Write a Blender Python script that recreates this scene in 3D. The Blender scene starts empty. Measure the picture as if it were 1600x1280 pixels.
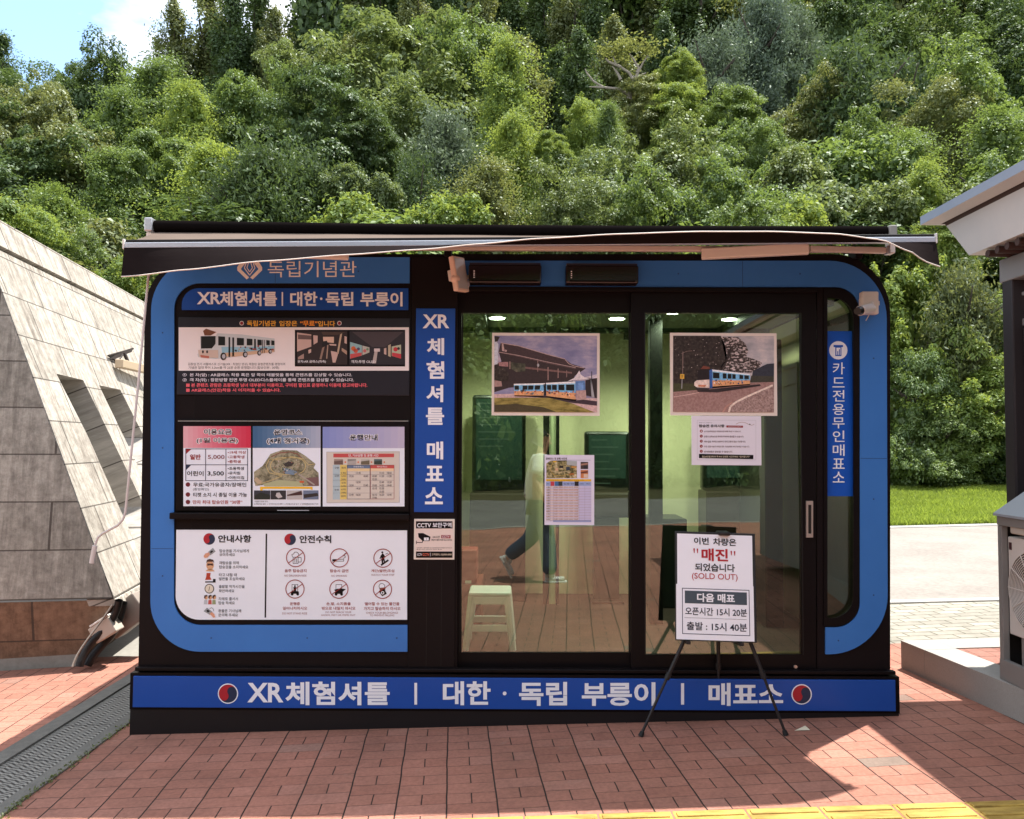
import bpy, bmesh, math, random
import numpy as np
from mathutils import Vector, Matrix
rad = math.radians
S = bpy.context.scene
COL = S.collection

# ------------------------------------------------------------------ camera
F = 1250.0                       # focal length in photo pixels (photo 1600 x 1280)
CAM = Vector((0.0, -4.4, 1.5))
PITCH, ROLL = 2.4, 0.3
cd = bpy.data.cameras.new('camera'); cam = bpy.data.objects.new('camera', cd); COL.objects.link(cam)
cd.sensor_width = 36.0; cd.lens = 36.0 * F / 1600.0
cd.clip_start = 0.05; cd.clip_end = 1500
RM = Matrix.Rotation(rad(90 + PITCH), 3, 'X') @ Matrix.Rotation(rad(ROLL), 3, 'Z')
cam.matrix_world = Matrix.Translation(CAM) @ RM.to_4x4()
S.camera = cam

# ------------------------------------------------------------------ light
SUN = Vector((0.275, 0.212, 1.0)).normalized()         # direction towards the sun
EL = math.asin(SUN.z); AZ = math.atan2(SUN.x, SUN.y)
w = bpy.data.worlds.new("World"); S.world = w; w.use_nodes = True
nt = w.node_tree; bg = nt.nodes['Background']; bg.inputs[1].default_value = 0.15
sky = nt.nodes.new('ShaderNodeTexSky'); sky.sky_type = 'NISHITA'; sky.sun_disc = False
sky.sun_elevation = EL; sky.sun_rotation = AZ; sky.air_density = 1.0; sky.dust_density = 0.3
tc = nt.nodes.new('ShaderNodeTexCoord')
mp = nt.nodes.new('ShaderNodeMapping'); mp.inputs['Scale'].default_value = (1.0, 1.0, 2.2)
nz = nt.nodes.new('ShaderNodeTexNoise'); nz.inputs['Scale'].default_value = 3.1; nz.inputs['Detail'].default_value = 9; nz.inputs['Roughness'].default_value = 0.55
mp.inputs['Location'].default_value = (0.35, 0.1, 0.55)
cr = nt.nodes.new('ShaderNodeValToRGB'); cr.color_ramp.elements[0].position = 0.36; cr.color_ramp.elements[1].position = 0.52
mx = nt.nodes.new('ShaderNodeMix'); mx.data_type = 'RGBA'
mx.inputs['B'].default_value = (4.6, 4.75, 5.0, 1)
L = nt.links.new
L(tc.outputs['Generated'], mp.inputs['Vector']); L(mp.outputs[0], nz.inputs['Vector']); L(nz.outputs['Fac'], cr.inputs[0])
L(cr.outputs[0], mx.inputs['Factor']); L(sky.outputs[0], mx.inputs['A']); L(mx.outputs['Result'], bg.inputs[0])
sd = bpy.data.lights.new('sun', 'SUN'); sd.energy = 3.7; sd.angle = rad(0.5); sd.color = (1.0, 0.96, 0.90)
so = bpy.data.objects.new('sun', sd); COL.objects.link(so)
so.rotation_euler = (-SUN).to_track_quat('-Z', 'Y').to_euler()
S.view_settings.view_transform = 'Standard'; S.view_settings.look = 'None'
S.view_settings.exposure = 1.44; S.view_settings.gamma = 1.0
S.render.engine = 'CYCLES'
S.cycles.max_bounces = 8; S.cycles.transparent_max_bounces = 12; S.cycles.sample_clamp_indirect = 6

# ------------------------------------------------------------------ helpers
def ray(px, py):
    return (RM @ Vector(((px - 800) / F, (640 - py) / F, -1.0)))
def onY(px, py, y):                # point of the vertical plane y = const seen at a photo pixel
    d = ray(px, py); t = (y - CAM.y) / d.y
    return CAM + d * t
def atD(px, py, dist):             # point at a given distance along y
    return onY(px, py, CAM.y + dist)
def gz(x):                         # the pavement falls gently to the left
    return -0.016 + 0.0295 * max(-12.0, min(12.0, x))
def onG(px, py):
    d = ray(px, py); z = 0.0
    for _ in range(6):
        t = (z - CAM.z) / d.z; p = CAM + d * t; z = gz(p.x)
    return p
def onPlane(px, py, p0, n):
    d = ray(px, py); return CAM + d * ((p0 - CAM).dot(n) / d.dot(n))
def rectY(x0, y0, x1, y1, y):      # upright rectangle from photo pixels
    a, b, c, d = onY(x0, y0, y), onY(x1, y0, y), onY(x1, y1, y), onY(x0, y1, y)
    return (a.x + d.x) / 2, (b.x + c.x) / 2, (c.z + d.z) / 2, (a.z + b.z) / 2

def lin(c):
    c /= 255.0
    return c / 12.92 if c <= 0.04045 else ((c + 0.055) / 1.055) ** 2.4
def C(r, g, b): return (lin(r), lin(g), lin(b), 1.0)

class G:                           # tiny shader graph writer
    def __init__(s, name):
        s.m = bpy.data.materials.new(name); s.m.use_nodes = True; s.nt = s.m.node_tree
        s.b = s.nt.nodes['Principled BSDF']; s.out = s.nt.nodes['Material Output']
    def n(s, t, **kw):
        x = s.nt.nodes.new('ShaderNode' + t)
        for k, v in kw.items(): setattr(x, k, v)
        return x
    def put(s, sock, v):
        if v is None: return
        if isinstance(v, bpy.types.NodeSocket): s.nt.links.new(v, sock)
        else: sock.default_value = v
    def math(s, op, a, b=None, c=None):
        x = s.n('Math', operation=op); s.put(x.inputs[0], a)
        if b is not None: s.put(x.inputs[1], b)
        if c is not None: s.put(x.inputs[2], c)
        return x.outputs[0]
    def mix(s, f, a, b, blend='MIX'):
        x = s.n('Mix', data_type='RGBA', blend_type=blend)
        s.put(x.inputs['Factor'], f); s.put(x.inputs['A'], a); s.put(x.inputs['B'], b)
        return x.outputs['Result']
    def co(s, which='Object'): return s.n('TexCoord').outputs[which]
    def map(s, v, scale=(1, 1, 1), rot=(0, 0, 0), loc=(0, 0, 0)):
        x = s.n('Mapping'); s.put(x.inputs['Vector'], v); x.inputs['Scale'].default_value = scale
        x.inputs['Rotation'].default_value = rot; x.inputs['Location'].default_value = loc
        return x.outputs[0]
    def noise(s, v, scale=5, detail=4, rough=0.5, col=False):
        x = s.n('TexNoise'); s.put(x.inputs['Vector'], v); x.inputs['Scale'].default_value = scale
        x.inputs['Detail'].default_value = detail; x.inputs['Roughness'].default_value = rough
        return x.outputs['Color' if col else 'Fac']
    def ramp(s, f, *stops):
        x = s.n('ValToRGB'); s.put(x.inputs[0], f); e = x.color_ramp.elements
        while len(e) < len(stops): e.new(0.5)
        for q, (p, c) in zip(e, stops):
            q.position = p; q.color = c if len(c) == 4 else (*c, 1)
        return x.outputs[0]
    def sep(s, v):
        x = s.n('SeparateXYZ'); s.put(x.inputs[0], v); return x.outputs
    def comb(s, a, b, c=0.0):
        x = s.n('CombineXYZ'); s.put(x.inputs[0], a); s.put(x.inputs[1], b); s.put(x.inputs[2], c); return x.outputs[0]
    def bump(s, h, strength=0.3, dist=0.01):
        x = s.n('Bump'); x.inputs['Strength'].default_value = strength; x.inputs['Distance'].default_value = dist
        s.put(x.inputs['Height'], h); s.put(s.b.inputs['Normal'], x.outputs[0])
    def base(s, c): s.put(s.b.inputs['Base Color'], c)
    def set(s, rough=None, metal=None, spec=None):
        if rough is not None: s.put(s.b.inputs['Roughness'], rough)
        if metal is not None: s.put(s.b.inputs['Metallic'], metal)
        if spec is not None: s.put(s.b.inputs['Specular IOR Level'], spec)
        return s.m

_mc = {}
PRINT = [3.0, 0.0]                 # noise scale and extra mottling of printed pictures
def flat(rgb, rough=0.5, spec=0.4, metal=0.0, var=0.06):   # a painted / printed colour with faint grime
    var = max(var, PRINT[1]); k = (tuple(rgb), rough, spec, metal, var, PRINT[0])
    if k in _mc: return _mc[k]
    g = G('paint_%d_%d_%d' % tuple(int(q) for q in rgb)); c = C(*rgb)
    if PRINT[1]: c = tuple(min(1.0, q * 1.35) for q in c[:3]) + (1.0,)
    if var:
        f = g.noise(g.co(), PRINT[0], 6, 0.65 if PRINT[1] == 0 else 0.8)
        f = g.ramp(f, (0.3, (1 - var,) * 3), (0.7, (1 + 0 * var,) * 3)) if PRINT[1] == 0 else g.ramp(f, (0.34, (1 - var * .55,) * 3), (0.66, (1 + var * .55,) * 3))
        g.base(g.mix(1.0, c, f, 'MULTIPLY'))
    else: g.base(c)
    _mc[k] = g.set(rough, metal, spec); return _mc[k]

ORIG = {}
def tag(o, label=None, cat=None, group=None, kind=None):
    if label: o['label'] = label
    if cat: o['category'] = cat
    if group: o['group'] = group
    if kind: o['kind'] = kind
    return o
def link(name, me, parent=None, origin=None):
    o = bpy.data.objects.new(name, me); COL.objects.link(o)
    if parent is not None:
        o.parent = parent; org = ORIG[parent.name]
    elif origin is None and me is not None and len(me.vertices):
        cs = np.empty(len(me.vertices) * 3, 'f'); me.vertices.foreach_get('co', cs); cs = cs.reshape(-1, 3)
        lo, hi = cs.min(0), cs.max(0); org = Vector(((lo[0] + hi[0]) / 2, (lo[1] + hi[1]) / 2, float(lo[2]))); o.location = org
    else:
        org = Vector(origin if origin is not None else (0, 0, 0)); o.location = org
    if me is not None: me.transform(Matrix.Translation(-org))
    ORIG[o.name] = org
    return o
def thing(name, loc, label, cat, group=None):
    o = link(name, None, None, loc); o.empty_display_size = 0.1
    return tag(o, label, cat, group)

class MB:                          # collects shapes of one mesh object
    def __init__(s): s.v = []; s.f = []; s.mi = []; s.mats = []; s.sm = []
    def m(s, mat):
        if mat not in s.mats: s.mats.append(mat)
        return s.mats.index(mat)
    def add(s, vs, fs, mat, smooth=False):
        o = len(s.v); s.v += [tuple(v) for v in vs]; i = s.m(mat)
        for f in fs: s.f.append([q + o for q in f]); s.mi.append(i); s.sm.append(smooth)
        return s
    def poly(s, pts, mat): return s.add(pts, [list(range(len(pts)))], mat)
    def box(s, x0, x1, y0, y1, z0, z1, mat, M=None):
        v = [Vector((x, y, z)) for z in (z0, z1) for y in (y0, y1) for x in (x0, x1)]
        if M is not None: v = [M @ q for q in v]
        return s.add(v, [[0, 2, 3, 1], [4, 5, 7, 6], [0, 1, 5, 4], [2, 6, 7, 3], [0, 4, 6, 2], [1, 3, 7, 5]], mat)
    def rbox(s, x0, x1, y0, y1, z0, z1, mat, r=0.006, M=None):      # bevelled box
        bm = bmesh.new(); bmesh.ops.create_cube(bm, size=1)
        for v in bm.verts:
            v.co = Vector(((x0 + x1) / 2 + v.co.x * (x1 - x0), (y0 + y1) / 2 + v.co.y * (y1 - y0), (z0 + z1) / 2 + v.co.z * (z1 - z0)))
        r = min(r, (x1 - x0) * .45, (y1 - y0) * .45, (z1 - z0) * .45)
        bmesh.ops.bevel(bm, geom=bm.edges[:], offset=r, segments=2, affect='EDGES', profile=0.5)
        bm.verts.index_update()
        vs = [(M @ v.co if M is not None else v.co.copy()) for v in bm.verts]
        s.add(vs, [[v.index for v in f.verts] for f in bm.faces], mat); bm.free(); return s
    def tube(s, pts, r, mat, n=10, cap=True):
        pts = [Vector(p) for p in pts]; rs = r if isinstance(r, (list, tuple)) else [r] * len(pts)
        vs = []; fs = []; up = None
        for i, p in enumerate(pts):
            t = (pts[min(i + 1, len(pts) - 1)] - pts[max(i - 1, 0)]).normalized()
            if up is None: up = t.orthogonal().normalized()
            up = (up - t * up.dot(t)).normalized(); sd = t.cross(up)
            for k in range(n):
                a = 2 * math.pi * k / n; vs.append(p + (up * math.cos(a) + sd * math.sin(a)) * rs[i])
        for i in range(len(pts) - 1):
            for k in range(n):
                k2 = (k + 1) % n; fs.append([i * n + k, i * n + k2, (i + 1) * n + k2, (i + 1) * n + k])
        if cap: fs += [list(range(n))[::-1], [(len(pts) - 1) * n + k for k in range(n)]]
        return s.add(vs, fs, mat, True)
    def mesh(s, me2, mat, M=None):
        M = M or Matrix.Identity(4)
        return s.add([M @ v.co for v in me2.vertices], [list(p.vertices) for p in me2.polygons], mat)
    def build(s, name, parent=None, origin=None):
        me = bpy.data.meshes.new(name); me.from_pydata(s.v, [], s.f)
        for m in s.mats: me.materials.append(m)
        me.polygons.foreach_set('material_index', s.mi); me.polygons.foreach_set('use_smooth', s.sm)
        if any(s.sm):
            try: me.set_sharp_from_angle(angle=rad(40))
            except Exception: pass
        me.update()
        return link(name, me, parent, origin)

def arc(cx, cy, r, a0, a1, n=10, ry=None):
    ry = r if ry is None else ry
    return [(cx + r * math.cos(rad(a0 + (a1 - a0) * i / n)), cy + ry * math.sin(rad(a0 + (a1 - a0) * i / n))) for i in range(n + 1)]

def plate(loops, thick):           # flat plate with holes: 2D loops -> temp mesh in XY, z in +-thick/2
    cu = bpy.data.curves.new('tmp', 'CURVE'); cu.dimensions = '2D'; cu.fill_mode = 'BOTH'; cu.extrude = thick / 2
    for lp in loops:
        sp = cu.splines.new('POLY'); sp.points.add(len(lp) - 1); sp.use_cyclic_u = True
        for p, q in zip(sp.points, lp): p.co = (q[0], q[1], 0, 1)
    return curve_mesh(cu)
def curve_mesh(cu):
    ob = bpy.data.objects.new('tmp', cu); COL.objects.link(ob)
    dg = bpy.context.evaluated_depsgraph_get()
    me = bpy.data.meshes.new_from_object(ob.evaluated_get(dg))
    bpy.data.objects.remove(ob); bpy.data.curves.remove(cu)
    return me
def XZ(y):                         # plate XY -> world XZ, centred on plane y
    return Matrix(((1, 0, 0, 0), (0, 0, -1, y), (0, 1, 0, 0), (0, 0, 0, 1)))
def plateY(px_loops, y0, y1, mat, mb):     # loops in photo pixels, seen on plane y0; plate from y0 back to y1
    loops = [[(lambda p: (p.x, p.z))(onY(a, b, y0)) for a, b in lp] for lp in px_loops]
    me = plate(loops, abs(y1 - y0)); mb.mesh(me, mat, XZ((y0 + y1) / 2)); bpy.data.meshes.remove(me)
    return mb
_tx = {}
TXC = bpy.data.curves.new('text_tool', 'FONT'); TXO = bpy.data.objects.new('text_tool', TXC)
def text_mesh(body, bold):
    k = (body, bold)
    if k not in _tx:
        cu = TXC; cu.body = body; cu.size = 1.0; cu.offset = bold; cu.resolution_u = 3
        if TXO.name not in COL.objects: COL.objects.link(TXO)
        dg = bpy.context.evaluated_depsgraph_get(); me = bpy.data.meshes.new_from_object(TXO.evaluated_get(dg))
        v = np.empty(len(me.vertices) * 3); me.vertices.foreach_get('co', v); v = v.reshape(-1, 3)
        _tx[k] = (v, [list(p.vertices) for p in me.polygons]); bpy.data.meshes.remove(me)
    return _tx[k]

class Sign:                        # flat printed thing: graphics and lettering laid on a plane as thin layers
    def __init__(s, y=None, fn=None):
        s.y = y; s.fn = fn or (lambda a, b, h: (lambda p: Vector((p.x, y - h, p.z)))(onY(a, b, y)))
        s.art = MB(); s.let = MB(); s.h = 0.0007
    def P(s, a, b, l): return s.fn(a, b, s.h * l)
    def poly(s, pts, mat, l=1): s.art.poly([s.P(a, b, l) for a, b in pts], mat); return s
    def rect(s, x0, y0, x1, y1, mat, l=1): return s.poly([(x0, y0), (x0, y1), (x1, y1), (x1, y0)], mat, l)
    def frame(s, x0, y0, x1, y1, t, mat, l=1):
        s.rect(x0, y0, x1, y0 + t, mat, l); s.rect(x0, y1 - t, x1, y1, mat, l)
        s.rect(x0, y0 + t, x0 + t, y1 - t, mat, l); s.rect(x1 - t, y0 + t, x1, y1 - t, mat, l)
    def disc(s, cx, cy, r, mat, l=1, n=28, ry=None):
        return s.poly([(a, b) for a, b in arc(cx, cy, r, 0, -360, n, ry)[:-1]], mat, l)
    def ring(s, cx, cy, r0, r1, mat, l=1, n=32):
        for i in range(n):
            a, b = 2 * math.pi * i / n, 2 * math.pi * (i + 1) / n
            s.poly([(cx + r1 * math.cos(a), cy - r1 * math.sin(a)), (cx + r1 * math.cos(b), cy - r1 * math.sin(b)),
                    (cx + r0 * math.cos(b), cy - r0 * math.sin(b)), (cx + r0 * math.cos(a), cy - r0 * math.sin(a))], mat, l)
    def line(s, x0, y0, x1, y1, t, mat, l=1):
        dx, dy = x1 - x0, y1 - y0; q = math.hypot(dx, dy); nx, ny = -dy / q * t / 2, dx / q * t / 2
        return s.poly([(x0 + nx, y0 + ny), (x0 - nx, y0 - ny), (x1 - nx, y1 - ny), (x1 + nx, y1 + ny)], mat, l)
    def path(s, pts, t, mat, l=1):
        for a, b in zip(pts[:-1], pts[1:]): s.line(*a, *b, t, mat, l)
    def grad(s, x0, y0, x1, y1, c0, c1, n=10, l=1, vert=False):
        for i in range(n):
            f = (i + .5) / n; m = flat([int(p + (q - p) * f) for p, q in zip(c0, c1)], 0.45)
            if vert: s.rect(x0, y0 + (y1 - y0) * i / n, x1, y0 + (y1 - y0) * (i + 1) / n, m, l)
            else: s.rect(x0 + (x1 - x0) * i / n, y0, x0 + (x1 - x0) * (i + 1) / n, y1, m, l)
    def text(s, body, x0, y0, x1, y1, mat, l=3, bold=0.012, fit=None):
        v, fs = text_mesh(body, bold); q = v if fit is None else text_mesh(body, fit)[0]; lo, hi = q.min(0), q.max(0)
        sx = (x1 - x0) / (hi[0] - lo[0]); sy = (y1 - y0) / max(1e-6, hi[1] - lo[1])
        s.let.add([s.P(x0 + (p[0] - lo[0]) * sx, y1 - (p[1] - lo[1]) * sy, l) for p in v], fs, mat)
    def taeguk(s, cx, cy, r, red, navy, l=2, rot=32, white=None):
        if white: s.disc(cx, cy, r * 1.12, white, l - 1)
        s.disc(cx, cy, r, navy, l)
        pts = arc(0, 0, r, 180, 360, 20) + arc(r / 2, 0, r / 2, 0, -180, 10)[1:] + arc(-r / 2, 0, r / 2, 0, 180, 10)[1:-1]
        c_, s_ = math.cos(rad(-rot)), math.sin(rad(-rot))
        s.poly([(cx + a * c_ - b * s_, cy + a * s_ + b * c_) for a, b in pts][::-1], red, l + 1)
    def done(s, root):
        if s.art.f: s.art.build('artwork', root)
        if s.let.f: s.let.build('lettering', root)
        return root

WHITE = flat((226, 226, 230), 0.42); OFFW = flat((232, 222, 212), 0.5); BLACK = flat((20, 16, 18), 0.5, .15); INK = flat((24, 24, 32), 0.5)
RED = flat((176, 34, 48), 0.45); NAVY = flat((36, 48, 76), 0.45); DKRED = flat((150, 30, 34), 0.5); YEL = flat((240, 190, 40), 0.5)
GREY = flat((120, 122, 126), 0.5); LGREY = flat((185, 185, 190), 0.5); SKIN = flat((220, 160, 130), 0.5); ORANGE = flat((220, 110, 50), 0.5)
LETTER = flat((242, 243, 250), 0.4, var=0.03)
def pmat(name, dark=(24, 18, 19), rough=0.5):      # dark powder coated sheet
    g = G(name); n = g.noise(g.co(), 1.3, 6, 0.6); d = C(*dark)
    g.base(g.mix(n, tuple(q * 0.75 for q in d[:3]) + (1,), tuple(q * 1.3 for q in d[:3]) + (1,)))
    g.put(g.b.inputs['Roughness'], g.math('MULTIPLY_ADD', g.noise(g.co(), 5, 5), 0.25, rough - 0.12))
    g.bump(g.noise(g.map(g.co(), (1, 1, .4)), 1.2, 2), 0.12, 0.02)
    return g.set(spec=0.12)
BLK = pmat('black_coated_panel'); BLK2 = pmat('black_coated_frame', (20, 15, 16), 0.45)
def bmat(name, rgb, rough=0.38):
    g = G(name); n = g.noise(g.co(), 2.0, 7, 0.65); c = C(*rgb)
    g.base(g.mix(1.0, c, g.ramp(n, (0.35, (.88, .9, .93)), (0.65, (1, 1, 1))), 'MULTIPLY'))
    g.put(g.b.inputs['Roughness'], g.math('MULTIPLY_ADD', n, 0.25, rough - .1))
    g.bump(g.noise(g.co(), 1.6, 2), 0.1, 0.02)
    return g.set(spec=0.3)
BLUE = bmat('blue_trim_sheet', (62, 122, 196)); DEEP = bmat('deep_blue_sheet', (28, 78, 164)); MIDB = bmat('bright_blue_film', (22, 88, 190))
def glass_mat():
    g = G('tinted_glass'); nt = g.nt; nt.nodes.remove(g.b)
    tr = g.n('BsdfTransparent'); tr.inputs[0].default_value = (0.77, 0.89, 0.76, 1)
    gl = g.n('BsdfGlossy'); gl.inputs['Roughness'].default_value = 0.0; gl.inputs[0].default_value = (0.95, 0.97, 0.95, 1)
    fr = g.n('Fresnel'); fr.inputs[0].default_value = 1.5
    nzz = g.n('Bump'); nzz.inputs['Strength'].default_value = 0.015; nzz.inputs['Distance'].default_value = 0.05
    g.put(nzz.inputs['Height'], g.noise(g.co(), 2.5, 1)); g.put(gl.inputs['Normal'], nzz.outputs[0])
    f = g.math('MULTIPLY_ADD', fr.outputs[0], 1.0, 0.06)
    m = g.n('MixShader'); g.put(m.inputs[0], f); nt.links.new(tr.outputs[0], m.inputs[1]); nt.links.new(gl.outputs[0], m.inputs[2])
    nt.links.new(m.outputs[0], g.out.inputs[0]); return g.m
GLASS = glass_mat()
def emis(name, col, st):
    g = G(name); g.b.inputs['Emission Color'].default_value = (*col, 1); g.b.inputs['Emission Strength'].default_value = st; return g.m
ALU = flat((200, 200, 205), 0.35, 0.5, 0.6); CREAM = flat((226, 216, 206), 0.5)
# ------------------------------------------------------------------ setting: ground, paving, road, hill
def brick_mat(name, rot, c1, c2, c3):
    g = G(name); v = g.map(g.co(), (1, 1, 1), (0, 0, rad(rot)))
    wob = g.noise(v, 4.0, 3, col=True)
    vv = g.n('VectorMath', operation='MULTIPLY_ADD'); g.put(vv.inputs[0], wob); vv.inputs[1].default_value = (.012, .012, 0); g.put(vv.inputs[2], v)
    x, y, _ = g.sep(vv.outputs[0])
    W, H = 0.212, 0.1
    cx = g.math('DIVIDE', x, W); col = g.math('FLOOR', cx); fx = g.math('FRACT', cx)
    # rows shift a little from column to column, as laid
    sh = g.math('MULTIPLY', g.math('FRACT', g.math('MULTIPLY', g.math('SINE', g.math('MULTIPLY', col, 12.9898)), 43.758)), 0.10)
    ry = g.math('DIVIDE', g.math('ADD', y, sh), H); row = g.math('FLOOR', ry); fy = g.math('FRACT', ry)
    odd = g.math('GREATER_THAN', g.math('FRACT', g.math('MULTIPLY', row, 0.5)), 0.25)
    def edge(f, scale): return g.math('MULTIPLY', g.math('MINIMUM', f, g.math('SUBTRACT', 1.0, f)), scale)
    ex = edge(fx, W); ey = edge(fy, H)
    mid = g.math('MULTIPLY', g.math('ABSOLUTE', g.math('SUBTRACT', fx, 0.5)), W)
    mid = g.math('ADD', mid, g.math('MULTIPLY', g.math('SUBTRACT', 1.0, odd), 1.0))
    def gap(e, w): 
        x = g.n('MapRange'); g.put(x.inputs[0], e); x.inputs[1].default_value = w * .45; x.inputs[2].default_value = w; x.inputs[3].default_value = 1; x.inputs[4].default_value = 0
        return x.outputs[0]
    gn = g.noise(v, 2.2, 3)
    gx = gap(ex, 0.0044); gm = g.math('MULTIPLY', gap(mid, 0.0036), 0.95); gy = g.math('MULTIPLY', gap(ey, 0.0026), g.math('MULTIPLY_ADD', gn, 1.1, 0.1))
    joint = g.math('MINIMUM', g.math('MAXIMUM', gx, g.math('MAXIMUM', gm, gy)), 1.0)
    half = g.math('MULTIPLY', odd, g.math('GREATER_THAN', fx, 0.5))
    wn = g.n('TexWhiteNoise', noise_dimensions='3D'); g.put(wn.inputs[0], g.comb(col, row, half))
    r = wn.outputs['Value']
    base = g.ramp(r, (0.0, c1), (0.45, c2), (0.8, c2), (0.992, c3), (1.0, (0.20, 0.16, 0.13)))
    n1 = g.noise(g.co(), 1.1, 8, 0.7); n2 = g.noise(g.co(), 55, 4, 0.6)
    base = g.mix(1.0, base, g.ramp(n1, (0.28, (.60, .62, .62)), (0.62, (1.06, 1.02, 1.0))), 'MULTIPLY')
    base = g.mix(1.0, base, g.ramp(n2, (0.3, (.82, .82, .82)), (0.7, (1.1, 1.1, 1.1))), 'MULTIPLY')
    # pale scuffs and darker drips
    base = g.mix(g.ramp(g.noise(g.co(), 7.0, 6, .7), (0.62, (0, 0, 0)), (0.75, (.28, .28, .28))), base, (0.35, 0.27, 0.22, 1))
    g.base(g.mix(joint, base, (0.022, 0.018, 0.015, 1)))
    hgt = g.math('ADD', g.math('SUBTRACT', 1.0, joint), g.math('MULTIPLY', n2, 0.25))
    hgt = g.math('ADD', hgt, g.math('MULTIPLY', r, 0.35))
    g.bump(hgt, 0.55, 0.004)
    return g.set(rough=0.82, spec=0.25)
BRICK = brick_mat('red_clay_pavers', -4.3, (0.345, 0.152, 0.108), (0.375, 0.172, 0.124), (0.405, 0.195, 0.145))
BRICK2 = brick_mat('red_clay_pavers_platform', 86, (0.26, 0.115, 0.085), (0.32, 0.15, 0.115), (0.37, 0.19, 0.15))
def granular(name, c1, c2, sc=60, bump=.3, big=.6, rough=.85):
    g = G(name); a = g.noise(g.co(), sc, 5, .7); b = g.noise(g.co(), big, 6, .65)
    base = g.mix(a, c1 + (1,), c2 + (1,))
    g.base(g.mix(1.0, base, g.ramp(b, (.3, (.8, .8, .8)), (.65, (1.05, 1.05, 1.05))), 'MULTIPLY')); g.bump(a, bump, .006)
    return g.set(rough, spec=.25)
ASPH = granular('worn_pale_asphalt', (.14, .124, .108), (.36, .32, .28), 22, .6, 1.4)
CONC = granular('weathered_concrete', (.20, .19, .165), (.36, .34, .30), 30)
GRAN = granular('pale_granite_kerb', (.27, .255, .235), (.42, .40, .37), 120, .15)
EARTH = granular('earth', (.04, .04, .018), (.09, .08, .035), 3)
def paver_mat():
    g = G('beige_block_pavers'); b = g.n('TexBrick'); b.offset = .5
    g.put(b.inputs['Vector'], g.map(g.co(), (1, 1, 1), (0, 0, rad(-4.3))))
    b.inputs['Scale'].default_value = 1.0; b.inputs['Brick Width'].default_value = .22; b.inputs['Row Height'].default_value = .11
    b.inputs['Mortar Size'].default_value = .006
    b.inputs['Color1'].default_value = (.25, .23, .195, 1); b.inputs['Color2'].default_value = (.33, .305, .26, 1); b.inputs['Mortar'].default_value = (.09, .085, .06, 1)
    g.base(g.mix(1.0, b.outputs[0], g.ramp(g.noise(g.co(), 9, 5, .7), (.3, (.75, .75, .72)), (.7, (1.1, 1.1, 1.08))), 'MULTIPLY')); g.bump(b.outputs[1], -.5, .006)
    return g.set(.85, spec=.25)
PAVER = paver_mat()
def sheet(name, xs, ys, dz, mat, kind='structure'):
    xs = sorted(set(list(xs) + [q for q in (-12, 12) if min(xs) < q < max(xs)])); mb = MB()
    vs = [(x, y, gz(x) + dz) for y in ys for x in xs]; nx = len(xs)
    fs = [[j * nx + i, j * nx + i + 1, (j + 1) * nx + i + 1, (j + 1) * nx + i] for j in range(len(ys) - 1) for i in range(nx - 1)]
    mb.add(vs, fs, mat); o = mb.build(name); o['kind'] = kind; return o
sheet('ground', (-400, 400), (-400, 400), -0.012, EARTH)
sheet('brick_pavement', (-2.13, 12), (-11.5, 1.45), 0.0, BRICK)
sheet('brick_pavement', (-12, -2.6), (-11.5, 1.62), 0.0, BRICK)
sheet('paved_apron', (-2.13, 12), (1.45, 2.80), 0.0, PAVER)
sheet('concrete_apron', (-12, -2.6), (1.62, 2.80), 0.0, CONC)
sheet('road', (-70, 70), (2.92, 8.8), -0.004, ASPH)
sheet('road', (-90, 90), (-21, -11.62), -0.004, granular('grey_asphalt', (.12, .115, .11), (.2, .19, .18), 60))
def slab(name, x0, x1, y0, y1, h, mat, base=-.05):
    mb = MB(); n = 24; 
    vs = []
    for i in range(n + 1):
        x = x0 + (x1 - x0) * i / n; g = gz(x)
        vs += [(x, y0, g + base), (x, y0, g + h), (x, y1, g + h), (x, y1, g + base)]
    fs = []
    for i in range(n):
        a = i * 4
        for k in range(3): fs.append([a + k, a + 4 + k, a + 5 + k, a + 1 + k])
    fs += [[0, 1, 2, 3], [n * 4 + 3, n * 4 + 2, n * 4 + 1, n * 4]]
    mb.add(vs, fs, mat); o = mb.build(name); o['kind'] = 'structure'; return o
slab('road_kerb', -12, 12, 2.80, 2.92, 0.012, GRAN)
slab('road_kerb', -12, 12, -11.62, -11.5, 0.012, GRAN)
slab('road_edge_strip', -70, 70, 8.55, 8.8, 0.006, GRAN)
# drain channel along the kiosk's left side
def grate_mat():
    g = G('ribbed_drain_cover'); x, y, z = g.sep(g.co())
    zig = g.math('MULTIPLY', g.math('ABSOLUTE', g.math('SUBTRACT', g.math('FRACT', g.math('MULTIPLY', x, 14.0)), 0.5)), 0.055)
    st = g.math('FRACT', g.math('MULTIPLY', g.math('ADD', y, zig), 34.0))
    s = g.ramp(st, (0.30, (0, 0, 0)), (0.45, (1, 1, 1)), (.85, (1, 1, 1)), (1.0, (0, 0, 0)))
    n = g.noise(g.co(), 6, 6, .7)
    c = g.mix(n, (.22, .21, .19, 1), (.38, .36, .32, 1))
    seam = g.math('LESS_THAN', g.math('FRACT', g.math('MULTIPLY', y, 2.0)), 0.012)
    c = g.mix(s, (.05, .048, .042, 1), c)
    g.base(g.mix(seam, c, (.02, .02, .02, 1))); g.bump(s, .6, .006); return g.set(.6, .25, .4)
mb = MB(); M_ = grate_mat()
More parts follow.
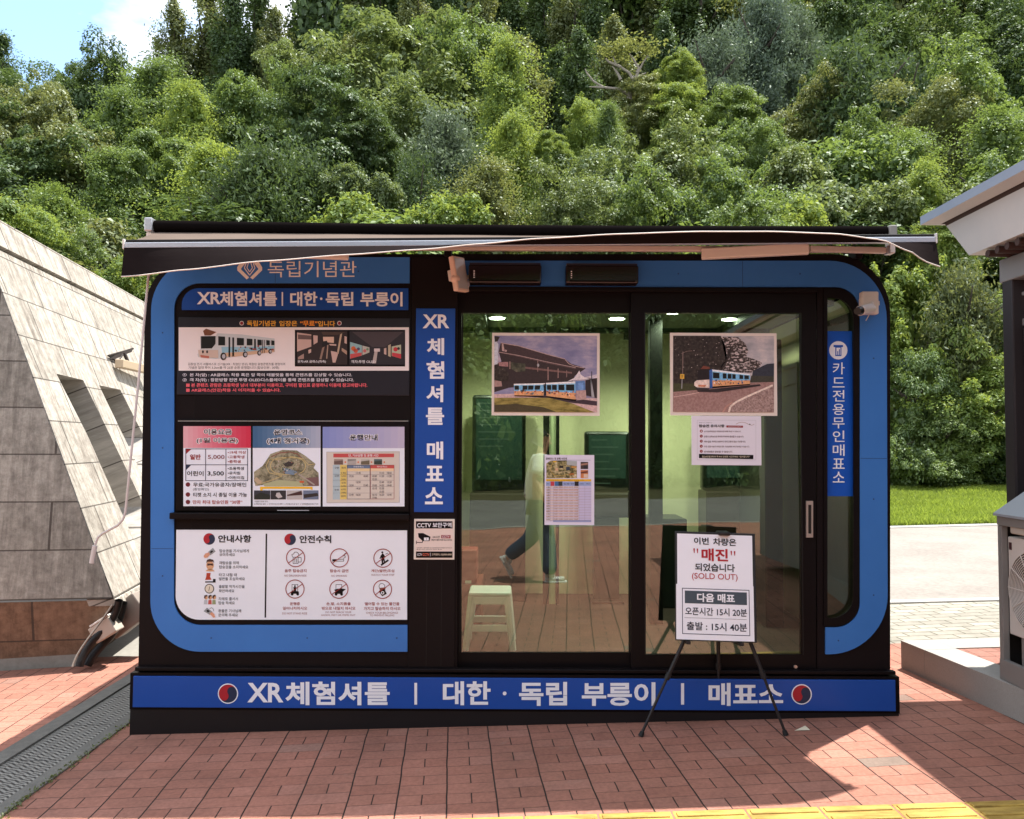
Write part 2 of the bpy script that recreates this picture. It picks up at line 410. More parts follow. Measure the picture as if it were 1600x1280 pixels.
def strip(name, x0, x1, y0, y1, h, mat):
    mb = MB(); n = 1
    mb.add([(x0, y0, gz(x0) + h), (x1, y0, gz(x1) + h), (x1, y1, gz(x1) + h), (x0, y1, gz(x0) + h),
            (x0, y0, gz(x0) - .06), (x1, y0, gz(x1) - .06), (x1, y1, gz(x1) - .06), (x0, y1, gz(x0) - .06)],
           [[0, 1, 2, 3], [0, 4, 5, 1], [1, 5, 6, 2], [2, 6, 7, 3], [3, 7, 4, 0]], mat)
    o = mb.build(name); o['kind'] = 'structure'; return o
strip('drain_channel', -2.5, -2.21, -11.4, 2.7, -0.006, M_)
CONC2 = granular('dark_kerb_concrete', (.11, .105, .09), (.24, .225, .20), 26, .5, 2.0)
strip('drain_kerb', -2.6, -2.5, -11.4, 2.7, 0.006, CONC2)
strip('drain_kerb', -2.21, -2.13, -11.4, 2.7, 0.008, CONC2)
# yellow tactile strip close to the camera
def tact_mat():
    g = G('yellow_tactile_tile'); n = g.noise(g.co(), 12, 6, .7)
    c = g.mix(n, (.40, .25, .05, 1), (.60, .42, .11, 1)); d = g.ramp(g.noise(g.map(g.co(), (1.5, 9, 1)), 3, 7, .75), (.38, (.5, .45, .4)), (.6, (1, 1, 1)))
    g.base(g.mix(1.0, c, d, 'MULTIPLY')); return g.set(.7, spec=.3)
te0, te1 = onG(800, 1275.5), onG(1600, 1249.5)
TM = tact_mat(); mb = MB()
for i in range(-22, 24):
    x0 = i * .3 + .06; x1 = x0 + .294
    yy_ = te0.y + (te1.y - te0.y) * (x0 - te0.x) / (te1.x - te0.x)
    M_ = Matrix.Translation((x0, yy_ - .004, gz(x0) - .004)) @ Matrix.Rotation(-math.atan(.0295), 4, 'Y') @ Matrix.Rotation(math.atan2(te1.y - te0.y, te1.x - te0.x), 4, 'Z')
    for j in range(1):
        y1 = 0.0; mb.rbox(0, .294, -.296, 0, -.03, .006, TM, .004, M_)
        for k in range(4):
            yy = -.037 - k * .074; mb.rbox(.012, .282, yy - .018, yy + .018, .004, .0115, TM, .004, M_)
o = mb.build('tactile_paving'); o['kind'] = 'structure'

def hill(x, y):
    t = y - 8.8
    z = gz(x) + 0.075 * min(max(t, 0), 4.5)
    k = 0.43 + 0.0012 * max(-45, min(60, x))
    u = max(0.0, y - 13.3)
    rise = k * (u * u / (u + 2.2)) if u > 0 else 0
    cap = k * 58
    rise = cap - math.log(1 + math.exp((cap - rise) / 3.0)) * 3.0 if rise > cap - 12 else rise
    return z + rise + (0.5 * math.sin(x * .31 + y * .17) + .35 * math.sin(x * .13 - y * .29)) * min(1, u / 6)
HY = 13.6 - (8.8 + 160) / 2
def hill_mat():
    g = G('forest_floor'); n = g.noise(g.co(), .8, 7, .7)
    yy = g.sep(g.co())[1]; dk = g.ramp(n, (.3, (.012, .016, .006)), (.55, (.03, .045, .012)), (.8, (.06, .07, .025))); gr = g.ramp(n, (.3, (.12, .16, .03)), (.7, (.20, .24, .05))); g.base(g.mix(g.math('LESS_THAN', g.math('ADD', yy, g.math('MULTIPLY', n, .8)), HY), gr, dk)); return g.set(.95, spec=.1)
xs = np.linspace(-130, 130, 105); ys = np.concatenate([[8.8, 10, 11.5, 13.3], np.linspace(15, 160, 70)])
mb = MB(); nx = len(xs)
mb.add([(x, y, hill(x, y)) for y in ys for x in xs],
       [[j * nx + i, j * nx + i + 1, (j + 1) * nx + i + 1, (j + 1) * nx + i] for j in range(len(ys) - 1) for i in range(nx - 1)], hill_mat())
o = mb.build('hillside'); o['kind'] = 'structure'
# ------------------------------------------------------------------ ticket kiosk
Yf = 0.0
K = thing('ticket_kiosk', (0.0, 0.0, gz(0)), 'black ticket kiosk with blue rounded trim and sliding glass doors', 'kiosk')
kx0 = onY(222, 760, 0).x; kx1 = onY(1391, 760, 0).x; kzt = onY(800, 396, 0).z; kzb = 0.255; DEP = 2.15
RAD_T = 88 * 4.4 / F
# front plate with door opening and side window
outer = [(216, 1052), (226, 490)] + arc(226 + 90, 397 + 90, 90, 180, 270, 12)[1:] + arc(1391 - 92, 397 + 92, 92, 270, 360, 12) + [(1391, 1052)]
door = [(714, 1047), (1277, 1047), (1277, 456), (714, 456)]
win = [(1289, 460), (1289, 971)] + arc(1336 - 36, 971 - 36, 36, 90, 0, 8) + arc(1336 - 36, 460 + 36, 36, 0, -90, 8)
mb = MB(); plateY([outer, door, win], 0.0, 0.06, BLK, mb); mb.build('front_panel', K)
# shell: side walls and roof as one bent sheet
prof = [(kx0, kzb)] + [(kx0, kzt - RAD_T)] + [(a, b) for a, b in arc(kx0 + RAD_T, kzt - RAD_T, RAD_T, 180, 90, 10)][1:] + arc(kx1 - RAD_T, kzt - RAD_T, RAD_T, 90, 0, 10) + [(kx1, kzb)]
def shell(off0, off1, y0, y1, mat):
    mb = MB(); cx = (kx0 + kx1) / 2; cz = 1.2
    def offp(p, o):
        x, z = p; sx = 1 if x < cx else -1
        r = RAD_T - o; ax = kx0 + RAD_T if x < cx else kx1 - RAD_T
        dx, dz = x - ax, z - (kzt - RAD_T)
        if dz > 0 and (dx * sx) < 0:
            q = math.hypot(dx, dz); return (ax + dx / q * r, kzt - RAD_T + dz / q * r)
        if dz > 0: return (x, z - o)
        return (x + o * sx, z)
    A = [offp(p, off0) for p in prof]; B = [offp(p, off1) for p in prof]; n = len(prof)
    vs = [(a, y0, b) for a, b in A] + [(a, y1, b) for a, b in A] + [(a, y0, b) for a, b in B] + [(a, y1, b) for a, b in B]
    fs = []
    for i in range(n - 1):
        fs += [[i, i + 1, n + i + 1, n + i], [2 * n + i + 1, 2 * n + i, 3 * n + i, 3 * n + i + 1],
               [i + 1, i, 2 * n + i, 2 * n + i + 1], [n + i, n + i + 1, 3 * n + i + 1, 3 * n + i]]
    mb.add(vs, fs, mat, False); return mb
shell(0.0, 0.05, 0.0605, DEP - .061, BLK).build('roof_and_side_walls', K)
mb = MB(); mb.box(kx0 + .02, kx1 - .02, DEP - .06, DEP, kzb, kzt - .12, BLK); mb.build('back_wall', K)
IV = flat((212, 206, 172), 0.7, .2); IV2 = flat((188, 196, 160), 0.7, .2); DKF = flat((52, 40, 36), .55)
mb = MB()
IZT = 2.39
mb.box(kx0 + .06, kx1 - .06, DEP - .10, DEP - .062, .30, IZT, IV)                       # inner back lining
mb.box(kx0 + .052, kx0 + .09, .07, DEP - .10, .30, IZT, IV); mb.box(kx1 - .09, kx1 - .052, .07, DEP - .10, .30, IZT, IV)
mb.build('interior_lining', K)
mb = MB(); mb.box(onY(700, 700, .1).x - .12, onY(700, 700, .1).x - .08, .07, DEP - .1, .302, IZT - .002, IV2); mb.build('partition_wall', K)
mb = MB(); mb.box(kx0 + .092, kx1 - .092, .062, DEP - .102, IZT, IZT + .04, flat((120, 124, 108), .7, .2))
for xx in (-.23, .30, .95, 1.62): mb.box(xx - .05, xx + .05, .07, DEP - .104, IZT - .05, IZT - .001, flat((34, 36, 30), .6))
for yy in (.52, 1.75): mb.box(kx0 + .1, kx1 - .1, yy - .03, yy + .03, IZT - .035, IZT - .0015, flat((34, 36, 30), .6))
mb.build('ceiling', K)
mb = MB(); mb.box(kx0 + .055, kx1 - .055, .062, DEP - .062, .22, .298, DKF); mb.build('floor', K)
LAMP = emis('downlight_glow', (1.0, .97, .88), 14.0)
for px, yy in ((776, 1.2), (964, 1.2), (1052, .92), (1141, 1.2)):
    xx = (px - 800) / F * (yy + 4.4); mb = MB(); mb.tube([(xx, yy, IZT - .001), (xx, yy, IZT - .012)], .062, flat((230, 230, 225), .4), 24)
    o = mb.build('downlight', K)
    mb = MB(); mb.tube([(xx, yy, IZT - .0125), (xx, yy, IZT - .016)], .052, LAMP, 24); mb.build('diffuser', o)
    ld = bpy.data.lights.new('downlight_lamp', 'SPOT'); ld.energy = 24; ld.spot_size = rad(150); ld.spot_blend = .6; ld.shadow_soft_size = .05; ld.color = (1, .95, .82)
    lo = bpy.data.objects.new('downlight_lamp', ld); COL.objects.link(lo); lo.parent = o; lo.location = Vector((xx, yy, IZT - .03)) - ORIG[o.name]
# door frame, sliding sashes
def sash(px0, px1, py0, py1, gx0, gx1, gy0, gy1, y, name, label):
    mb = MB(); plateY([[(px0, py0), (px1, py0), (px1, py1), (px0, py1)], [(gx0, gy0), (gx1, gy0), (gx1, gy1), (gx0, gy1)]], y, y + .034, BLK2, mb)
    a, b, c, d = rectY(gx0, gy0, gx1, gy1, y)
    for q in (a - .004, b - .002): mb.box(q, q + .006, y - .003, y - .0005, c, d, flat((14, 12, 12), .6))
    s = mb.build(name, K); s['label'] = label
    zc = (c + d) / 2; RT_ = Matrix.Translation((0, y + .018, zc)) @ Matrix.Rotation(rad(-.42), 4, 'X') @ Matrix.Translation((0, -y - .018, -zc))
    mb = MB(); mb.box(a - .01, b + .01, y + .0155, y + .0205, c - .01, d + .01, GLASS, RT_); mb.build('glass_pane', s)
    return s
s1 = sash(712, 1004, 457, 1046, 721, 983.5, 489, 1020, .045, 'sliding_door', 'left sliding glass door')
s2 = sash(986, 1275, 457, 1046, 1008, 1252, 489, 1023, .006, 'sliding_door', 'right sliding glass door with steel handle')
a, b, c, d = rectY(1260, 783, 1270.5, 840, .006); mb = MB()
HM = flat((205, 190, 180), .3, .5, .7)
plateY([[(1260, 783), (1270.5, 783), (1270.5, 840), (1260, 840)], [(1263, 789), (1268, 789), (1268, 834), (1263, 834)]], -.006, .005, HM, mb)
mb.box(a + .012, b - .012, -.0005, .004, c + .02, d - .02, flat((30, 26, 26), .5))
mb.build('handle', s2)
p = onY(1243, 1042, -.001); mb = MB(); mb.tube([(p.x, -.006, p.z), (p.x, .006, p.z)], .009, HM, 14); mb.build('lock', s2)
# door head and sill
a, b, c, d = rectY(712, 1046, 1279, 1054, -.02); mb = MB(); mb.rbox(kx0 + .0, kx1 - .0, -.035, -.001, .262, .282, BLK2, .004); mb.build('sill_strip', K)
mb = MB(); a, b, c, d = rectY(722, 449, 1276, 456, -.015); mb.rbox(a, b, -.022, -.001, c, d, BLK2, .004); mb.build('door_head_trim', K)
# side window
mb = MB(); a, b, c, d = rectY(1284, 455, 1341, 976, .03); mb.box(a, b, .024, .030, c, d, GLASS); mb.build('side_window', K)
wi = [(1287.5, 458.5), (1287.5, 972.5)] + arc(1337.5 - 36, 972.5 - 36, 36, 90, 0, 8) + arc(1337.5 - 36, 458.5 + 36, 36, 0, -90, 8)
wo = [(1287.5, 451), (1287.5, 979)] + arc(1343 - 38, 979 - 38, 38, 90, 0, 8) + arc(1343 - 38, 451 + 38, 38, 0, -90, 8)
win2 = [(1293, 465), (1293, 966)] + arc(1334 - 34, 966 - 34, 34, 90, 0, 8) + arc(1334 - 34, 465 + 34, 34, 0, -90, 8)
mb = MB(); plateY([wo, win2], -.012, -.0008, BLK2, mb); mb.build('window_frame', K)
# blue trim
cl = [(640, 402)] + arc(236 + 84, 402 + 84, 84, 270, 180, 14) + arc(235 + 78, 1018.5 - 78, 78, 180, 90, 14) + [(636.5, 1018.5), (636.5, 977)] + arc(271.5 + 41, 977 - 41, 41, 90, 180, 10) + arc(272 + 40, 442.5 + 40, 40, 180, 270, 10) + [(640, 442.5)]
mb = MB(); plateY([cl], -.010, -.0006, BLUE, mb); tl = mb.build('blue_trim', K)
cr_ = [(722, 407.5)] + arc(1385.5 - 90, 407.5 + 90, 90, 270, 360, 14) + arc(1387 - 92, 1022.5 - 92, 92, 0, 90, 14) + [(1290, 1022.5), (1290, 980.5)] + arc(1343.5 - 38, 980.5 - 38, 38, 90, 0, 10) + arc(1343.5 - 38, 448.5 + 38, 38, 0, -90, 10) + [(722, 448.5)]
mb = MB(); plateY([cr_], -.010, -.0006, BLUE, mb); mb.build('blue_trim', K)
sm_ = flat((36, 66, 112), .6)
for (x0, y0, x1, y1) in ((236.5, 857, 271, 857.8), (1344.5, 716, 1385.5, 716.8), (430, 403, 430.7, 442), (1160, 408.5, 1160.7, 448)):
    a, b, c, d = rectY(x0, y0, x1, y1, -.0102); mb = MB(); mb.box(a, b, -.0103, -.0099, c, d, sm_); mb.build('panel_seam', tl)
for (x, y) in ((254, 520), (254, 700), (254, 900), (330, 997), (480, 997), (620, 997), (1365, 560), (1365, 780), (1365, 930), (1310, 1001), (560, 424), (1060, 428), (1250, 428)):
    p = onY(x, y, -.0102); mb = MB(); mb.tube([(p.x, -.0098, p.z), (p.x, -.0112, p.z)], .0042, sm_, 10); mb.build('screw', tl)
# thin black edging outside the trim
def edging(lo, li):
    mb = MB(); plateY([lo, li], -.006, -.0004, BLK2, mb); mb.build('trim_edging', K)
# pillar between the boards and the doors
a, b, c, d = rectY(641, 402, 713, 1045, -.006); mb = MB()
mb.rbox(a, b, -.0075, -.0005, c, d, BLK, .003)
for q in (667, 690):
    x = onY(q, 930, 0).x; z1 = onY(q, 880, 0).z; mb.box(x - .0015, x + .0015, -.0085, -.0077, c + .01, z1, flat((14, 11, 12), .6))
mb.build('pillar_cover', K)
# boards recess frame on the left and the ledge
mb = MB()
a, b, c, d = rectY(273, 446, 641, 976, -.004); mb.rbox(a + .1, b, -.0055, -.0005, c + .02, d - .03, BLK2, .002)
mb.build('board_backing', K)
a, b, c, d = rectY(266, 802, 640, 812, -.03); mb = MB(); mb.rbox(a, b, -.045, -.006, c, d, BLK2, .005); mb.build('ledge', K)
# base frame and skirt
mb = MB(); mb.box(kx0 - .02, kx1 + .015, -.04, DEP + .02, .060, .2535, BLK2); mb.build('base_frame', K)
mb = MB(); sk = flat((18, 15, 18), .5)
for x0, x1, y0, y1 in ((kx0 - .018, kx1 + .012, -.036, -.02), (kx0 - .018, kx0, -.02, DEP), (kx1 - .004, kx1 + .012, -.02, DEP), (kx0, kx1 - .004, DEP - .016, DEP)):
    mb.add([(x0, y0, gz(x0) - .01), (x1, y0, gz(x1) - .01), (x1, y1, gz(x1) - .01), (x0, y1, gz(x0) - .01), (x0, y0, .0598), (x1, y0, .0598), (x1, y1, .0598), (x0, y1, .0598)],
           [[0, 3, 2, 1], [4, 5, 6, 7], [0, 1, 5, 4], [1, 2, 6, 5], [2, 3, 7, 6], [3, 0, 4, 7]], sk)
mb.build('skirt', K)

# logo and name on the upper trim
LG = flat((246, 238, 230), .45)
sg = Sign(y=-.0105)
for s_ in (1, -1):
    q = lambda a, b: (360 + .1875 * (161 + s_ * (a - 161)), 395 + .1875 * b)
    pt = [q(95, 60), q(128, 84), q(90, 132), q(92, 142), q(157, 207), q(136, 223), q(58, 148), q(57, 122)]
    sg.poly(pt if s_ > 0 else pt[::-1], LG)
    sg.path([q(134, 78), q(117, 128), q(161, 188)], 1.5, LG, 1); sg.path([q(152, 82), q(138, 126), q(161, 160)], 1.3, LG, 1)
sg.text('독립기념관', 418.5, 408, 557, 433.5, LG, 2, .0)
sg.done(tl)

# ------------------------------------------------------------------ signs of the kiosk
def sign_root(name, x0, y0, x1, y1, yf, t, mat, label, cat='sign', group=None, r=.002):
    a, b, c, d = rectY(x0, y0, x1, y1, yf); mb = MB(); mb.rbox(a, b, yf, yf + t, c, d, mat, r)
    return tag(mb.build(name), label, cat, group)
# header
hp = [(638, 450.5), (638, 484.5), (284, 484.5), (284, 478)] + arc(284 + 26, 450.5 + 26, 26, 180, 270, 8)
mb = MB(); plateY([hp[::-1]], -.012, -.0057, DEEP, mb); o = tag(mb.build('header_sign'), 'dark blue header sign with white lettering under the upper blue trim', 'sign')
sg = Sign(y=-.0122); T = lambda b, *a, **k: sg.text(b, *a, LETTER, 2, k.get('bold', .028))
T('XR', 308, 456.5, 345, 475.5); T('체험셔틀', 343.5, 455.5, 433, 478.5); sg.rect(440.2, 456.5, 442.4, 478, LETTER, 2); T('대한', 453.5, 456, 496, 478.5); sg.disc(502, 467, 2.0, LETTER, 2); T('독립', 509, 456.5, 552, 478.5); T('부릉이', 563, 456.5, 629, 479)
sg.done(o)
# base banner
o = sign_root('base_banner', 207.5, 1060, 1399.5, 1108.5, -.052, .0115, DEEP, 'long dark blue banner with white lettering along the kiosk base')
sg = Sign(y=-.0522)
T('XR', 386.5, 1067, 443, 1097.5); T('체험셔틀', 446, 1065, 609, 1102); sg.rect(647.5, 1067, 651.8, 1101, LETTER, 2); T('대한', 692, 1064.5, 766.5, 1102); sg.disc(788.5, 1083.5, 3, LETTER, 2)
T('독립', 811, 1065.5, 886, 1103); T('부릉이', 909, 1066, 1024, 1103); sg.rect(1064, 1067.5, 1068.8, 1101, LETTER, 2); T('매표소', 1107, 1067, 1223.5, 1103)
sg.taeguk(356.3, 1083.8, 14.2, RED, NAVY, 2, 32, LETTER); sg.taeguk(1252.5, 1085, 14.2, RED, NAVY, 2, 32, LETTER); sg.done(o)
# vertical sign on the pillar
o = sign_root('vertical_sign', 648.5, 482, 710, 800.5, -.0135, .0055, DEEP, 'tall dark blue vertical sign with white lettering on the black pillar')
sg = Sign(y=-.0137)
T('XR', 660.5, 491.5, 702, 513)
for ch, x0, y0, x1, y1 in (('체', 667, 528.5, 694, 555), ('험', 666.5, 564.5, 694, 592), ('셔', 666, 601.5, 692.5, 628.5), ('틀', 665.5, 637, 694, 664), ('매', 667, 690, 692.5, 718), ('표', 665, 728, 693, 752), ('소', 664, 761.5, 692, 788)): T(ch, x0, y0, x1, y1)
sg.done(o)
# film on the side window
o = sign_root('window_sign', 1290, 517.5, 1333, 775.5, .0215, .0025, MIDB, 'bright blue vertical sign with white lettering on the narrow side window', r=.0005)
sg = Sign(y=.0213); sg.disc(1309.8, 547.5, 14.3, LETTER, 1)
sg.rect(1302.3, 539.3, 1317, 542.6, MIDB, 2); sg.rect(1305, 542.6, 1314.6, 556.5, MIDB, 2); sg.rect(1306.6, 543.5, 1313, 554.8, LETTER, 3); sg.rect(1308, 549, 1309.4, 554.8, MIDB, 4); sg.rect(1310.6, 546, 1312, 554.8, MIDB, 4)
for i, ch in enumerate('카드전용무인매표소'):
    y0 = (566.5, 590, 609.5, 631, 652.5, 673, 694.5, 716.5, 737)[i]; y1 = (585, 605.5, 627.5, 648.5, 669.5, 690.5, 712.5, 732.5, 754)[i]
    T(ch, 1301 if ch not in '드무' else 1300.5, y0, 1319.5, y1, bold=.006)
sg.done(o)
# CCTV plate
o = sign_root('notice_plate', 646.8, 811, 710.2, 874.5, -.0105, .0028, OFFW, 'small white CCTV notice plate on the black pillar')
sg = Sign(y=-.0107); PINK = flat((234, 216, 208), .5)
sg.rect(649.6, 814, 707.5, 871.8, PINK, 1); sg.rect(650, 814.6, 707, 825.8, BLACK, 2); sg.text('CCTV', 651.8, 817.5, 673.5, 824.2, LETTER, 3, .02); sg.text('보안구역', 676, 816.6, 705.5, 824.3, LETTER, 3, .02)
sg.poly([(653.2, 833.2), (661, 833), (672.8, 838.8), (671, 845.5), (660.5, 845.5), (654, 839.5)][::-1], BLACK, 2); sg.rect(662.6, 840, 670, 844.6, LETTER, 3); sg.disc(666.6, 842.2, .7, INK, 4)
sg.line(650.6, 847.6, 660, 847.6, 1.1, INK, 2); sg.line(650.6, 845, 650.6, 850.2, .9, INK, 2); sg.line(660, 847.8, 660.4, 844, 1.2, INK, 2)
sg.text('24시간', 676, 837.2, 687.5, 841, INK, 3); sg.rect(689.5, 836.2, 704, 841.2, DKRED, 2); sg.text('CCTV', 691, 837, 702.5, 840.4, LETTER, 3)
sg.text('영상이 촬영 녹화 되고 있어요', 674.2, 842.2, 706, 845.2, INK, 3)
sg.text('설치목적 : 범죄예방 및 시설안전관리 책임자 관리소장', 651, 855.2, 706, 857, INK, 3, 0); sg.text('촬영시간 24시간 연속 촬영', 651, 857.8, 690, 859.4, INK, 3, 0)
sg.rect(650, 861.8, 707, 871.6, BLACK, 2); sg.text('CCTV', 652, 864.8, 659.5, 868.4, LETTER, 3); sg.text('CCTV', 660.5, 864.6, 671, 868.6, flat((240, 120, 96), .5), 3, .02); sg.rect(672.2, 863.6, 672.7, 869.4, LETTER, 3); sg.text('고객센터, 02)000-0000', 674.5, 864.6, 706, 868.8, flat((230, 214, 190), .5), 3, .01)
sg.done(o)

# ---- information board with the shuttle
PANEL = flat((30, 27, 38), .4)
o = sign_root('information_board', 277.5, 496.5, 640, 617.5, -.0105, .0045, PANEL, 'dark board with the shuttle picture and yellow heading', 'sign')
sg = Sign(y=-.0107); PKW = flat((242, 234, 234), .45); GOLD = flat((240, 176, 60), .5); LR = flat((236, 100, 112), .5); LT = flat((232, 228, 238), .5)
sg.text('독립기념관', 386, 501, 431.5, 510, GOLD, 2, .02); sg.text('입장은', 436.5, 501.2, 464.5, 510, GOLD, 2, .02); sg.text('“무료”', 469, 501.4, 496.3, 510.2, flat((244, 150, 40), .5), 2, .03); sg.text('입니다', 497, 501.6, 523.6, 510.4, GOLD, 2, .02)
for cx in (377.7, 530.4): sg.ring(cx, 505.2, 2.6, 3.4, PKW, 1); sg.disc(cx, 505.2, 2.4, DKRED, 2)
sg.rect(279.3, 511.6, 639, 579.3, PKW, 1)
Z = lambda a, b: (270 + a * .11875, 490 + b * .11875)
def zp(pts, m, l): sg.poly([Z(*q) for q in pts][::-1], m, l)
BODY = flat((206, 212, 214), .5); AQUA = flat((150, 196, 214), .5); DKW = flat((34, 34, 36), .3); SAND = flat((214, 180, 150), .5); TYRE = flat((46, 40, 40), .6)
zp([(360, 300), (565, 295), (590, 260), (900, 275), (1340, 330), (1345, 505), (780, 575), (560, 600), (335, 575), (325, 540), (370, 460)], BODY, 2)
zp([(640, 440), (1000, 440), (1335, 430), (1335, 460), (1000, 500), (650, 520)], AQUA, 3)
zp([(400, 230), (440, 200), (575, 245), (500, 290), (420, 290)], flat((120, 72, 44), .5), 3)
zp([(372, 300), (565, 297), (563, 400), (515, 460), (372, 462)], DKW, 3)
for q in ((600, 300, 690, 420), (845, 320, 938, 420), (975, 330, 1050, 420), (1115, 342, 1172, 420), (1232, 350, 1278, 418), (1298, 354, 1340, 418)): zp([(q[0], q[1]), (q[2], q[1] + 6), (q[2], q[3]), (q[0], q[3])], DKW, 4)
for q in ((735, 312, 757, 572), (785, 316, 808, 566), (1072, 336, 1095, 480), (1180, 346, 1190, 525), (1205, 348, 1213, 522)): zp([(q[0], q[1]), (q[2], q[1]), (q[2], q[3]), (q[0], q[3])], DKW, 4)
zp([(650, 520), (1000, 500), (1340, 470), (1340, 505), (1000, 545), (800, 570), (640, 560)], SAND, 4)
for i in range(26):
    random.seed(i); a = 820 + i * 20 + random.uniform(-8, 8); b = 470 + random.uniform(-28, 30) - i * .8
    sg.disc(*Z(a, b), random.uniform(.6, 1.9), flat(random.choice([(90, 50, 50), (160, 70, 60), (60, 70, 90), (40, 36, 40), (200, 150, 90), (180, 190, 190)]), .5), 5, 8)
for a, b, r in ((668, 565, 6.0), (955, 540, 4.8), (1140, 520, 4.2), (1283, 500, 3.6)): sg.disc(*Z(a, b), r * .78, TYRE, 5, 20, r); sg.disc(*Z(a + 6, b), r * .45, LGREY, 6, 16, r * .6)
zp([(335, 480), (600, 480), (600, 585), (345, 570)], flat((212, 190, 176), .5), 4); zp([(365, 545), (480, 560), (480, 590), (370, 578)], flat((190, 110, 90), .5), 5)
for a in (400, 455): sg.disc(*Z(a, 505), 1.5, INK, 6, 10, 2.4)
sg.text('김종업 전기 셔틀버스로 신기술(XR · 최첨단 영상) 복합된 융합콘텐츠를 경험하며', 294, 567, 445.5, 571.8, INK, 2, 0); sg.text('기념관 일대 투어 3.2km를 약 25분 순환 운행합니다 (탑승인원 : 30명)', 294.5, 572.4, 436, 577.4, INK, 2, 0)
sg.rect(460.8, 515.6, 633, 572.8, BLACK, 2)
Y2 = lambda a, b: (450 + a * .121875, 490 + b * .121875)
def yp(pts, m, l): sg.poly([Y2(*q) for q in pts][::-1], m, l)
D1 = flat((48, 36, 36), .5); D2 = flat((78, 60, 52), .5); P1 = flat((206, 176, 166), .5)
yp([(115, 230), (760, 230), (760, 655), (115, 655)], D1, 3); yp([(430, 235), (740, 240), (640, 275), (450, 280)], D2, 4)
yp([(118, 245), (300, 270), (300, 425), (118, 490)], P1, 4); yp([(130, 270), (300, 285), (300, 335), (130, 330)], flat((110, 90, 86), .5), 5); yp([(325, 280), (382, 285), (380, 370), (330, 400)], P1, 4)
yp([(450, 300), (590, 300), (590, 378), (455, 365)], flat((224, 190, 170), .5), 4); yp([(530, 390), (620, 395), (620, 415), (540, 410)], P1, 5); yp([(670, 270), (696, 255), (650, 520), (630, 505)], flat((200, 176, 150), .5), 5)
yp([(550, 480), (650, 500), (610, 630), (575, 630)], P1, 5); yp([(455, 380), (480, 390), (430, 590), (405, 585)], flat((150, 124, 110), .5), 4); yp([(505, 400), (520, 400), (505, 580), (490, 580)], flat((170, 146, 130), .5), 4)
yp([(725, 290), (755, 300), (755, 390), (725, 380)], P1, 4); yp([(690, 440), (755, 480), (755, 530), (690, 480)], flat((180, 150, 130), .5), 4); yp([(130, 560), (205, 515), (205, 580), (130, 590)], flat((170, 140, 130), .5), 4); yp([(262, 470), (298, 455), (298, 500), (265, 515)], P1, 4)
yp([(440, 360), (500, 350), (520, 400), (440, 440)], flat((30, 24, 26), .5), 5)
D3 = flat((44, 40, 46), .5)
yp([(790, 230), (1490, 230), (1490, 655), (790, 655)], D3, 3); yp([(820, 235), (1480, 235), (1250, 430), (1080, 430)], flat((74, 64, 68), .5), 4)
yp([(797, 365), (950, 410), (948, 540), (797, 580)], flat((150, 190, 196), .5), 4); yp([(955, 412), (1045, 435), (1045, 500), (955, 535)], flat((190, 190, 180), .5), 4); yp([(1330, 425), (1450, 400), (1450, 580), (1330, 545)], flat((190, 196, 170), .5), 4)
yp([(800, 520), (945, 500), (945, 540), (800, 580)], flat((206, 84, 84), .5), 5); yp([(1335, 500), (1450, 520), (1450, 580), (1335, 545)], flat((200, 66, 76), .5), 5)
for a, b, r, c in ((840, 450, 3.6, (220, 110, 60)), (870, 480, 3.4, (214, 90, 70)), (905, 455, 2.4, (90, 80, 110)), (985, 480, 2.6, (200, 110, 110)), (1380, 460, 3.4, (200, 60, 70)), (1418, 450, 2.2, (50, 40, 46)), (1020, 460, 2, (120, 150, 120))): sg.disc(*Y2(a, b), r, flat(c, .5), 6, 12)
yp([(1105, 450), (1180, 450), (1180, 490), (1105, 490)], flat((220, 206, 206), .5), 5); yp([(1110, 490), (1150, 490), (1130, 640), (1080, 640)], flat((190, 176, 170), .5), 5); yp([(1285, 410), (1318, 395), (1318, 560), (1285, 545)], flat((190, 176, 150), .5), 5); yp([(1232, 450), (1262, 440), (1262, 530), (1232, 520)], P1, 5)
sg.text('본차:AR 글래스(좌측)', 465.5, 563, 509.5, 567.8, LETTER, 7, .01); sg.text('객차:투명 OLED', 549, 563, 587, 567.8, LETTER, 7, .01)
sg.text('①  본 차(앞) : AR글래스 착용 혹은 앞 쪽의 태블릿을 통해 콘텐츠를 감상할 수 있습니다.', 285.5, 583.2, 550, 589.2, LT, 2, .016)
sg.text('②  객 차(뒤) : 창문방향 전면 투명 OLED디스플레이를 통해 콘텐츠를 감상할 수 있습니다.', 285.5, 591, 553, 597.2, LT, 2, .016)
sg.rect(291, 599.6, 296.5, 604.6, LR, 2); sg.text('본 콘텐츠 관람은 초등학생 남녀 대부분이 이용하고, 구비된 할인표 운영하니 이용에 참고바랍니다.', 299, 598.8, 574, 605.4, LR, 2, .03)
sg.rect(291, 607.4, 296.5, 612.4, LR, 2); sg.text('AR글래스(안경)착용 시 어지러울 수 있습니다.', 299, 607, 438.5, 613.2, LR, 2, .03)
sg.done(o)

